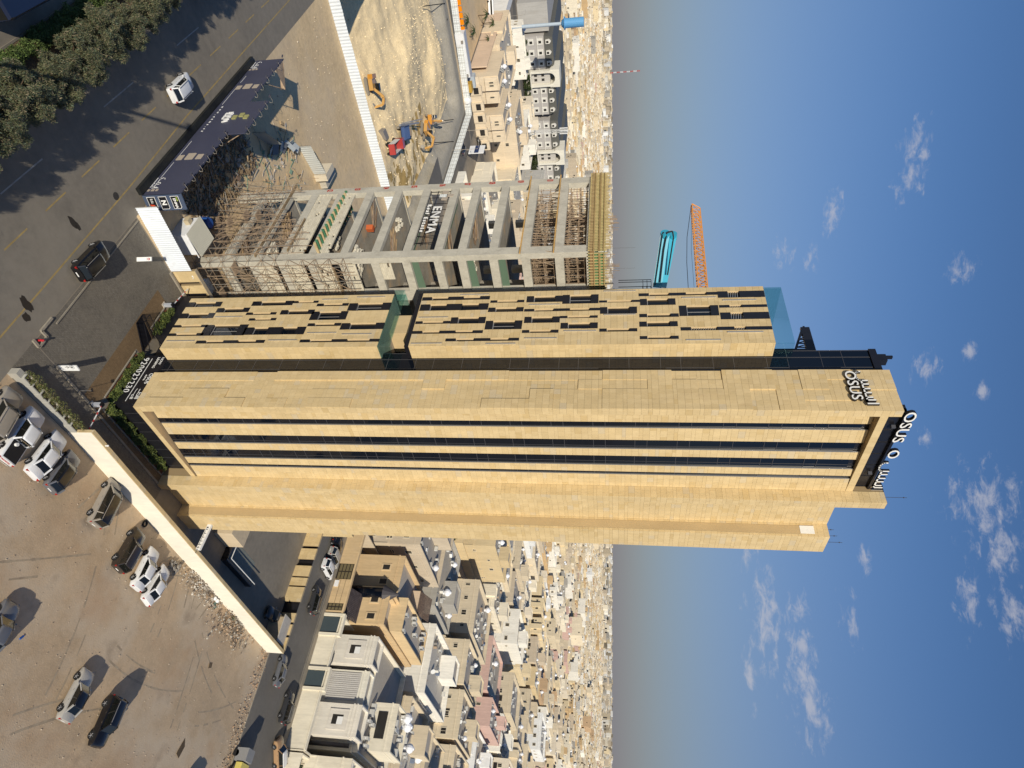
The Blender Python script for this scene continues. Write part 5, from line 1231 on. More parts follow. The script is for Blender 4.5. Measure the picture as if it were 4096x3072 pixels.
def van(label, p, ang, L_, col, name='bus', cat='minibus', h=2.5):
    t = thing(name, label, cat, p); mb = MB()
    ORG[t] = Vector()
    loft(mb, [[(x, -1.0*k, .4), (x, -1.05*k, 1.2), (x, -.98*k, h-.25), (x, -.8*k, h), (x, .8*k, h), (x, .98*k, h-.25), (x, 1.05*k, 1.2), (x, 1.0*k, .4)] for x, k in ((-L_/2, .93), (-L_/2+.3, 1), (L_/2-.5, 1), (L_/2, .9))], 0, col); mb.build('body', M['carpaint'], t)
    mb = MB(); mb.box(-L_/2+.5, L_/2-.7, -1.04, -1.075, 1.3, h-.45); mb.box(-L_/2+.5, L_/2-.7, 1.04, 1.075, 1.3, h-.45); mb.box(L_/2-.35, L_/2+.02, -.85, .85, 1.3, h-.4); mb.build('windows', M['carglass'], t)
    for x in (-L_/3, L_/3):
        for y in (-.9, .9): mb = MB(); mb.cyl((x, y-.15, .42), (x, y+.15, .42), .42, n=14); mb.build('wheel', M['rubber'], t)
    t.location = p; t.rotation_euler = (0, 0, ang); return t
p_ = (G(*cA(515, 10))+G(*cA(525, 130)))/2; van('white minibus waiting on the far road beside the palms', (p_.x, p_.y, .02), math.radians(148), 7.0, CN['white'])
van('dark blue lorry on the far carriageway in the corner above the median', (14.6, 57.6, .02), math.radians(-92), 7.5, (.012, .02, .05), 'lorry', 'lorry', 3.2)
t = thing('flatbed_truck', 'yellow-topped truck at the kerb of the side street beyond the dirt lot', 'truck', (97.6, 15.5, 0)); mb = MB(); mb.box(96.6, 98.8, 12.0, 17.2, 1.0, 1.9, 0, (.62, .52, .14)); mb.build('load_body', M['plain'], t)
mb = MB(); mb.box(96.7, 98.7, 17.4, 19.0, .5, 2.2, 0, (.25, .25, .25)); mb.build('cab', M['plain'], t)
for y in (13, 15.8, 18.3):
    for x in (96.8, 98.5): mb = MB(); mb.cyl((x-.1, y, .45), (x+.1, y, .45), .45, n=12); mb.build('wheel', M['rubber'], t)

# ---------------------------------------------------------------- machines in the excavation
yc = (.52, .29, .085)
def excavator(label, base, ang, reach=1.0):
    t = thing('excavator', label, 'excavator', base, 'orange excavators working in the pit'); ORG[t] = Vector()
    for y in (-1.25, 1.25):
        mb = MB(); loft(mb, [[(-2.1, y-.3, .4), (-1.7, y-.3, .05), (1.7, y-.3, .05), (2.1, y-.3, .4), (1.7, y-.3, .85), (-1.7, y-.3, .85)], [(-2.1, y+.3, .4), (-1.7, y+.3, .05), (1.7, y+.3, .05), (2.1, y+.3, .4), (1.7, y+.3, .85), (-1.7, y+.3, .85)]], 0, (.20, .18, .15)); mb.build('track', M['plain'], t)
    mb = MB(); mb.box(-2.3, .9, -1.3, 1.3, 1.0, 2.0, 0, yc); mb.box(-2.6, -1.6, -1.35, 1.35, 1.1, 2.25, 0, (.52, .23, .03)); mb.build('engine_house', M['carpaint'], t)
    mb = MB(); mb.box(-.5, 1.1, .45, 1.35, 1.5, 2.95, 0, (.03, .03, .03)); mb.build('cab', M['carglass'], t)
    mb = MB(); P_ = [(.7, -.2, 1.8), (2.6, -.2, 3.9), (5.2*reach, -.2, 3.5)]; mb.bar(P_[0], P_[1], .5, .7, 0, yc); mb.bar(P_[1], P_[2], .5, .6, 0, yc); mb.build('boom', M['carpaint'], t)
    mb = MB(); e = (5.8*reach, -.2, 1.4); mb.bar(P_[2], e, .35, .5, 0, yc); mb.build('stick', M['carpaint'], t)
    mb = MB(); x = e[0]; mb.prism([(x-.2, -.8, 1.4), (x+.3, -.8, .9), (x-.1, -.8, .3), (x-.9, -.8, .5), (x-.9, -.8, 1.1)], (0, 1.2, 0), 0, (.32, .30, .26)); mb.build('bucket', M['plain'], t)
    mb = MB(); mb.bar((1.0, -.5, 1.7), (2.3, -.5, 3.3), .12); mb.bar((2.9, -.2, 4.2), (4.6*reach, -.2, 4.0), .12); mb.build('hydraulic_ram', M['chrome'], t)
    t.location = base; t.rotation_euler = (0, 0, ang); return t
def pg(X, Y):
    z = -3.0
    for _ in range(12): p = G(X, Y, z); z = z*.5+pitz(p.x, p.y)*.5
    return Vector((p.x, p.y, pitz(p.x, p.y)+.05))
e1 = excavator('orange excavator with its long arm stretched out, nearest the grey slope', pg(*c2(1105, 780)), math.radians(60), 1.25)
e2 = excavator('orange excavator with a lowered arm working beside the drilling rig', pg(*c2(1072, 850)), math.radians(-60), 1.0)
e3 = excavator('orange excavator half hidden behind the long sheet fence', pg(*c2(715, 560)), math.radians(-20), .8)
rg = thing('drilling_rig', 'blue and grey crushing rig with a long conveyor mast', 'machine', pg(*c2(950, 900)), None); ORG[rg] = Vector()
mb = MB(); mb.box(-3.2, 1.2, -1.4, 1.4, 1.2, 1.5, 0, (.03, .06, .16))
for i in range(6): mb.box(-3.2+i*.85, -3.05+i*.85, -1.6, 1.6, 1.5, 2.2, 0, (.04, .08, .2))
mb.box(-3.3, 1.3, -1.65, -1.5, 1.3, 2.3, 0, (.03, .06, .16)); mb.box(-3.3, 1.3, 1.5, 1.65, 1.3, 2.3, 0, (.03, .06, .16)); mb.build('hopper', M['plain'], rg)
mb = MB(); mb.bar((-3, 2.0, 1), (7.5, 1.6, 3.0), .5, .5, 0, (.22, .23, .26)); mb.bar((0, 2.2, .8), (9, 2.4, 3.8), .25, .3, 0, (.22, .23, .26))
for i in range(9): mb.bar((-2+i*1.1, 1.8, 1.1+i*.2), (-1.6+i*1.1, 2.5, .9+i*.25), .12, col=(.3, .3, .3))
mb.build('conveyor', M['plain'], rg)
mb = MB(); mb.box(1.6, 3.6, -1.1, 1.0, .8, 2.0, 0, (.66, .36, .03)); mb.box(3.6, 4.6, -.8, .8, .8, 1.8, 0, (.6, .5, .05)); mb.build('engine_house', M['carpaint'], rg)
mb = MB(); mb.box(-3, 4, -1.7, -1.2, 0, .8, 0, (.2, .18, .15)); mb.box(-3, 4, 1.2, 1.7, 0, .8, 0, (.2, .18, .15)); mb.build('track', M['plain'], rg)
rg.location = pg(*c2(935, 860)); rg.rotation_euler = (0, 0, math.radians(68))
tr_ = thing('tipper_truck', 'red-cabbed truck with an open white bed near the sheet fence', 'truck', (0, 0, 0)); ORG[tr_] = Vector()
mb = MB(); mb.box(2.0, 3.6, -1.2, 1.2, .8, 3.0, 0, (.38, .045, .04)); mb.build('cab', M['carpaint'], tr_)
mb = MB(); mb.box(-3.4, 1.9, -1.25, -1.1, 1.0, 2.4, 0, (.72, .70, .66)); mb.box(-3.4, 1.9, 1.1, 1.25, 1.0, 2.4, 0, (.72, .70, .66)); mb.box(-3.5, -2.9, -1.25, 1.25, 1.0, 2.5, 0, (.38, .045, .04)); mb.box(-3.4, 1.9, -1.1, 1.1, 1.0, 1.3, 0, (.1, .1, .1)); mb.build('cargo_bed', M['plain'], tr_)
mb = MB()
for x in (-2.6, -1.4, 2.7):
    for y in (-1.1, 1.1): mb.cyl((x, y-.2, .5), (x, y+.2, .5), .5, n=12)
mb.build('wheels', M['rubber'], tr_)
tr_.location = pg(*c2(862, 950)); tr_.rotation_euler = (0, 0, math.radians(75))
mb = MB(); p_ = pg(*c2(790, 850)); mb.prism([p_+Vector((0, 0, 0)), p_+Vector((2.2, .3, 0)), p_+Vector((2.6, .3, 1.4)), p_+Vector((.2, 0, 1.2))], (0.3, 2.2, 0), 0, (.24, .22, .2)); tag(mb.build('digger_bucket', M['plain']), 'large grey loader bucket lying beside the white fence', 'bucket')
# pipes on the far slope, road barriers, long container
mb = MB()
for a_, b_ in ((c2(1085, 40), c2(1225, 22)), (c2(1225, 22), c2(1240, 130)), (c2(1160, 787), c2(1280, 775)), (c2(1100, 928), c2(1280, 917))): mb.tube([G(*a_, z=-2.2), G(*b_, z=.2)], .12, 6)
tag(mb.build('dewatering_pipe', M['rubber']), 'black dewatering pipes climbing the grey slope of the pit', 'pipe')
for i, (x, y) in enumerate(((72.4, 237.2), (75.1, 237), (77.1, 237), (79.1, 236.9), (81.2, 236.8), (83.4, 236.8), (96.1, 236.8))):
    mb = MB(); mb.prism([(x-.9, y, .02), (x+.9, y, .02), (x+.7, y+.05, 1.7), (x-.7, y+.05, 1.7)], (0, .5, 0), 0, (.85, .26, .0)); o = mb.build('road_barrier', M['plain'])
    tag(o, ['orange plastic barrier at the outer end of the row by the container', 'orange barrier second from the outer end of the row', 'orange barrier third from the outer end of the row', 'orange barrier fourth from the outer end of the row', 'orange barrier fifth from the outer end of the row', 'orange barrier touching the near end of the white container', 'orange barrier standing apart by the blue shelter'][i], 'barrier', 'orange barriers along the road closure')
ct = thing('site_container', 'long white container cabin beside the far pit fence', 'container', (88, 229, 0)); mb = MB(); mb.box(81.5, 95.8, 227.6, 231, 0, 3.0, 0, (.72, .73, .74)); mb.build('body', M['corr'], ct); mb = MB(); mb.box(81.3, 96, 227.4, 231.2, 3.0, 3.15, 0, (.5, .52, .56)); mb.build('roof', M['corr'], ct)
mb = MB(); mb.rbox((84, 227.4, 1.8), .9, .4, .7); mb.rbox((95, 227.4, 1.8), .9, .4, .7); mb.build('air_conditioner', M['steelgrey'], ct)
mb = MB(); mb.box(98.5, 101.5, 228.5, 231.5, 0, 2.6, 0, (.50, .31, .06)); tag(mb.build('generator_box', M['plain']), 'mustard yellow generator box between container and blue shelter', 'generator')
mb = MB(); mb.box(98.5, 102.5, 234.5, 238, 0, 2.8, 0, (.42, .48, .53)); tag(mb.build('blue_shelter', M['corr']), 'pale blue sheet-metal shelter beside the mustard generator box', 'shelter')
mb = MB(); mb.ball((102.8, 225.8, 1), 1.6, 1.8, 1.5, 10, 7); tag(mb.build('sand_bag', M['white']), 'white bulky sack standing against the far pit fence', 'sack')
# advertising trailer with plain panels
sb = thing('roadside_sign', 'large white and navy advertising board above the road bend', 'sign', (0, 0, 0)); a_ = onx(*cA(385, 1240), 116); b_ = onx(*cA(480, 1240), 116)
mb = MB(); y0_, y1_ = a_.y-2.6, a_.y+2.6; mb.box(116, 116.3, y0_, y1_, 1.0, 6.5, 0, (.78, .78, .78)); mb.build('board', M['plain'], sb)
mb = MB(); mb.box(115.96, 115.99, y0_+.1, y1_-.1, 3.0, 4.6, 0, (.02, .04, .12)); mb.build('printed_band', M['plain'], sb); mb = MB(); mb.box(116.05, 116.25, a_.y-.15, a_.y+.15, 0, 1.0); mb.build('post', M['steelgrey'], sb)

# ---------------------------------------------------------------- forecourt furniture
def totem(label, x, y, ang, w, h, mark):
    t = thing('totem_sign', label, 'sign', (x, y, 0)); ORG[t] = Vector((x, y, 0)); d = Vector((math.cos(ang), math.sin(ang), 0)); n = Vector((d.y, -d.x, 0))
    p = Vector((x, y, 0)); B = Matrix((d, zz, n)).transposed()
    mb = MB(); a_ = p-n*.06; mb.hexa([a_, a_+d*w, a_+d*w+n*.12, a_+n*.12, a_+zz*h, a_+d*w+zz*h, a_+d*w+n*.12+zz*h, a_+n*.12+zz*h]); mb.build('panel', M['white'], t)
    f = p+n*.065
    def disc(c, r, m, nm, dd=.01): mb = MB(); mb.cyl(c, c+n*dd, r, n=20); mb.build(nm, m, t)
    if mark == 'P':
        disc(f+d*w*.25+zz*(h*.72), .24, M['black'], 'ring'); disc(f+d*w*.25+zz*(h*.72)+n*.011, .21, M['white'], 'disc'); text('P', .36, f+d*(w*.25-.11)+zz*(h*.72-.13)+n*.03, 'x', M['black'], t, B=B, bold=.01)
        strokes([[(0, 0), (.14, .18), (.28, 0)], [(.14, .18), (.14, -.2)]], f+d*(w*.25-.14)+zz*(h*.46), 'x', .04, .01, M['black'], t, 'arrow', B=B)
    else:
        disc(f+d*w*.5+zz*(h*.83), .14, red, 'no_entry_disc'); mb = MB(); c = f+d*w*.5+zz*(h*.83)+n*.012; mb.prism([c-d*.1-zz*.03, c+d*.1-zz*.03, c+d*.1+zz*.03, c-d*.1+zz*.03], n*.01); mb.build('bar', M['white'], t)
        strokes([[(0, 0), (.3, 0)], [(.05, 0), (.05, .07)], [(.15, 0), (.15, .09)], [(.25, 0), (.25, .07)]], f+d*(w*.5-.15)+zz*(h*.70), 'x', .02, .008, M['black'], t, 'lettering', B=B)
    return t
totem('white totem with a black P and arrow at the corner of the forecourt kerb', 40.0, 38.12, math.radians(-5), .62, 1.95, 'P')
totem('white totem with a red no-entry disc beside the white sheet fence', 39.65, 54.2, math.radians(-48), .46, 1.8, 'N')
def barrier(label, x, y, tip):
    t = thing('gate_barrier', label, 'barrier', (x, y, 0), 'car park gate barriers'); mb = MB(); mb.box(x-.32, x+.32, y-.28, y+.28, 0, .12, 0, (.5, .45, .38)); mb.build('footing', M['plain'], t)
    mb = MB(); mb.box(x-.18, x+.18, y-.17, y+.17, .12, 1.05, 0, (.38, .40, .44)); mb.build('cabinet', M['plain'], t); mb = MB(); mb.box(x-.2, x+.2, y-.19, y+.19, 1.05, 1.25); mb.build('head', M['black'], t)
    a_ = Vector((x+.05, y, 1.1)); b_ = Vector(tip); mb = MB(); n = 12
    for i in range(n): mb.bar(a_.lerp(b_, i/n), a_.lerp(b_, (i+1)/n), .07, .09, 0, (.74, .74, .74) if i % 3 else (.5, .05, .05))
    mb.build('boom_arm', M['plain'], t)
barrier('gate barrier with striped arm beside the cream boundary wall', 45.6, 38.0, (46.0, 34.5, 1.15))
barrier('gate barrier with striped arm in front of the stone gate wall', 46.1, 53.6, (46.6, 57.1, 1.2))
t = thing('fire_hydrant', 'small red fire hydrant inside the broken kerb box', 'hydrant', (36.85, 38.3, 0)); mb = MB(); mb.cyl((36.85, 38.3, 0), (36.85, 38.3, .55), .10, n=12, col=(.5, .02, .03)); mb.cyl((36.7, 38.3, .4), (37.0, 38.3, .4), .06, n=8, col=(.5, .02, .03)); mb.build('body', M['carpaint'], t); mb = MB(); mb.ball((36.85, 38.3, .57), .11, nu=10, nv=6, col=(.45, .02, .03)); mb.build('bonnet', M['carpaint'], t)
t = thing('bollard_lamp', 'thin small post lamp on the light kerb near the walkway', 'lamp', (43.3, 37.8, 0)); mb = MB(); mb.bar((43.3, 37.85, 0), (43.3, 37.85, 1.55), .03); mb.build('post', M['alu'], t); mb = MB(); mb.rbox((43.3, 37.95, 1.5), .1, .35, .14, .9); mb.build('lamp_head', M['black'], t)
# railed stair pit between the planters
t = thing('stair_railing', 'black railing round the sunken stairs in front of the podium', 'railing', (45.5, 48, 0))
mb = MB()
R4 = [(44.3, 50.0), (44.3, 48.6), (47.3, 46.9), (47.3, 48.2)]
for (xa, ya), (xb, yb) in ((R4[0], R4[1]), (R4[1], R4[2]), (R4[0], (47.3, 49.2))):
    for z in (.15, 1.05): mb.bar((xa, ya, z), (xb, yb, z), .05)
    L0 = math.hypot(xb-xa, yb-ya); n = int(L0/.14)
    for i in range(n+1): mb.bar((xa+(xb-xa)*i/n, ya+(yb-ya)*i/n, .1), (xa+(xb-xa)*i/n, ya+(yb-ya)*i/n, 1.05), .02)
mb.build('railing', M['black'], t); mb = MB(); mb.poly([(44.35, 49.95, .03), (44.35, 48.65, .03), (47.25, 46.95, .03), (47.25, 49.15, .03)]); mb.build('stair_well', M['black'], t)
# planter wall with sparse shrubs beside the lane
t = thing('planter_wall', 'low concrete planter wall with grey posts along the edge of the dirt lot', 'planter', (41, 34.4, 0))
for i in range(7):
    x = 37.3+i*1.12; mb = MB(); mb.box(x, x+1.08, 34.05, 34.14, 0, 1.05, 0, (.40, .39, .35)); mb.build('panel', M['plain'], t)
    mb = MB(); mb.box(x-.08, x+.0, 34.04, 34.75, 0, 1.15, 0, (.46, .45, .40)); mb.build('post', M['plain'], t)
mb = MB(); mb.box(37.2, 45, 34.66, 34.75, 0, 1.0, 0, (.42, .40, .36)); mb.build('panel', M['plain'], t); mb = MB(); mb.box(37.3, 45, 34.15, 34.65, 0, .85, 0, (.16, .11, .07)); mb.build('soil', M['plain'], t)
mb = MB(); mb.box(36.6, 37.2, 33.95, 34.6, 0, .9, 0, (.40, .38, .33)); tag(mb.build('kerb_block', M['plain']), 'chipped concrete block at the head of the planter wall', 'block')
# bits lying on the lot
def junk(name, label, cat, P, sz, col, ang=0, m='plain'):
    p = G(*P); mb = MB(); mb.rbox((p.x, p.y, .01), sz[0], sz[1], sz[2], ang, 0, col, (.05, .08)); tag(mb.build(name, M[m]), label, cat)
junk('board', 'brown slatted board lying flat on the dirt lot', 'board', c5(1178, 1525), (2.2, .9, .05), (.12, .085, .05), 1.2, 'timber'); junk('cardboard', 'brown cardboard sheet near the scrap by the wall', 'cardboard', c5(1362, 995), (.8, .6, .04), (.14, .10, .06), .4, 'timber')
junk('bottle', 'crushed blue plastic bottle on the open dirt', 'bottle', c5(137, 812), (.45, .16, .1), (.02, .10, .4), 1.0); junk('sheet', 'pale green sheet beside the wall near the white bags', 'sheet', c5(1395, 603), (.7, .8, .03), (.20, .34, .26), .7); junk('sheet', 'small yellow-green sheet on top of the rubble heap', 'sheet', c5(1505, 690), (.6, .4, .3), (.30, .36, .20), .5)
for i, (P, l) in enumerate(((c5(1385, 560), 'crumpled white bag on the ground against the wall'), (c5(1400, 575), 'smaller crumpled white bag touching the first one'))):
    p = G(*P); mb = MB(); mb.ball((p.x, p.y, .2), .35, .28, .25, 7, 5); tag(mb.build('plastic_bag', M['white']), l, 'bag')
p = G(*c5(935, 75)); mb = MB()
for i in range(16):
    a0, a1 = 2*math.pi*i/16, 2*math.pi*(i+1)/16; mb.cyl((p.x+.32*math.cos(a0), p.y+.32*math.sin(a0), .1), (p.x+.32*math.cos(a1), p.y+.32*math.sin(a1), .1), .1, n=6, cap=False)
tag(mb.build('old_tyre', M['rubber']), 'discarded black tyre lying between the wall and the dark SUV', 'tyre')
t = thing('block_pile', 'pile of broken grey blocks and boards beside the white car', 'rubble pile', G(*c5(1120, 345))); q = random.Random(4); b0 = G(*c5(1120, 345))
for i in range(14): mb = MB(); mb.rbox((b0.x+q.uniform(-.8, .8), b0.y+q.uniform(-.5, .5), q.uniform(0, .3)), .45, .25, .2, q.uniform(0, 3), 0, (.30, .27, .23), (q.uniform(-.3, .3), q.uniform(-.3, .3))); mb.build('block', M['plain'], t)
# ---------------------------------------------------------------- planting
def leafmesh(name, n, shape, size, cols_, seed, droop=.3, w=.32):
    r = np.random.RandomState(seed); pts = shape(r, n); V = np.zeros((n*4, 3)); 
    a = r.rand(n)*2*np.pi; tl = (r.rand(n)-.5)*1.9; s = size*(.6+.8*r.rand(n))
    ux = np.stack([np.cos(a)*np.cos(tl), np.sin(a)*np.cos(tl), np.sin(tl)-droop*.3], 1); vx = np.stack([-np.sin(a), np.cos(a), (r.rand(n)-.5)*1.2], 1)
    for k, (p, q_) in enumerate(((0, -w), (1, -w*.4), (1.25, w*.5), (.2, w))): V[k::4] = pts + ux*(s*p)[:, None] + vx*(s*q_)[:, None]
    me = bpy.data.meshes.new(name); F = np.arange(n*4).reshape(-1, 4)
    me.from_pydata(V.tolist(), [], F.tolist()); me.materials.append(M['leaf'])
    at_ = me.attributes.new('col', 'FLOAT_COLOR', 'FACE'); C = np.array(cols_)[r.randint(0, len(cols_), n)]*(.7+.6*r.rand(n))[:, None]; at_.data.foreach_set('color', np.concatenate([C, np.ones((n, 1))], 1).ravel()); me.update(); return me
def clumps(R, H0, H1, nc, cr, seed):
    q = random.Random(seed); cs = []
    for _ in range(nc):
        a = q.random()*6.28; rr = R*math.sqrt(q.random())*(.95); z = H0+(H1-H0)*q.random()*(1-.45*(rr/R)**2); cs.append((math.cos(a)*rr, math.sin(a)*rr, z))
    cs = np.array(cs)
    def f(r, n):
        i = r.randint(0, len(cs), n); d = r.normal(size=(n, 3)); d /= np.linalg.norm(d, axis=1)[:, None]; rad = cr*(.35+.65*r.rand(n)**.5)
        return cs[i]+d*rad[:, None]*np.array([1, 1, .6])
    return f, cs
tc_ = [(.12, .13, .06), (.15, .15, .075), (.075, .09, .045), (.22, .18, .11), (.10, .13, .08)]
trees = []
for v in range(3):
    f, cs = clumps(2.8, 1.8, 4.9, 90, .55, 20+v); me = leafmesh('crown', 24000, f, .17, tc_, v, w=.16); mb = MB(); q = random.Random(v)
    mb.cyl((0, 0, 0), (.15, .1, 1.9), .2, .14, 8)
    for c in cs[::2]: mid = Vector((c[0]*.4, c[1]*.4, 1.7+c[2]*.25)); mb.cyl((.12, .08, 1.6), mid, .09, .05, 5); mb.cyl(mid, Vector(c), .05, .015, 4)
    trees.append((me, mb.mesh('trunk', [M['bark']])))
def inst(name, me, parent, loc=(0, 0, 0)):
    o = bpy.data.objects.new(name, me); COL.objects.link(o); o.parent = parent; o.location = loc; ORG[o] = ORG.get(parent, Vector()); return o
TT = [(20.0+((k*37) % 10)/8, 38.0+k*4.35, .80+((k*53) % 10)/70) for k in range(15)]
tl_ = ['grey-green median tree cut by the left photo edge', 'sparse median tree beside the bare earth patch', 'dusty median tree with dry branch tips', 'broad median tree overhanging the near lanes', 'tall grey-green median tree in the middle of the row', 'spreading median tree nearest the white car', 'dense median tree just before the billboard', 'median tree beyond the lorry', 'median tree near the top photo edge', 'far median tree throwing shade over the road', 'far median tree at the top edge', 'last visible median tree', 'distant median tree out beyond the corner', 'median tree second from the far end', 'outermost median tree at the far end']
for i, (x, y, s_) in enumerate(TT):
    t = thing('median_tree', tl_[i], 'tree', (x, y, .1), 'trees along the road median'); t.rotation_euler = (0, 0, i*1.7); t.scale = (s_, s_, s_*.98)
    inst('crown', trees[i % 3][0], t); inst('trunk', trees[i % 3][1], t)
# clipped hedge bushes on the far side of the median
gc_ = [(.10, .15, .035), (.075, .12, .03), (.13, .17, .05), (.06, .09, .025)]
f, cs = clumps(.75, .2, 1.0, 12, .35, 3); hedge = leafmesh('foliage', 1500, f, .12, gc_, 5)
y = 30; i = 0; q = random.Random(2)
while y < 100:
    o = bpy.data.objects.new('hedge_bush', hedge); COL.objects.link(o); o.location = (18.35+q.uniform(-.15, .15), y, .1); o.rotation_euler = (0, 0, q.uniform(0, 6)); s_ = q.uniform(.85, 1.15); o.scale = (s_, s_, s_)
    tag(o, 'bright green clipped bush in the hedge lining the far side of the median', 'bush', 'hedge bushes along the median'); y += 1.25
# podium planting: leafy shrubs
f, cs = clumps(.42, .15, .75, 9, .26, 7); shr = [leafmesh('foliage', 700, f, .13, [(.11, .14, .03), (.14, .165, .04), (.07, .10, .028), (.05, .07, .022)], 9), leafmesh('foliage', 800, f, .12, [(.09, .12, .03), (.12, .14, .035), (.05, .075, .025)], 10)]
def shrub(x, y, label, grp, s_, k=0):
    o = bpy.data.objects.new('shrub', shr[k]); COL.objects.link(o); o.location = (x, y, .02); o.rotation_euler = (0, 0, x*3+y*7); o.scale = (s_, s_, s_*1.05); tag(o, label, 'shrub', grp)
n = 11
for i in range(n): shrub(46.95, 39.9+i*.62, 'green shrub in the sunny bed under the phone number wall', 'shrubs under the phone number wall', .82+.1*(i % 3), i % 2)
for i in range(6): shrub(46.95, 50.2+i*.62, 'green shrub in the bed beside the second gate barrier', 'shrubs in the bed by the stairs', 1.0+.1*(i % 2), i % 2)
for i in range(17): shrub(47.6+i*.65, 39.1, 'dark shrub in the shaded bed along the black podium side', 'shrubs along the shaded podium side', 1.05, i % 2)
f, cs = clumps(.35, .2, 1.1, 8, .25, 17); sp_m = leafmesh('foliage', 190, f, .10, [(.14, .14, .04), (.10, .12, .04), (.18, .15, .07)], 12)
for i in range(13):
    o = bpy.data.objects.new('planter_shrub', sp_m); COL.objects.link(o); o.location = (37.5+i*.6, 34.45, .8); o.rotation_euler = (0, 0, i*2.1); tag(o, 'thin straggly shrub growing in the low concrete planter', 'shrub', 'shrubs in the concrete planter')
# palms
def palmmesh():
    mb = MB(); r = random.Random(3)
    for k in range(26):
        a = k*2.4; L0 = r.uniform(2.0, 2.7); el_ = r.uniform(-.1, 1.1); prev = Vector((0, 0, 0)); d = Vector((math.cos(a), math.sin(a), 0)); side = Vector((-d.y, d.x, 0))
        for s_ in range(6):
            t = (s_+1)/6; nx_ = d*(L0*t)+zz*(math.sin(el_)*L0*t*.9-1.6*t*t); w0 = .22*math.sin(math.pi*(s_+.4)/6.4); w1 = .22*math.sin(math.pi*(s_+1.4)/6.6)
            c = (.055*r.uniform(.7, 1.3), .085*r.uniform(.8, 1.2), .03); mb.quad(prev-side*w0-zz*.05, prev, nx_, nx_-side*w1-zz*.07, 0, c); mb.quad(prev, prev+side*w0-zz*.05, nx_+side*w1-zz*.07, nx_, 0, c); prev = nx_
    return mb.mesh('crown', [M['leaf']])
PM = palmmesh(); mb = MB(); mb.cyl((0, 0, 0), (0, 0, 1), .22, .17, 8); PT = mb.mesh('trunk', [M['bark']])
def palm(x, y, h, label, s_=1.0):
    t = thing('palm_tree', label, 'palm tree', (x, y, 0), 'palm trees'); c = inst('crown', PM, t, (0, 0, h)); c.scale = (s_, s_, s_); k = inst('trunk', PT, t); k.scale = (1, 1, h)
for i, (x, y, h, l) in enumerate(((91.7, 273.2, 3.5, 'short palm on the dirt behind the barriers'), (97.5, 281.5, 4.2, 'taller palm beside the white minibus'), (83.5, 245.2, 1.6, 'low young palm close to the orange barriers'), (89.8, 252.7, 1.8, 'low scruffy palm in the middle of the dirt strip'), (99, 268, 3.8, 'palm with a leaning trunk by the white wall'), (118.4, 326.9, 4.5, 'palm at the foot of the blue water tower'))): palm(x, y, h, l)
# ---------------------------------------------------------------- the city
winm = mat('window_recess', (.03, .028, .026), .25, spec=.6)
frm = mat('window_surround', (.62, .55, .42), .8)
roofm = mat('flat_roof', None, .95, noise=[(.4, .12), (3, .1)], tint=[(.4, (.33, .29, .24), .5, .7, .5)])
tankm = mat('white_tank', (.78, .79, .82), .45)
# shared small meshes
def wmesh(front):
    # window in the plane x=0 (front 'x') or y=0 (front 'y'), unit 1 wide 1 high, surround proud, pane recessed look
    mb = MB(); a = .14
    def P(u, z, d): return (-d, u-.5, z-.5) if front == 'x' else (u-.5, -d, z-.5)
    for (u0, u1, z0, z1) in ((-a, 1+a, -a, 0), (-a, 1+a, 1, 1+a), (-a, 0, 0, 1), (1, 1+a, 0, 1)):
        q_ = [P(u0, z0, .09), P(u1, z0, .09), P(u1, z1, .09), P(u0, z1, .09)]; mb.poly(q_, 1); 
        e = [P(u0, z0, 0), P(u1, z0, 0), P(u1, z1, 0), P(u0, z1, 0)]
        for i in range(4): j = (i+1) % 4; mb.poly([e[i], e[j], q_[j], q_[i]], 1)
    mb.poly([P(0, 0, .012), P(1, 0, .012), P(1, 1, .012), P(0, 1, .012)], 0)
    mb.poly([P(.47, 0, .03), P(.53, 0, .03), P(.53, 1, .03), P(.47, 1, .03)], 1)
    return mb.mesh('window', [winm, frm])
WX, WY = wmesh('x'), wmesh('y')
mb = MB(); mb.ball((0, 0, 1.15), .95, .95, .85, 12, 8); 
for k in range(6): a = k*math.pi/3; mb.bar((0, 0, 2.0), (.97*math.cos(a), .97*math.sin(a), 1.15), .1)
mb.cyl((0, 0, 0), (0, 0, .6), .5, n=8); mb.cyl((0, 0, 1.95), (0, 0, 2.12), .3, n=8)
TANK = mb.mesh('water_tank', [tankm], smooth=False)
mb = MB(); mb.box(-.45, .45, -.2, .2, .1, .8, 0, (.55, .54, .5)); mb.cyl((-.46, 0, .45), (-.44, 0, .45), .1, n=6); mb.poly([(-.35, -.205, .2), (.3, -.205, .2), (.3, -.205, .72), (-.35, -.205, .72)], 0, (.12, .12, .12)); ACU = mb.mesh('air_conditioner', [M['plain']])
mb = MB(); mb.cyl((0, 0, .35), (-.12, -.12, .45), .05, .55, 12, 0, (.6, .6, .58)); mb.bar((0, 0, 0), (0, 0, .4), .06); DISH = mb.mesh('satellite_dish', [M['plain']])
WALLC = [(.70, .605, .45), (.66, .56, .40), (.76, .69, .55), (.60, .51, .37), (.69, .57, .37), (.80, .765, .68), (.54, .455, .34), (.70, .62, .49)]
ODD = [(.58, .41, .22), (.50, .35, .21), (.38, .36, .32), (.76, .76, .74), (.62, .49, .29), (.58, .40, .34), (.46, .445, .41)]
def cname(c):
    i = (WALLC+ODD).index(c); return (['cream', 'sand-coloured', 'pale ivory', 'beige', 'warm yellow-cream', 'off-white', 'brownish beige', 'light sand'] + ['ochre', 'orange-brown', 'grey concrete', 'bright white', 'golden tan', 'dull pink', 'pale grey'])[i]
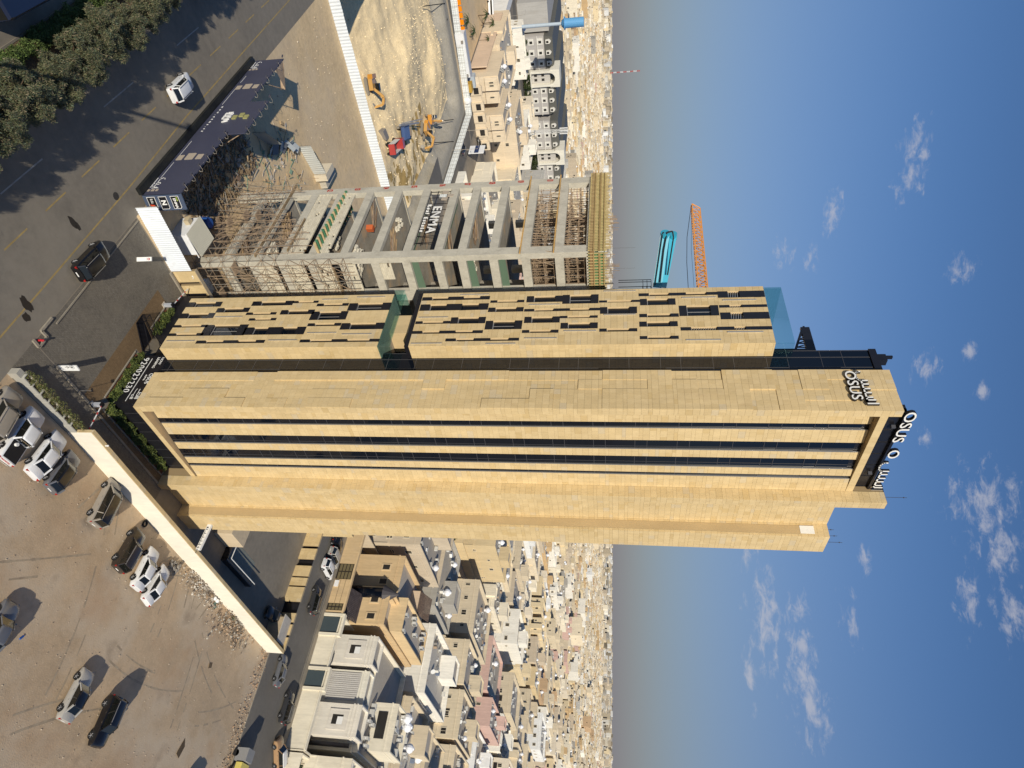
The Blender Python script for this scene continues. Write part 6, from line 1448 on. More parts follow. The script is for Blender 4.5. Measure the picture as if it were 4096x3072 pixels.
def hbox(mb, x0, x1, y0, y1, z0, z1, col, par=.9, t=.22, roofcol=(.46, .41, .34), trim=None, rf=None):
    """a storey block with a real parapet ring and a lower roof"""
    mb.box(x0, x1, y0, y1, z0, z1, 0, col, skip=(1,))
    (rf or mb).quad((x0, y0, z1), (x1, y0, z1), (x1, y1, z1), (x0, y1, z1), 0, roofcol)
    for a in ((x0, x1, y0, y0+t), (x0, x1, y1-t, y1), (x0, x0+t, y0+t, y1-t), (x1-t, x1, y0+t, y1-t)): mb.box(*a, z1+.003, z1+par, 0, col)
    if trim:
        for k in trim: mb.box(x0-.12, x1+.12, y0-.12, y1+.12, k, k+.22, 0, cmul(col, 1.08), skip=())
def house(x0, x1, y0, y1, h, col, q, label, group, lvl=2, wins=True, fence=None, tanks=1, stair=True, trim=True, name='villa', cat='house'):
    t = thing(name, label, cat, ((x0+x1)/2, (y0+y1)/2, 0), group)
    mb = MB(); rf = MB(); rc = q.choice([(.46, .40, .31), (.40, .35, .28), (.52, .48, .41), (.36, .33, .29)])
    hbox(mb, x0, x1, y0, y1, 0, h, col, q.uniform(.8, 1.3), rf=rf, roofcol=rc, trim=[h-.5] if trim else None)
    # one wing lower or higher to break the outline
    w, d = x1-x0, y1-y0
    ex = []
    if lvl >= 1 and w > 9:
        if q.random() < .6: sx0, sx1 = x0-.9, x0+w*.12; sy0 = y0+d*q.uniform(.15, .4); sy1 = sy0+d*.3; hbox(mb, sx0, sx1, sy0, sy1, 0, h*q.choice((.55, .92, 1.04)), col, .6, rf=rf, roofcol=rc)
        if q.random() < .5: sx0 = x0+w*q.uniform(.1, .4); hbox(mb, sx0, sx0+w*.35, y0-.9, y0+.3, 0, h*q.choice((.5, .9, 1.05)), col, .6, rf=rf, roofcol=rc)
    mb.build('wall', M['paint'], t); rf.build('roof', roofm, t)
    if lvl >= 1 and q.random() < .7:      # lower annexe at the back or side of the main block
        ax0 = x1+.02; ax1 = x1+q.uniform(2, 4.5); ay0 = y0+d*q.uniform(0, .4); ay1 = min(y1, ay0+d*.55); mb = MB(); rf = MB()
        hbox(mb, ax0, ax1, ay0, ay1, 0, h*q.uniform(.45, .8), cmul(col, q.uniform(.95, 1.05)), .7, rf=rf, roofcol=rc); mb.build('annexe', M['paint'], t)
        rf.build('annexe_roof', roofm, t)
    if stair:
        sx = x0+w*q.uniform(.35, .65); sy = y0+d*q.uniform(.1, .55); mb = MB(); s1, s2 = min(5.5, w*.35), min(6, d*.36); hs = q.uniform(2.6, 3.4)
        hbox(mb, sx, sx+s1, sy, sy+s2, h+.01, h+hs, cmul(col, q.uniform(.92, 1.06)), .5)
        mb.build('stair_room', M['paint'], t)
    def put(nm, me, loc, sc=(1, 1, 1), rz=0):
        o = bpy.data.objects.new(nm, me); COL.objects.link(o); o.parent = t; o.location = Vector(loc)-ORG[t]; o.scale = sc; o.rotation_euler = (0, 0, rz); ORG[o] = ORG[t]; return o
    for k in range(tanks): put('water_tank', TANK, (x0+w*q.uniform(.1, .9), y0+d*q.uniform(.1, .9), h+.02), (1, 1, 1) if q.random() < .6 else (.75, .75, .75))
    if lvl >= 1:
        cl = MB()
        for k in range(16):
            cx_, cy_ = x0+w*q.uniform(.05, .95), y0+d*q.uniform(.05, .95); a_ = q.random()
            if a_ < .35: cl.bar((cx_, cy_, h+.1), (cx_+q.uniform(-4, 4) if q.random() < .5 else cx_, cy_+q.uniform(-3, 3), h+.1), .09, col=(.5, .5, .48))
            elif a_ < .8: sz = q.uniform(.3, 1.3); cl.rbox((cx_, cy_, h), sz, q.uniform(.3, 1.1), q.uniform(.15, .9), q.choice((0, .4, 1)), 0, q.choice(((.6, .58, .52), (.2, .19, .18), (.35, .26, .18), (.72, .72, .7), (.16, .2, .28))))
            else: cl.bar((cx_, cy_, h), (cx_, cy_, h+q.uniform(1, 2.4)), .06, col=(.3, .3, .3))
        o_ = cl.build('roof_clutter', M['plain'], t); o_['kind'] = 'stuff'
        tb_ = MB()
        for zc_ in (h*.48,): tb_.box(x0-.09, x0-.003, y0+.02, y1-.02, zc_, zc_+.25, 0, cmul(col, 1.07)); tb_.box(x0+.02, x1-.02, y0-.09, y0-.003, zc_, zc_+.25, 0, cmul(col, 1.07))
        nv_ = max(2, int(d/4.5))
        for k in range(nv_+1): yy = y0+d*k/nv_; tb_.box(x0-.13, x0-.002, max(y0, yy-.18), min(y1, yy+.18), 0, h*.47, 0, cmul(col, .97))
        tb_.build('string_course', M['paint'], t)
        if q.random() < .55:
            by = y0+d*q.uniform(.2, .6); bz_ = h*.5+.3; bl = MB(); bl.box(x0-1.1, x0-.01, by, by+3.2, bz_, bz_+.15, 0, col); bl.box(x0-1.1, x0-.98, by, by+3.2, bz_+.15, bz_+1.0, 0, col); bl.box(x0-.97, x0-.01, by, by+.12, bz_+.15, bz_+1.0, 0, col); bl.box(x0-.97, x0-.01, by+3.08, by+3.2, bz_+.15, bz_+1.0, 0, col); bl.build('balcony', M['paint'], t)
            bl = MB(); bl.box(x0-.03, x0-.004, by+.5, by+2.7, bz_+.16, bz_+2.3); bl.build('balcony_door', winm, t)
        for k in range(9 if lvl >= 2 else 5): put('air_conditioner', ACU, (x0+w*q.uniform(.06, .94), y0+d*q.uniform(.06, .94), h+.01), (1.1, 1.1, 1.1), q.choice((0, 1.57)))
        if q.random() < .6: put('satellite_dish', DISH, (x0+w*q.uniform(.1, .9), y0+d*q.uniform(.1, .9), h+.01))
    if wins:
        ns = max(1, int(h/3.6)); nw = max(2, int(d/4.0)); skip_ = q.random() < .25
        for s_ in range(ns):
            zc = 2.0+s_*(h-.6)/ns
            for k in range(nw):
                if q.random() < .88: put('window', WX, (x0-.02, y0+d*(k+.5)/nw+q.uniform(-.4, .4), zc), (1, q.choice((.7, 1.1, 1.5)), q.choice((1.1, 1.4))))
            nw2 = max(1, int(w/5.5))
            for k in range(nw2):
                if q.random() < .7: put('window', WY, (x0+w*(k+.5)/nw2, y0-.02, zc), (q.choice((.6, 1.0, 1.3)), 1, q.choice((.8, 1.3))))
    if fence:
        fx0, fx1, fy0, fy1, fh_ = fence; mb = MB(); fc = cmul(col, q.uniform(.95, 1.04))
        for a in ((fx0, fx1, fy0, fy0+.2), (fx0, fx0+.2, fy0+.2, fy1), (fx1-.2, fx1, fy0+.2, fy1), (fx0+.2, fx1-.2, fy1-.2, fy1)): mb.box(*a, 0, fh_, 0, fc)
        mb.build('boundary_wall', M['paint'], t)
    return t
RES = [(128, 262, 343, 384), (-100, 99, -200, 129), (38, 107, 128, 226), (97, 112.2, -200, 226), (182, 190, -200, 384), (60, 119, 224, 240), (95, 119, 238, 300)]
def blocked(x0, x1, y0, y1): return any(x0 < r[1] and x1 > r[0] and y0 < r[3] and y1 > r[2] for r in RES)

# --- the hand-placed near villas
qq = random.Random(77)
WV = (.74, .68, .545)
# white villa with two square-window bays
wv = thing('white_villa', 'large ivory villa with two square-holed bays behind a matching garden wall', 'villa', (126, 32, 0))
rc = (.42, .38, .32)
mb = MB(); rf = MB()
hbox(mb, 119.5, 138, 24.2, 42.6, 0, 8.6, WV, 1.0, rf=rf, roofcol=rc, trim=[8.3])
for (ya, yb) in ((37.2, 42.2), (25.6, 30.6)):
    hbox(mb, 115.6, 119.5, ya, yb, 0, 9.4, (.68, .64, .56), .6, rf=rf, roofcol=rc, trim=[8.5, 9.1]); 
hbox(mb, 116.6, 119.5, 30.9, 36.4, 0, 9.1, (.70, .67, .58), .5, rf=rf, roofcol=rc, trim=[8.6])
hbox(mb, 126, 134, 26, 34, 8.7, 12.2, WV, .9, rf=rf, roofcol=rc, trim=[11.8])
mb.build('wall', M['paint'], wv); rf.build('roof', roofm, wv)
for ya in (37.2, 25.6):
    mb = MB(); mb.box(115.45, 115.6, ya+.9, ya+4.1, 4.6, 8.0, 0, (.66, .62, .55)); s_ = mb.build('bay_panel', M['paint'], wv)
    mb = MB(); mb.box(115.43, 115.449, ya+1.7, ya+3.2, 5.3, 7.2, 0); mb.build('window', winm, wv)
    mb = MB(); mb.quad((115.42, ya+1.7, 6.2), (115.42, ya+2.9, 6.2), (115.42, ya+2.9, 7.2), (115.42, ya+1.7, 7.2)); mb.build('window_panel', M['white'], wv)
mb = MB(); 
for i in range(14): mb.box(116.45, 116.58, 31.4+i*.33, 31.4+i*.33+.24, 2.6, 8.2, 0, (.55, .53, .5))
mb.build('slatted_screen', M['paint'], wv)
for y in (36.6, 30.75, 24.6): mb = MB(); mb.box(117.0, 117.2, y-.35, y+.35, 1, 8.8, 0, (.12, .11, .1)); mb.build('dark_slot', M['black'], wv)
mb = MB(); mb.quad((125.9, 28, 9.6), (125.9, 32.5, 9.6), (125.9, 32.5, 11.4), (125.9, 28, 11.4)); mb.build('window', winm, wv)
for i in range(16): o = bpy.data.objects.new('air_conditioner', ACU); COL.objects.link(o); o.parent = wv; o.location = (qq.uniform(120.5, 137.5)-126, qq.uniform(24.6, 33)-32, (12.25 if False else 8.62)); o.rotation_euler = (0, 0, qq.choice((0, 1.57))); o.scale = (1.3, 1.3, 1.3)
for i in range(10): o = bpy.data.objects.new('air_conditioner', ACU); COL.objects.link(o); o.parent = wv; o.location = (qq.uniform(126.8, 133)-126, qq.uniform(26.5, 33.5)-32, 12.22); o.rotation_euler = (0, 0, qq.choice((0, 1.57))); o.scale = (1.3, 1.3, 1.3)
for p in ((132, 33.2), (133.2, 32)): o = bpy.data.objects.new('water_tank', TANK); COL.objects.link(o); o.parent = wv; o.location = (p[0]-126, p[1]-32, 12.22)
mb = MB()
for a in ((112.3, 112.7, 33.2, 44.0), (112.3, 112.7, 22.5, 32.2)): mb.box(*a, 0, 3.3, 0, WV)
for (ya, yb) in ((40.6, 44.6), (31.4, 35.2)):
    for y in (ya, yb-.5): mb.box(112.0, 113.0, y, y+.5, 0, 3.7, 0, WV)
    mb.box(112.05, 112.95, ya, yb, 3.7, 4.1, 0, cmul(WV, 1.06))
mb.box(112.1, 112.9, 22.5, 44.6, 3.3, 3.5, 0, cmul(WV, 1.05)); mb.box(112.3, 120, 44.6, 44.9, 0, 3.3, 0, WV); mb.box(112.3, 120, 22.3, 22.6, 0, 3.3, 0, WV)
mb.build('boundary_wall', M['paint'], wv)
for (ya, yb) in ((41.2, 44.0), (32.0, 34.6)): mb = MB(); mb.box(112.2, 112.28, ya, yb, .1, 3.2, 0, (.055, .075, .085)); mb.build('garage_door', M['plain'], wv)
# second ivory villa at the photo edge
house(115.5, 135, 10, 22.5, 9.3, WV, qq, 'ivory villa with stepped corner parapets cut by the right photo edge', None, fence=(112.2, 137, 8, 22, 3.3))
# tan villa with roof tiles
TV = (.60, .44, .25)
tv = thing('tan_villa', 'ornate tan villa with dark tiled canopy and iron window grilles', 'villa', (126, 52, 0))
mb = MB(); rf = MB(); hbox(mb, 116.5, 139, 44.8, 50.6, 0, 9.0, TV, 1.0, rf=rf, trim=[8.7]); hbox(mb, 118.5, 138, 50.8, 59.6, 0, 9.6, TV, 1.0, rf=rf, trim=[9.3]); hbox(mb, 121, 139, 45.3, 52, 9.0, 11.4, (.66, .50, .29), .8, rf=rf)
mb.build('wall', M['paint'], tv); rf.build('roof', roofm, tv)
mb = MB(); mb.cyl((116.9, 50.9, 0), (116.9, 50.9, 8.6), 1.25, n=18); mb.build('glass_bay', M['glass'], tv)
mb = MB(); mb.cyl((117.2, 50.9, 8.6), (117.2, 50.9, 11.4), 1.7, .1, 12, 0, (.06, .055, .06)); mb.build('turret_roof', M['plain'], tv)
for (y, z) in ((46.2, 7.2), (49.4, 7.2), (46.2, 3.4), (49.4, 3.4)):
    mb = MB(); mb.box(116.38, 116.5, y-.75, y+.75, z-1.0, z+1.0, 0, (.66, .5, .3)); f_ = mb.build('window_surround', M['paint'], tv); mb = MB(); mb.box(116.35, 116.379, y-.5, y+.5, z-.7, z+.7); mb.build('window', winm, f_)
for (y, z) in ((54, 7.2), (57, 7.2)): mb = MB(); mb.box(118.38, 118.5, y-.75, y+.75, z-1.0, z+1.0, 0, (.66, .5, .3)); f_ = mb.build('window_surround', M['paint'], tv); mb = MB(); mb.box(118.35, 118.379, y-.5, y+.5, z-.7, z+.7); mb.build('window', winm, f_)
tiles_m = mat('brown_roof_tiles', None, .8, noise=[(2, .15)])
def tileroof(par, x0, x1, y0, y1, z0, z1, col, name='roof_tiles'):
    """slope rising towards +x, built of courses of tiles"""
    mb = MB(); q = random.Random(int(x0+y0)); n = int((x1-x0)/.33); m_ = int((y1-y0)/.30)
    for i in range(n):
        xa = x0+(x1-x0)*i/n; xb = x0+(x1-x0)*(i+1)/n+.05; za = z0+(z1-z0)*i/n; zb = z0+(z1-z0)*(i+1)/n
        for j in range(m_):
            ya = y0+(y1-y0)*j/m_; yb = y0+(y1-y0)*(j+1)/m_; c = cmul(col, q.uniform(.75, 1.25)); ym = (ya+yb)/2
            mb.quad((xa, ya, za+.04), (xb, ya, zb), (xb, ym, zb+.06), (xa, ym, za+.10), 0, c); mb.quad((xa, ym, za+.10), (xb, ym, zb+.06), (xb, yb, zb), (xa, yb, za+.04), 0, c)
    o = mb.build(name, tiles_m, par); o['kind'] = 'stuff'
tileroof(tv, 112.8, 116.4, 44.6, 50.2, 2.9, 4.7, (.055, .045, .05))
tileroof(tv, 130, 134, 52.5, 57.5, 11.6, 13.2, (.16, .11, .08)); mb = MB(); mb.box(130, 134.4, 52.5, 57.5, 9.6, 11.55, 0, (.62, .48, .34)); mb.build('roof_room', M['paint'], tv)
mb = MB(); mb.box(112.2, 112.6, 46.6, 51.2, 0, 3.2, 0, TV); mb.box(112.2, 112.6, 54.4, 62, 0, 3.2, 0, TV); mb.box(112.2, 112.6, 44.7, 45.2, 0, 3.2, 0, TV); mb.box(112.1, 112.75, 44.7, 62, 3.2, 3.55, 0, cmul(TV, 1.06))
for z in (1.3, 2.3): mb.box(112.17, 112.2, 46.6, 51.2, z, z+.05, 0, (.12, .08, .05))
mb.build('boundary_wall', M['paint'], tv)
for (ya, yb) in ((45.2, 46.6), (51.2, 54.4)):
    mb = MB(); mb.box(112.3, 112.4, ya, yb, .1, 3.1, 0, (.035, .028, .022)); g_ = mb.build('gate', M['plain'], tv); mb = MB()
    for i in range(4):
        for j in range(2): mb.box(112.26, 112.3, ya+.12+j*(yb-ya)/2, ya+(yb-ya)/2-.12+j*(yb-ya)/2, .4+i*.68, .9+i*.68, 0, (.16, .13, .07))
    mb.build('gate_panels', M['plain'], g_)
mb = MB(); mb.rbox((112.1, 50.3, .3), .15, 1.2, .8); mb.build('meter_box', M['plain'], tv)
for i in range(8): o = bpy.data.objects.new('air_conditioner', ACU); COL.objects.link(o); o.parent = tv; o.location = (qq.uniform(122, 138)-126, qq.uniform(45.5, 51.5)-52, 11.42); o.scale = (1.3, 1.3, 1.3)
# long taupe house behind it, and flat white ones
house(120, 139, 62, 76, 12.0, (.45, .43, .39), qq, 'taupe house with a tall glazed stair window beyond the tan villa', None, fence=(112.2, 140, 61, 78, 3.0)) if False else None
WALLX = WALLC+ODD
house(146, 168, 42, 57, 10.6, WALLC[5], qq, 'long blank white house directly behind the tan villa', None, wins=False, tanks=0, lvl=1)
house(120, 140, 63, 80, 11.6, WALLC[6], qq, 'brownish beige house beside the tower edge, past the tan villa', None, fence=(112.2, 142, 62, 82, 3.0))
house(143, 160, 60, 80, 10.5, ODD[2], qq, 'grey concrete house with four white tanks along its roof', None, tanks=4)
house(142, 158, 24, 40, 9.4, WALLC[3], qq, 'beige house with blank side wall behind the ivory villa', None, tanks=2)
house(160, 178, 22, 38, 10.0, WALLC[1], qq, 'sand-coloured house at the alley corner behind the beige one', None, tanks=1)
house(140, 160, 4, 22, 9.0, WALLC[6], qq, 'brownish beige house behind the stepped ivory villa', None, tanks=1)
for i, (y0_, h_) in enumerate(((30, 9.5), (44, 9.8), (58, 9.2))): 
    t = house(191, 212, y0_, y0_+12.5, h_, WALLC[1], qq, ['sand villa with framed windows, nearest of the three across the alley', 'sand villa with framed windows, middle of the three across the alley', 'sand villa with framed windows, farthest of the three across the alley'][i], 'three matching sand villas across the alley', tanks=1, fence=(190, 214, y0_-.5, y0_+13, 3))
RES += [(112, 146, 0, 82), (140, 182, 0, 62), (142, 162, 58, 82), (146, 170, 40, 60), (188, 215, 28, 72)]
for i, (x, y, h, l) in enumerate(((186.5, 55, 3.6, 'bushy palm in the alley between the villas'), (185.5, 51.5, 3.4, 'second bushy palm in the alley, nearer the camera'), (163, 78, 6, 'palm rising beside the grey concrete house'), (166, 84, 6, 'palm behind the grey concrete house'))): palm(x, y, h, l, 1.25)

# tan twin villas by the far bend, facing -Y
TW = (.66, .55, .40)
for i, (xa, xb, hh, l) in enumerate(((101, 106.4, 10.4, 'tan cube villa, leftmost of the four by the road bend'), (106.6, 111.8, 9.8, 'tan cube villa, second from the left by the road bend'), (115.6, 121.6, 10.4, 'tan cube villa, third from the left by the road bend'), (121.8, 127.2, 10.2, 'tan cube villa, rightmost of the four by the road bend'))):
    t = thing('tan_house', l, 'house', ((xa+xb)/2, 252, 0), 'tan cube villas by the road bend'); mb = MB(); rf = MB(); yf = 240 if i % 2 == 0 else 241.5
    hbox(mb, xa, xb, yf, 262, 0, hh-.6, TW, .7, rf=rf); mb.box(xa+.3, xb-.3, yf-.6, yf, hh-5.0, hh-.3, 0, cmul(TW, 1.06)); mb.build('wall', M['paint'], t); rf.build('roof', roofm, t)
    for k in range(2 if i % 2 == 0 else 1):
        o = bpy.data.objects.new('window', WY); COL.objects.link(o); o.parent = t; o.location = Vector(((xa+xb)/2+(k-.5)*1.1 if i % 2 == 0 else (xa+xb)/2, yf-.62, hh-2.6))-ORG[t]; o.scale = (.55, 1, 1.5)
    o = bpy.data.objects.new('water_tank', TANK); COL.objects.link(o); o.parent = t; o.location = Vector(((xa+xb)/2, 254, hh-.58))-ORG[t]
    for k in range(4): o = bpy.data.objects.new('air_conditioner', ACU); COL.objects.link(o); o.parent = t; o.location = Vector((xa+1+k*1.1, 248+k*2, hh-.58))-ORG[t]
t = thing('garden_wall', 'long beige garden wall with dark garage doors in front of the tan cube villas', 'wall', (113, 237, 0)); mb = MB(); mb.box(99.5, 127.5, 236.4, 236.8, 0, 4.0, 0, TW)
for x in (103.5, 109.5, 114, 119.5, 125): mb.box(x-.9, x+2.4, 235.9, 237.2, 0, 4.5, 0, cmul(TW, 1.02))
mb.build('wall', M['paint'], t)
for x in (103.5, 109.5, 114, 119.5, 125): mb = MB(); mb.box(x-.4, x+1.9, 235.84, 235.9, 1.6, 3.4); mb.build('garage_door', winm, t)
house(128, 146, 207, 228, 6.5, WALLC[2], qq, 'low cream house with a red awning across the road from the pit', None, lvl=1); mb = MB(); mb.box(125.5, 133, 204.5, 206.9, 2.9, 3.15, 0, (.30, .06, .03)); mb.box(126, 133, 205, 207, 0, 2.9, 0, WALLC[2]); tag(mb.build('awning_house', M['paint']), 'cream annexe with a flat rust-red roof beside the road', 'house')
house(99.5, 124, 264, 300, 7.6, TW, qq, 'long blank pinkish-beige building beside the palms', None, wins=False, tanks=1); mb = MB(); mb.box(98.9, 99.45, 244, 296, 0, 6.2, 0, (.60, .46, .34)); tag(mb.build('dirt_lot_wall', M['paint']), 'long pinkish-beige wall running along the dirt strip', 'wall')
mb = MB(); mb.box(100, 104, 296.5, 325, 0, 6.8, 0, (.74, .73, .70)); tag(mb.build('white_shed', M['paint']), 'long white blank shed beyond the pinkish wall', 'shed')
house(129, 150, 262, 290, 10.4, TW, qq, 'beige house with blank front between the tan cubes and the grey terrace', None); house(150, 172, 244, 270, 9, WALLC[0], qq, 'cream house behind the rightmost tan cube villa', None)
RES += [(98, 128, 236, 330), (124, 147, 203, 230), (128, 173, 243, 292)]
# grey terrace with mansard roofs and dormers, facing -Y at y=385
GW = (.42, .40, .38); SL_ = (.10, .098, .085)
def terrace(xa, xb, label, bays):
    t = thing('grey_terrace', label, 'apartment building', ((xa+xb)/2, 410, 0), 'grey terraces with dark mansard roofs'); mb = MB(); mb.box(xa, xb, 385, 470, 0, 13.6, 0, GW); mb.box(xa-.3, xb+.3, 384.6, 385, 9.4, 9.8, 0, (.62, .6, .55)); mb.box(xa, xb, 383.4, 385, 0, 3.2, 0, (.6, .56, .48)); mb.build('wall', M['paint'], t)
    mb = MB(); mb.hexa([(xa-.2, 384.6, 13.6), (xb+.2, 384.6, 13.6), (xb+.2, 470, 13.6), (xa-.2, 470, 13.6), (xa+1.2, 386.4, 18.2), (xb-1.2, 386.4, 18.2), (xb-1.2, 468, 18.2), (xa+1.2, 468, 18.2)], 0, SL_); mb.build('mansard_roof', M['plain'], t)
    for k in range(bays):
        x = xa+(xb-xa)*(k+.5)/bays
        mb = MB(); mb.prism([(x-1.1, 384.2, 14.4), (x+1.1, 384.2, 14.4), (x+1.1, 384.2, 16.4), (x, 384.2, 17.3), (x-1.1, 384.2, 16.4)], (0, 2.5, 0), 0, (.68, .66, .6)); d_ = mb.build('dormer', M['plain'], t); mb = MB(); mb.box(x-.6, x+.6, 384.1, 384.19, 14.8, 16.1); mb.build('window', winm, d_)
        for z in (6.2, 11.2):
            mb = MB(); mb.box(x-1.9, x+1.4, 384.85, 385, z-1.5, z+1.5, 0, (.68, .66, .6)); d_ = mb.build('window_surround', M['plain'], t); mb = MB(); mb.box(x-.7, x+.7, 384.78, 384.849, z-.8, z+.8); mb.build('window', winm, d_)
    return t
def archblock(xa, xb, label):
    t = thing('arched_block', label, 'apartment building', ((xa+xb)/2, 390, 0), 'white arched stair towers of the terrace'); mb = MB(); C_ = (.70, .67, .58)
    mb.box(xa, xb, 385.2, 395, 0, 15.5, 0, (.46, .44, .41))
    for x in (xa, xb-1.2): mb.box(x, x+1.2, 382.6, 385.1, 0, 17.5, 0, C_)
    pts = [(xa-.4, 382.8, 15.5)]; cxm = (xa+xb)/2; R0 = (xb-xa)/2-1.4
    pts = [(xa-.5, 382.8, 21.2), (xa-.5, 382.8, 15.6), (cxm-R0, 382.8, 15.6)] + [(cxm-R0*math.cos(math.pi*i/10), 382.8, 15.6+R0*math.sin(math.pi*i/10)*.95) for i in range(1, 10)] + [(cxm+R0, 382.8, 15.6), (xb+.5, 382.8, 15.6), (xb+.5, 382.8, 21.2)]
    mb.prism(pts[::-1], (0, 12, 0), 0, C_); mb.box(xa-.3, xb+.3, 381.8, 385, 4.4, 5.0, 0, C_); mb.build('wall', M['paint'], t)
    for z in (7.2, 11.4):
        for x in (cxm-1.3, cxm+1.3): mb = MB(); mb.box(x-.7, x+.7, 385.05, 385.19, z-.8, z+.8); mb.build('window', winm, t)
    return t
terrace(142.5, 160, 'grey terrace block with dark mansard roof, leftmost of the row', 3); archblock(160.5, 169.5, 'white arched stair tower between the first and second grey terraces'); terrace(170, 187, 'grey terrace block right of the first arched tower', 3)
terrace(191, 209.5, 'grey terrace block behind the lattice mast', 3); archblock(210, 219, 'second white arched stair tower of the grey terrace row'); terrace(219.5, 240, 'grey terrace block beside the concrete frame building', 3)
RES += [(112, 262, 371, 474)]
mb = MB(); mb.box(126, 141, 388, 520, 0, 16.4, 0, (.40, .39, .37)); t = thing('grey_apartments', 'long light grey apartment wall with scattered small windows at the top edge', 'apartment building', (134, 450, 0)); mb.V = mb.V; mb.build('wall', M['paint'], t)
for i in range(30): mb = MB(); y = 392+qq.uniform(0, 120); z = qq.choice((3, 6.3, 9.6, 12.9)); mb.box(125.93, 126, y, y+1.3, z, z+1.0); mb.build('window', winm, t)
RES += [(120, 145, 385, 525)]
# blue water tower, lattice mast, far red and white mast
t = thing('water_tower', 'slim water tower with grey shaft and bright blue tank', 'water tower', (118.8, 334.3, 0)); mb = MB(); mb.cyl((118.8, 334.3, 0), (118.8, 334.3, 27.6), .95, .75, 16, 0, (.38, .45, .52)); mb.build('shaft', M['plain'], t)
mb = MB(); mb.cyl((118.8, 334.3, 27.6), (118.8, 334.3, 29.0), 1.4, 2.5, 18, 0, (.07, .24, .48)); mb.cyl((118.8, 334.3, 29.0), (118.8, 334.3, 38.0), 2.15, 2.15, 18, 0, (.10, .30, .55)); mb.cyl((118.8, 334.3, 28.7), (118.8, 334.3, 29.2), 2.9, 2.9, 18, 0, (.08, .26, .5)); mb.build('tank', M['plain'], t)
t = thing('lattice_mast', 'pale steel lattice telephone mast in front of the grey terrace', 'mast', (165.5, 321.8, 0)); mb = MB()
for k in range(10):
    z0, z1 = k*2.9, (k+1)*2.9; w0, w1 = .95-.05*k, .95-.05*(k+1)
    for sx_, sy_ in ((1, 1), (1, -1), (-1, -1), (-1, 1)):
        mb.bar((165.5+sx_*w0, 321.8+sy_*w0, z0), (165.5+sx_*w1, 321.8+sy_*w1, z1), .16, col=(.6, .6, .58)); mb.bar((165.5+sx_*w0, 321.8+sy_*w0, z0), (165.5-sy_*w1, 321.8+sx_*w1, z1), .1, col=(.6, .6, .58))
mb.build('lattice', M['plain'], t); mb = MB()
for k in range(6): a = k*1.05; mb.box(165.5+1.5*math.cos(a)-.2, 165.5+1.5*math.cos(a)+.2, 321.8+1.5*math.sin(a)-.2, 321.8+1.5*math.sin(a)+.2, 24.5, 28.6, 0, (.7, .7, .68))
mb.build('antenna_panel', M['plain'], t)

# --- generated villa blocks: the nearest as things, the rest as stuff
q = random.Random(12); plots = []
def inview(x, y, m=0.02):
    a = math.atan2(y, x); return math.radians(10.5)-m < a < math.radians(73.0)+m and x > 0
xs = [(112.5, 182), (190, 262), (269.5, 340), (348.5, 420), (430, 500), (508, 580), (588, 660), (668, 740)]
xa = 748
while xa < 2600: xs.append((xa, xa+70)); xa += 78
for bi, (x0, x1) in enumerate(xs):
    for half in (0, 1):
        px0 = x0+2+half*(x1-x0)/2; px1 = x0+(half+1)*(x1-x0)/2-2
        y = 0 if half == 0 else 3
        blk = 0; per = 6
        while y < 2600:
            w = q.choice((11, 13, 15, 17, 20))
            if blk >= per: y += 9; blk = 0; per = q.choice((5, 6, 7, 8))
            if inview(px0, y+w/2) and not blocked(px0, px1, y, y+w): plots.append((px0, px1, y, y+w))
            y += w; blk += 1
plots = [p for p in plots if math.hypot(p[0], p[2]) < 2600]
plots.sort(key=lambda p: math.hypot((p[0]+p[1])/2, (p[2]+p[3])/2))
near, rest = plots[:235], plots[235:]
used = {}
feats = ['one white roof tank', 'two white roof tanks', 'a bare roof']
for i, (x0, x1, y0, y1) in enumerate(near):
    col = q.choice(WALLC) if q.random() < .74 else q.choice(ODD)
    h = q.choice((7.6, 8.6, 9.6, 10.6, 12.2)); tk = q.choice((0, 1, 1, 2)); inset = q.uniform(2.5, 6)
    size = 'two-storey' if h < 9 else ('three-storey' if h < 12 else 'tall three-storey')
    dist = math.hypot(x0, y0); row = 'near the side street' if x0 < 150 else ('past the first alley' if x0 < 262 else ('deep in the district' if dist < 480 else 'far out'))
    sd_ = 'left of the tower' if math.atan2(y0, x0) > math.radians(44) else 'right of the tower'
    lb = f'{cname(col)} {size} house, {["bare roof", "one white tank", "two white tanks"][tk]}, {row} {sd_}'
    used[lb] = used.get(lb, 0)+1
    st_ = q.random() < .8
    house(x0+inset, x1-q.uniform(1, 3), y0+q.uniform(.4, 1.6), y1-q.uniform(.4, 1.6), h, col, q, lb, 'flat-roofed houses of the district', lvl=2 if i < 60 else 1, wins=i < 150, tanks=tk, stair=st_, trim=q.random() < .5, fence=(x0, x1, y0, y1-.25, q.uniform(2.4, 3.4)), name='flat_roofed_house')
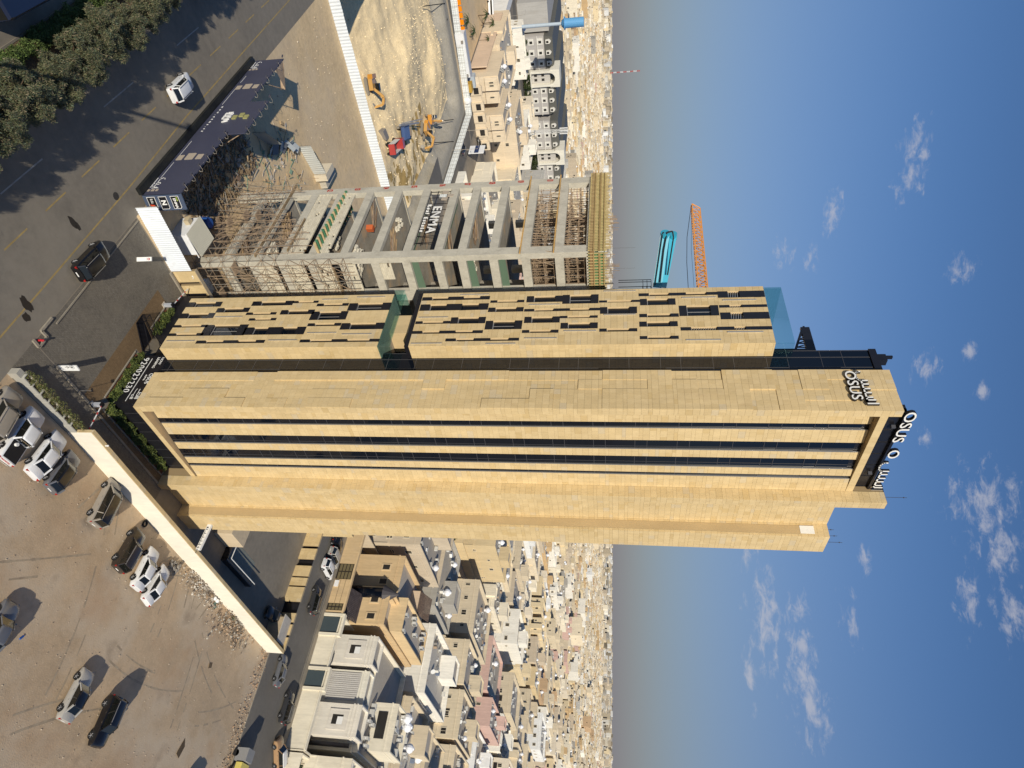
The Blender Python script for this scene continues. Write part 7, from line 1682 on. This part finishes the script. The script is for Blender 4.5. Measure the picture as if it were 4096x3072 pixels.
# middle distance and far: merged
def bulk(name, items, seed, per=3):
    r = random.Random(seed); mb = MB(); tb = MB()
    for (x0, x1, y0, y1) in items:
        col = cmul(r.choice(WALLC) if r.random() < .76 else r.choice(ODD), r.uniform(.85, 1.12)); h = r.uniform(6.5, 12.5); x0 += r.uniform(1, 6); x1 -= r.uniform(0, 5); y0 += r.uniform(0, 2); y1 -= r.uniform(0, 2)
        if r.random() < .03: h = r.uniform(14, 22)
        mb.box(x0, x1, y0, y1, 0, h, 0, col, skip=(0, 1)); mb.quad((x0, y0, h-.9), (x1, y0, h-.9), (x1, y1, h-.9), (x0, y1, h-.9), 0, (.44, .39, .31))
        for k in range(per-1):
            sx = r.uniform(x0, x1-4); sy = r.uniform(y0, y1-4); mb.box(sx, sx+r.uniform(2.5, 5.5), sy, sy+r.uniform(2.5, 6), h-.9, h+r.uniform(.6, 2.6), 0, cmul(r.choice(WALLC+ODD[:1]), r.uniform(.9, 1.1)), skip=(0,))
        if per >= 3:
            for k in range(6):
                a = r.random(); wz = r.uniform(1.5, h-2.5)
                if a < .6: yy = r.uniform(y0+1, y1-2); mb.quad((x0-.05, yy+1.1, wz), (x0-.05, yy, wz), (x0-.05, yy, wz+1.3), (x0-.05, yy+1.1, wz+1.3), 0, (.03, .03, .03))
                else: xx = r.uniform(x0+1, x1-2); mb.quad((xx, y0-.05, wz), (xx+1.2, y0-.05, wz), (xx+1.2, y0-.05, wz+1.3), (xx, y0-.05, wz+1.3), 0, (.03, .03, .03))
            if r.random() < .6: tb.ball((r.uniform(x0, x1), r.uniform(y0, y1), h), .95, nu=6, nv=4)
        for k in range(2): sx = r.uniform(x0, x1); sy = r.uniform(y0, y1); mb.box(sx, sx+1, sy, sy+1.1, h-.9, h+r.uniform(-.1, .5), 0, r.choice(((.7, .7, .7), (.12, .12, .12), (.35, .2, .12))), skip=(0,))
    o = mb.build(name, M['paint']); o['kind'] = 'stuff'
    if tb.F: o = tb.build('distant_water_tanks', tankm); o['kind'] = 'stuff'
bulk('middle_distance_houses', rest[:4200], 5, 5)
bulk('middle_distance_houses', rest[4200:], 6, 3)
# beyond 2.6 km out to the horizon
r = random.Random(9); far = []
for _ in range(26000):
    d = 2500*(14000/2500)**(r.random()**1.15); a = math.radians(r.uniform(9.5, 74)); x, y = d*math.cos(a), d*math.sin(a); s_ = d/2500; w = r.uniform(9, 20)*s_**.55
    far.append((x, x+w, y, y+w*r.uniform(.7, 1.5)))
mb = MB(); tb = MB()
for (x0, x1, y0, y1) in far:
    d = math.hypot(x0, y0); h = r.uniform(5, 13)+(r.uniform(6, 26) if r.random() < .035 else 0)+d*.0004*r.random(); col = cmul(r.choice(WALLC+[ODD[3], ODD[3], ODD[3], ODD[2], WALLC[6]]), r.choice((r.uniform(.75, 1.12), r.uniform(.25, 1.0)))); mb.box(x0, x1, y0, y1, 0, h, 0, col, skip=(0,))
    if r.random() < .55:
        yy = r.uniform(y0, y1-(y1-y0)*.3); xx = r.uniform(x0, x1-(x1-x0)*.3); hh = r.uniform(.3, .8)*h; dc_ = (.05, .045, .04)  # dark strips painted on the fronts for the shaded gaps between houses
        mb.quad((x0-.3, yy+(y1-y0)*.28, 0), (x0-.3, yy, 0), (x0-.3, yy, hh), (x0-.3, yy+(y1-y0)*.28, hh), 0, dc_); mb.quad((xx, y0-.3, 0), (xx+(x1-x0)*.28, y0-.3, 0), (xx+(x1-x0)*.28, y0-.3, hh), (xx, y0-.3, hh), 0, dc_)
o = mb.build('far_city', M['paint']); o['kind'] = 'stuff'
# green clumps between the houses
f, cs = clumps(2.4, .8, 4.2, 20, .9, 31); tmesh = leafmesh('crown', 2600, f, .34, [(.06, .085, .03), (.08, .10, .035), (.04, .06, .02)], 21); mb = MB(); mb.cyl((0, 0, 0), (0, 0, 2), .18, .12, 6); ttr = mb.mesh('trunk', [M['bark']])
def tree(x, y, s_, label, g_='garden trees of the district'):
    t = thing('garden_tree', label, 'tree', (x, y, 0), g_); t.scale = (s_, s_, s_); t.rotation_euler = (0, 0, x); inst('crown', tmesh, t); inst('trunk', ttr, t)
for x in range(144, 236, 6):
    if not 187 < x < 193: tree(x, 381, 1.15+.3*((x*7) % 3)/3, 'dark garden tree in front of the grey terraces', 'garden trees in front of the grey terraces')
for i, (x, y, s_, l) in enumerate(((168, 92, 1.7, 'large leafy tree at the tower edge behind the grey house'), (172, 99, 1.8, 'second large leafy tree further behind the grey house'), (176, 88, 1.5, 'smaller leafy tree nearer the alley'), (330, 170, 1.4, 'tree in the open gap of the middle district'), (345, 176, 1.4, 'tree behind another in the middle district gap'), (114.5, 39.5, .55, 'thin shrub-like tree on the ivory garden wall'), (114.5, 29, .6, 'small tree above the lower ivory garden wall'), (113.6, 42.3, .5, 'small garden tree over the first ivory wall panel'), (114, 20, .7, 'dark small tree by the off-roader'))): tree(x, y, s_, l)
# poles and street lamps along the side street and the bend
def streetlamp(x, y, ang, label, h=8.5):
    t = thing('street_lamp', label, 'street lamp', (x, y, 0), 'street lamps'); mb = MB(); mb.cyl((x, y, 0), (x, y, h), .09, .05, 6); d = Vector((math.cos(ang), math.sin(ang), 0)); p = Vector((x, y, h)); mb.tube([p, p+d*1.0+zz*.35, p+d*2.2+zz*.4], .04, 5); mb.build('pole', M['steelgrey'], t); mb = MB(); e = p+d*2.4+zz*.38; mb.rbox(e, .6, .25, .12, ang); mb.build('lamp_head', M['alu'], t)
streetlamp(103.5, 243.5, .3, 'street lamp beside the blue shelter'); streetlamp(111.5, 221, 2.4, 'street lamp on the bend near the blue sedan'); streetlamp(105.2, 196, 2.6, 'street lamp over the pit fence'); streetlamp(119, 350, 2.2, 'street lamp near the red car')
for i, (X, Y, d) in enumerate(((2560, 283, 5200), (2540, 1072, 700), (2542, 990, 900))):
    p = CAMPOS+ray(X, Y)*d; w = d*.0005
    mb = MB()
    if i == 0:
        for k in range(10):
            z0, z1 = p.z*k/10, p.z*(k+1)/10
            for s_ in ((1, 1), (1, -1), (-1, 1), (-1, -1)): mb.bar((p.x+s_[0]*w, p.y+s_[1]*w, z0), (p.x+s_[0]*w, p.y+s_[1]*w, z1), w*.3, col=(.5, .08, .06) if k % 2 else (.7, .7, .7)); mb.bar((p.x+s_[0]*w, p.y+s_[1]*w, z0), (p.x-s_[0]*w, p.y+s_[1]*w, z1), w*.2, col=(.5, .08, .06) if k % 2 else (.7, .7, .7))
    else: mb.cyl((p.x, p.y, 0), (p.x, p.y, p.z), d*.0003, d*.00015, 6, 0, (.1, .1, .1))
    tag(mb.build('radio_mast', M['plain']), ['far red and white lattice mast standing on the horizon', 'thin dark mast on the skyline left of the tower', 'second thin dark mast on the skyline'][i], 'mast')
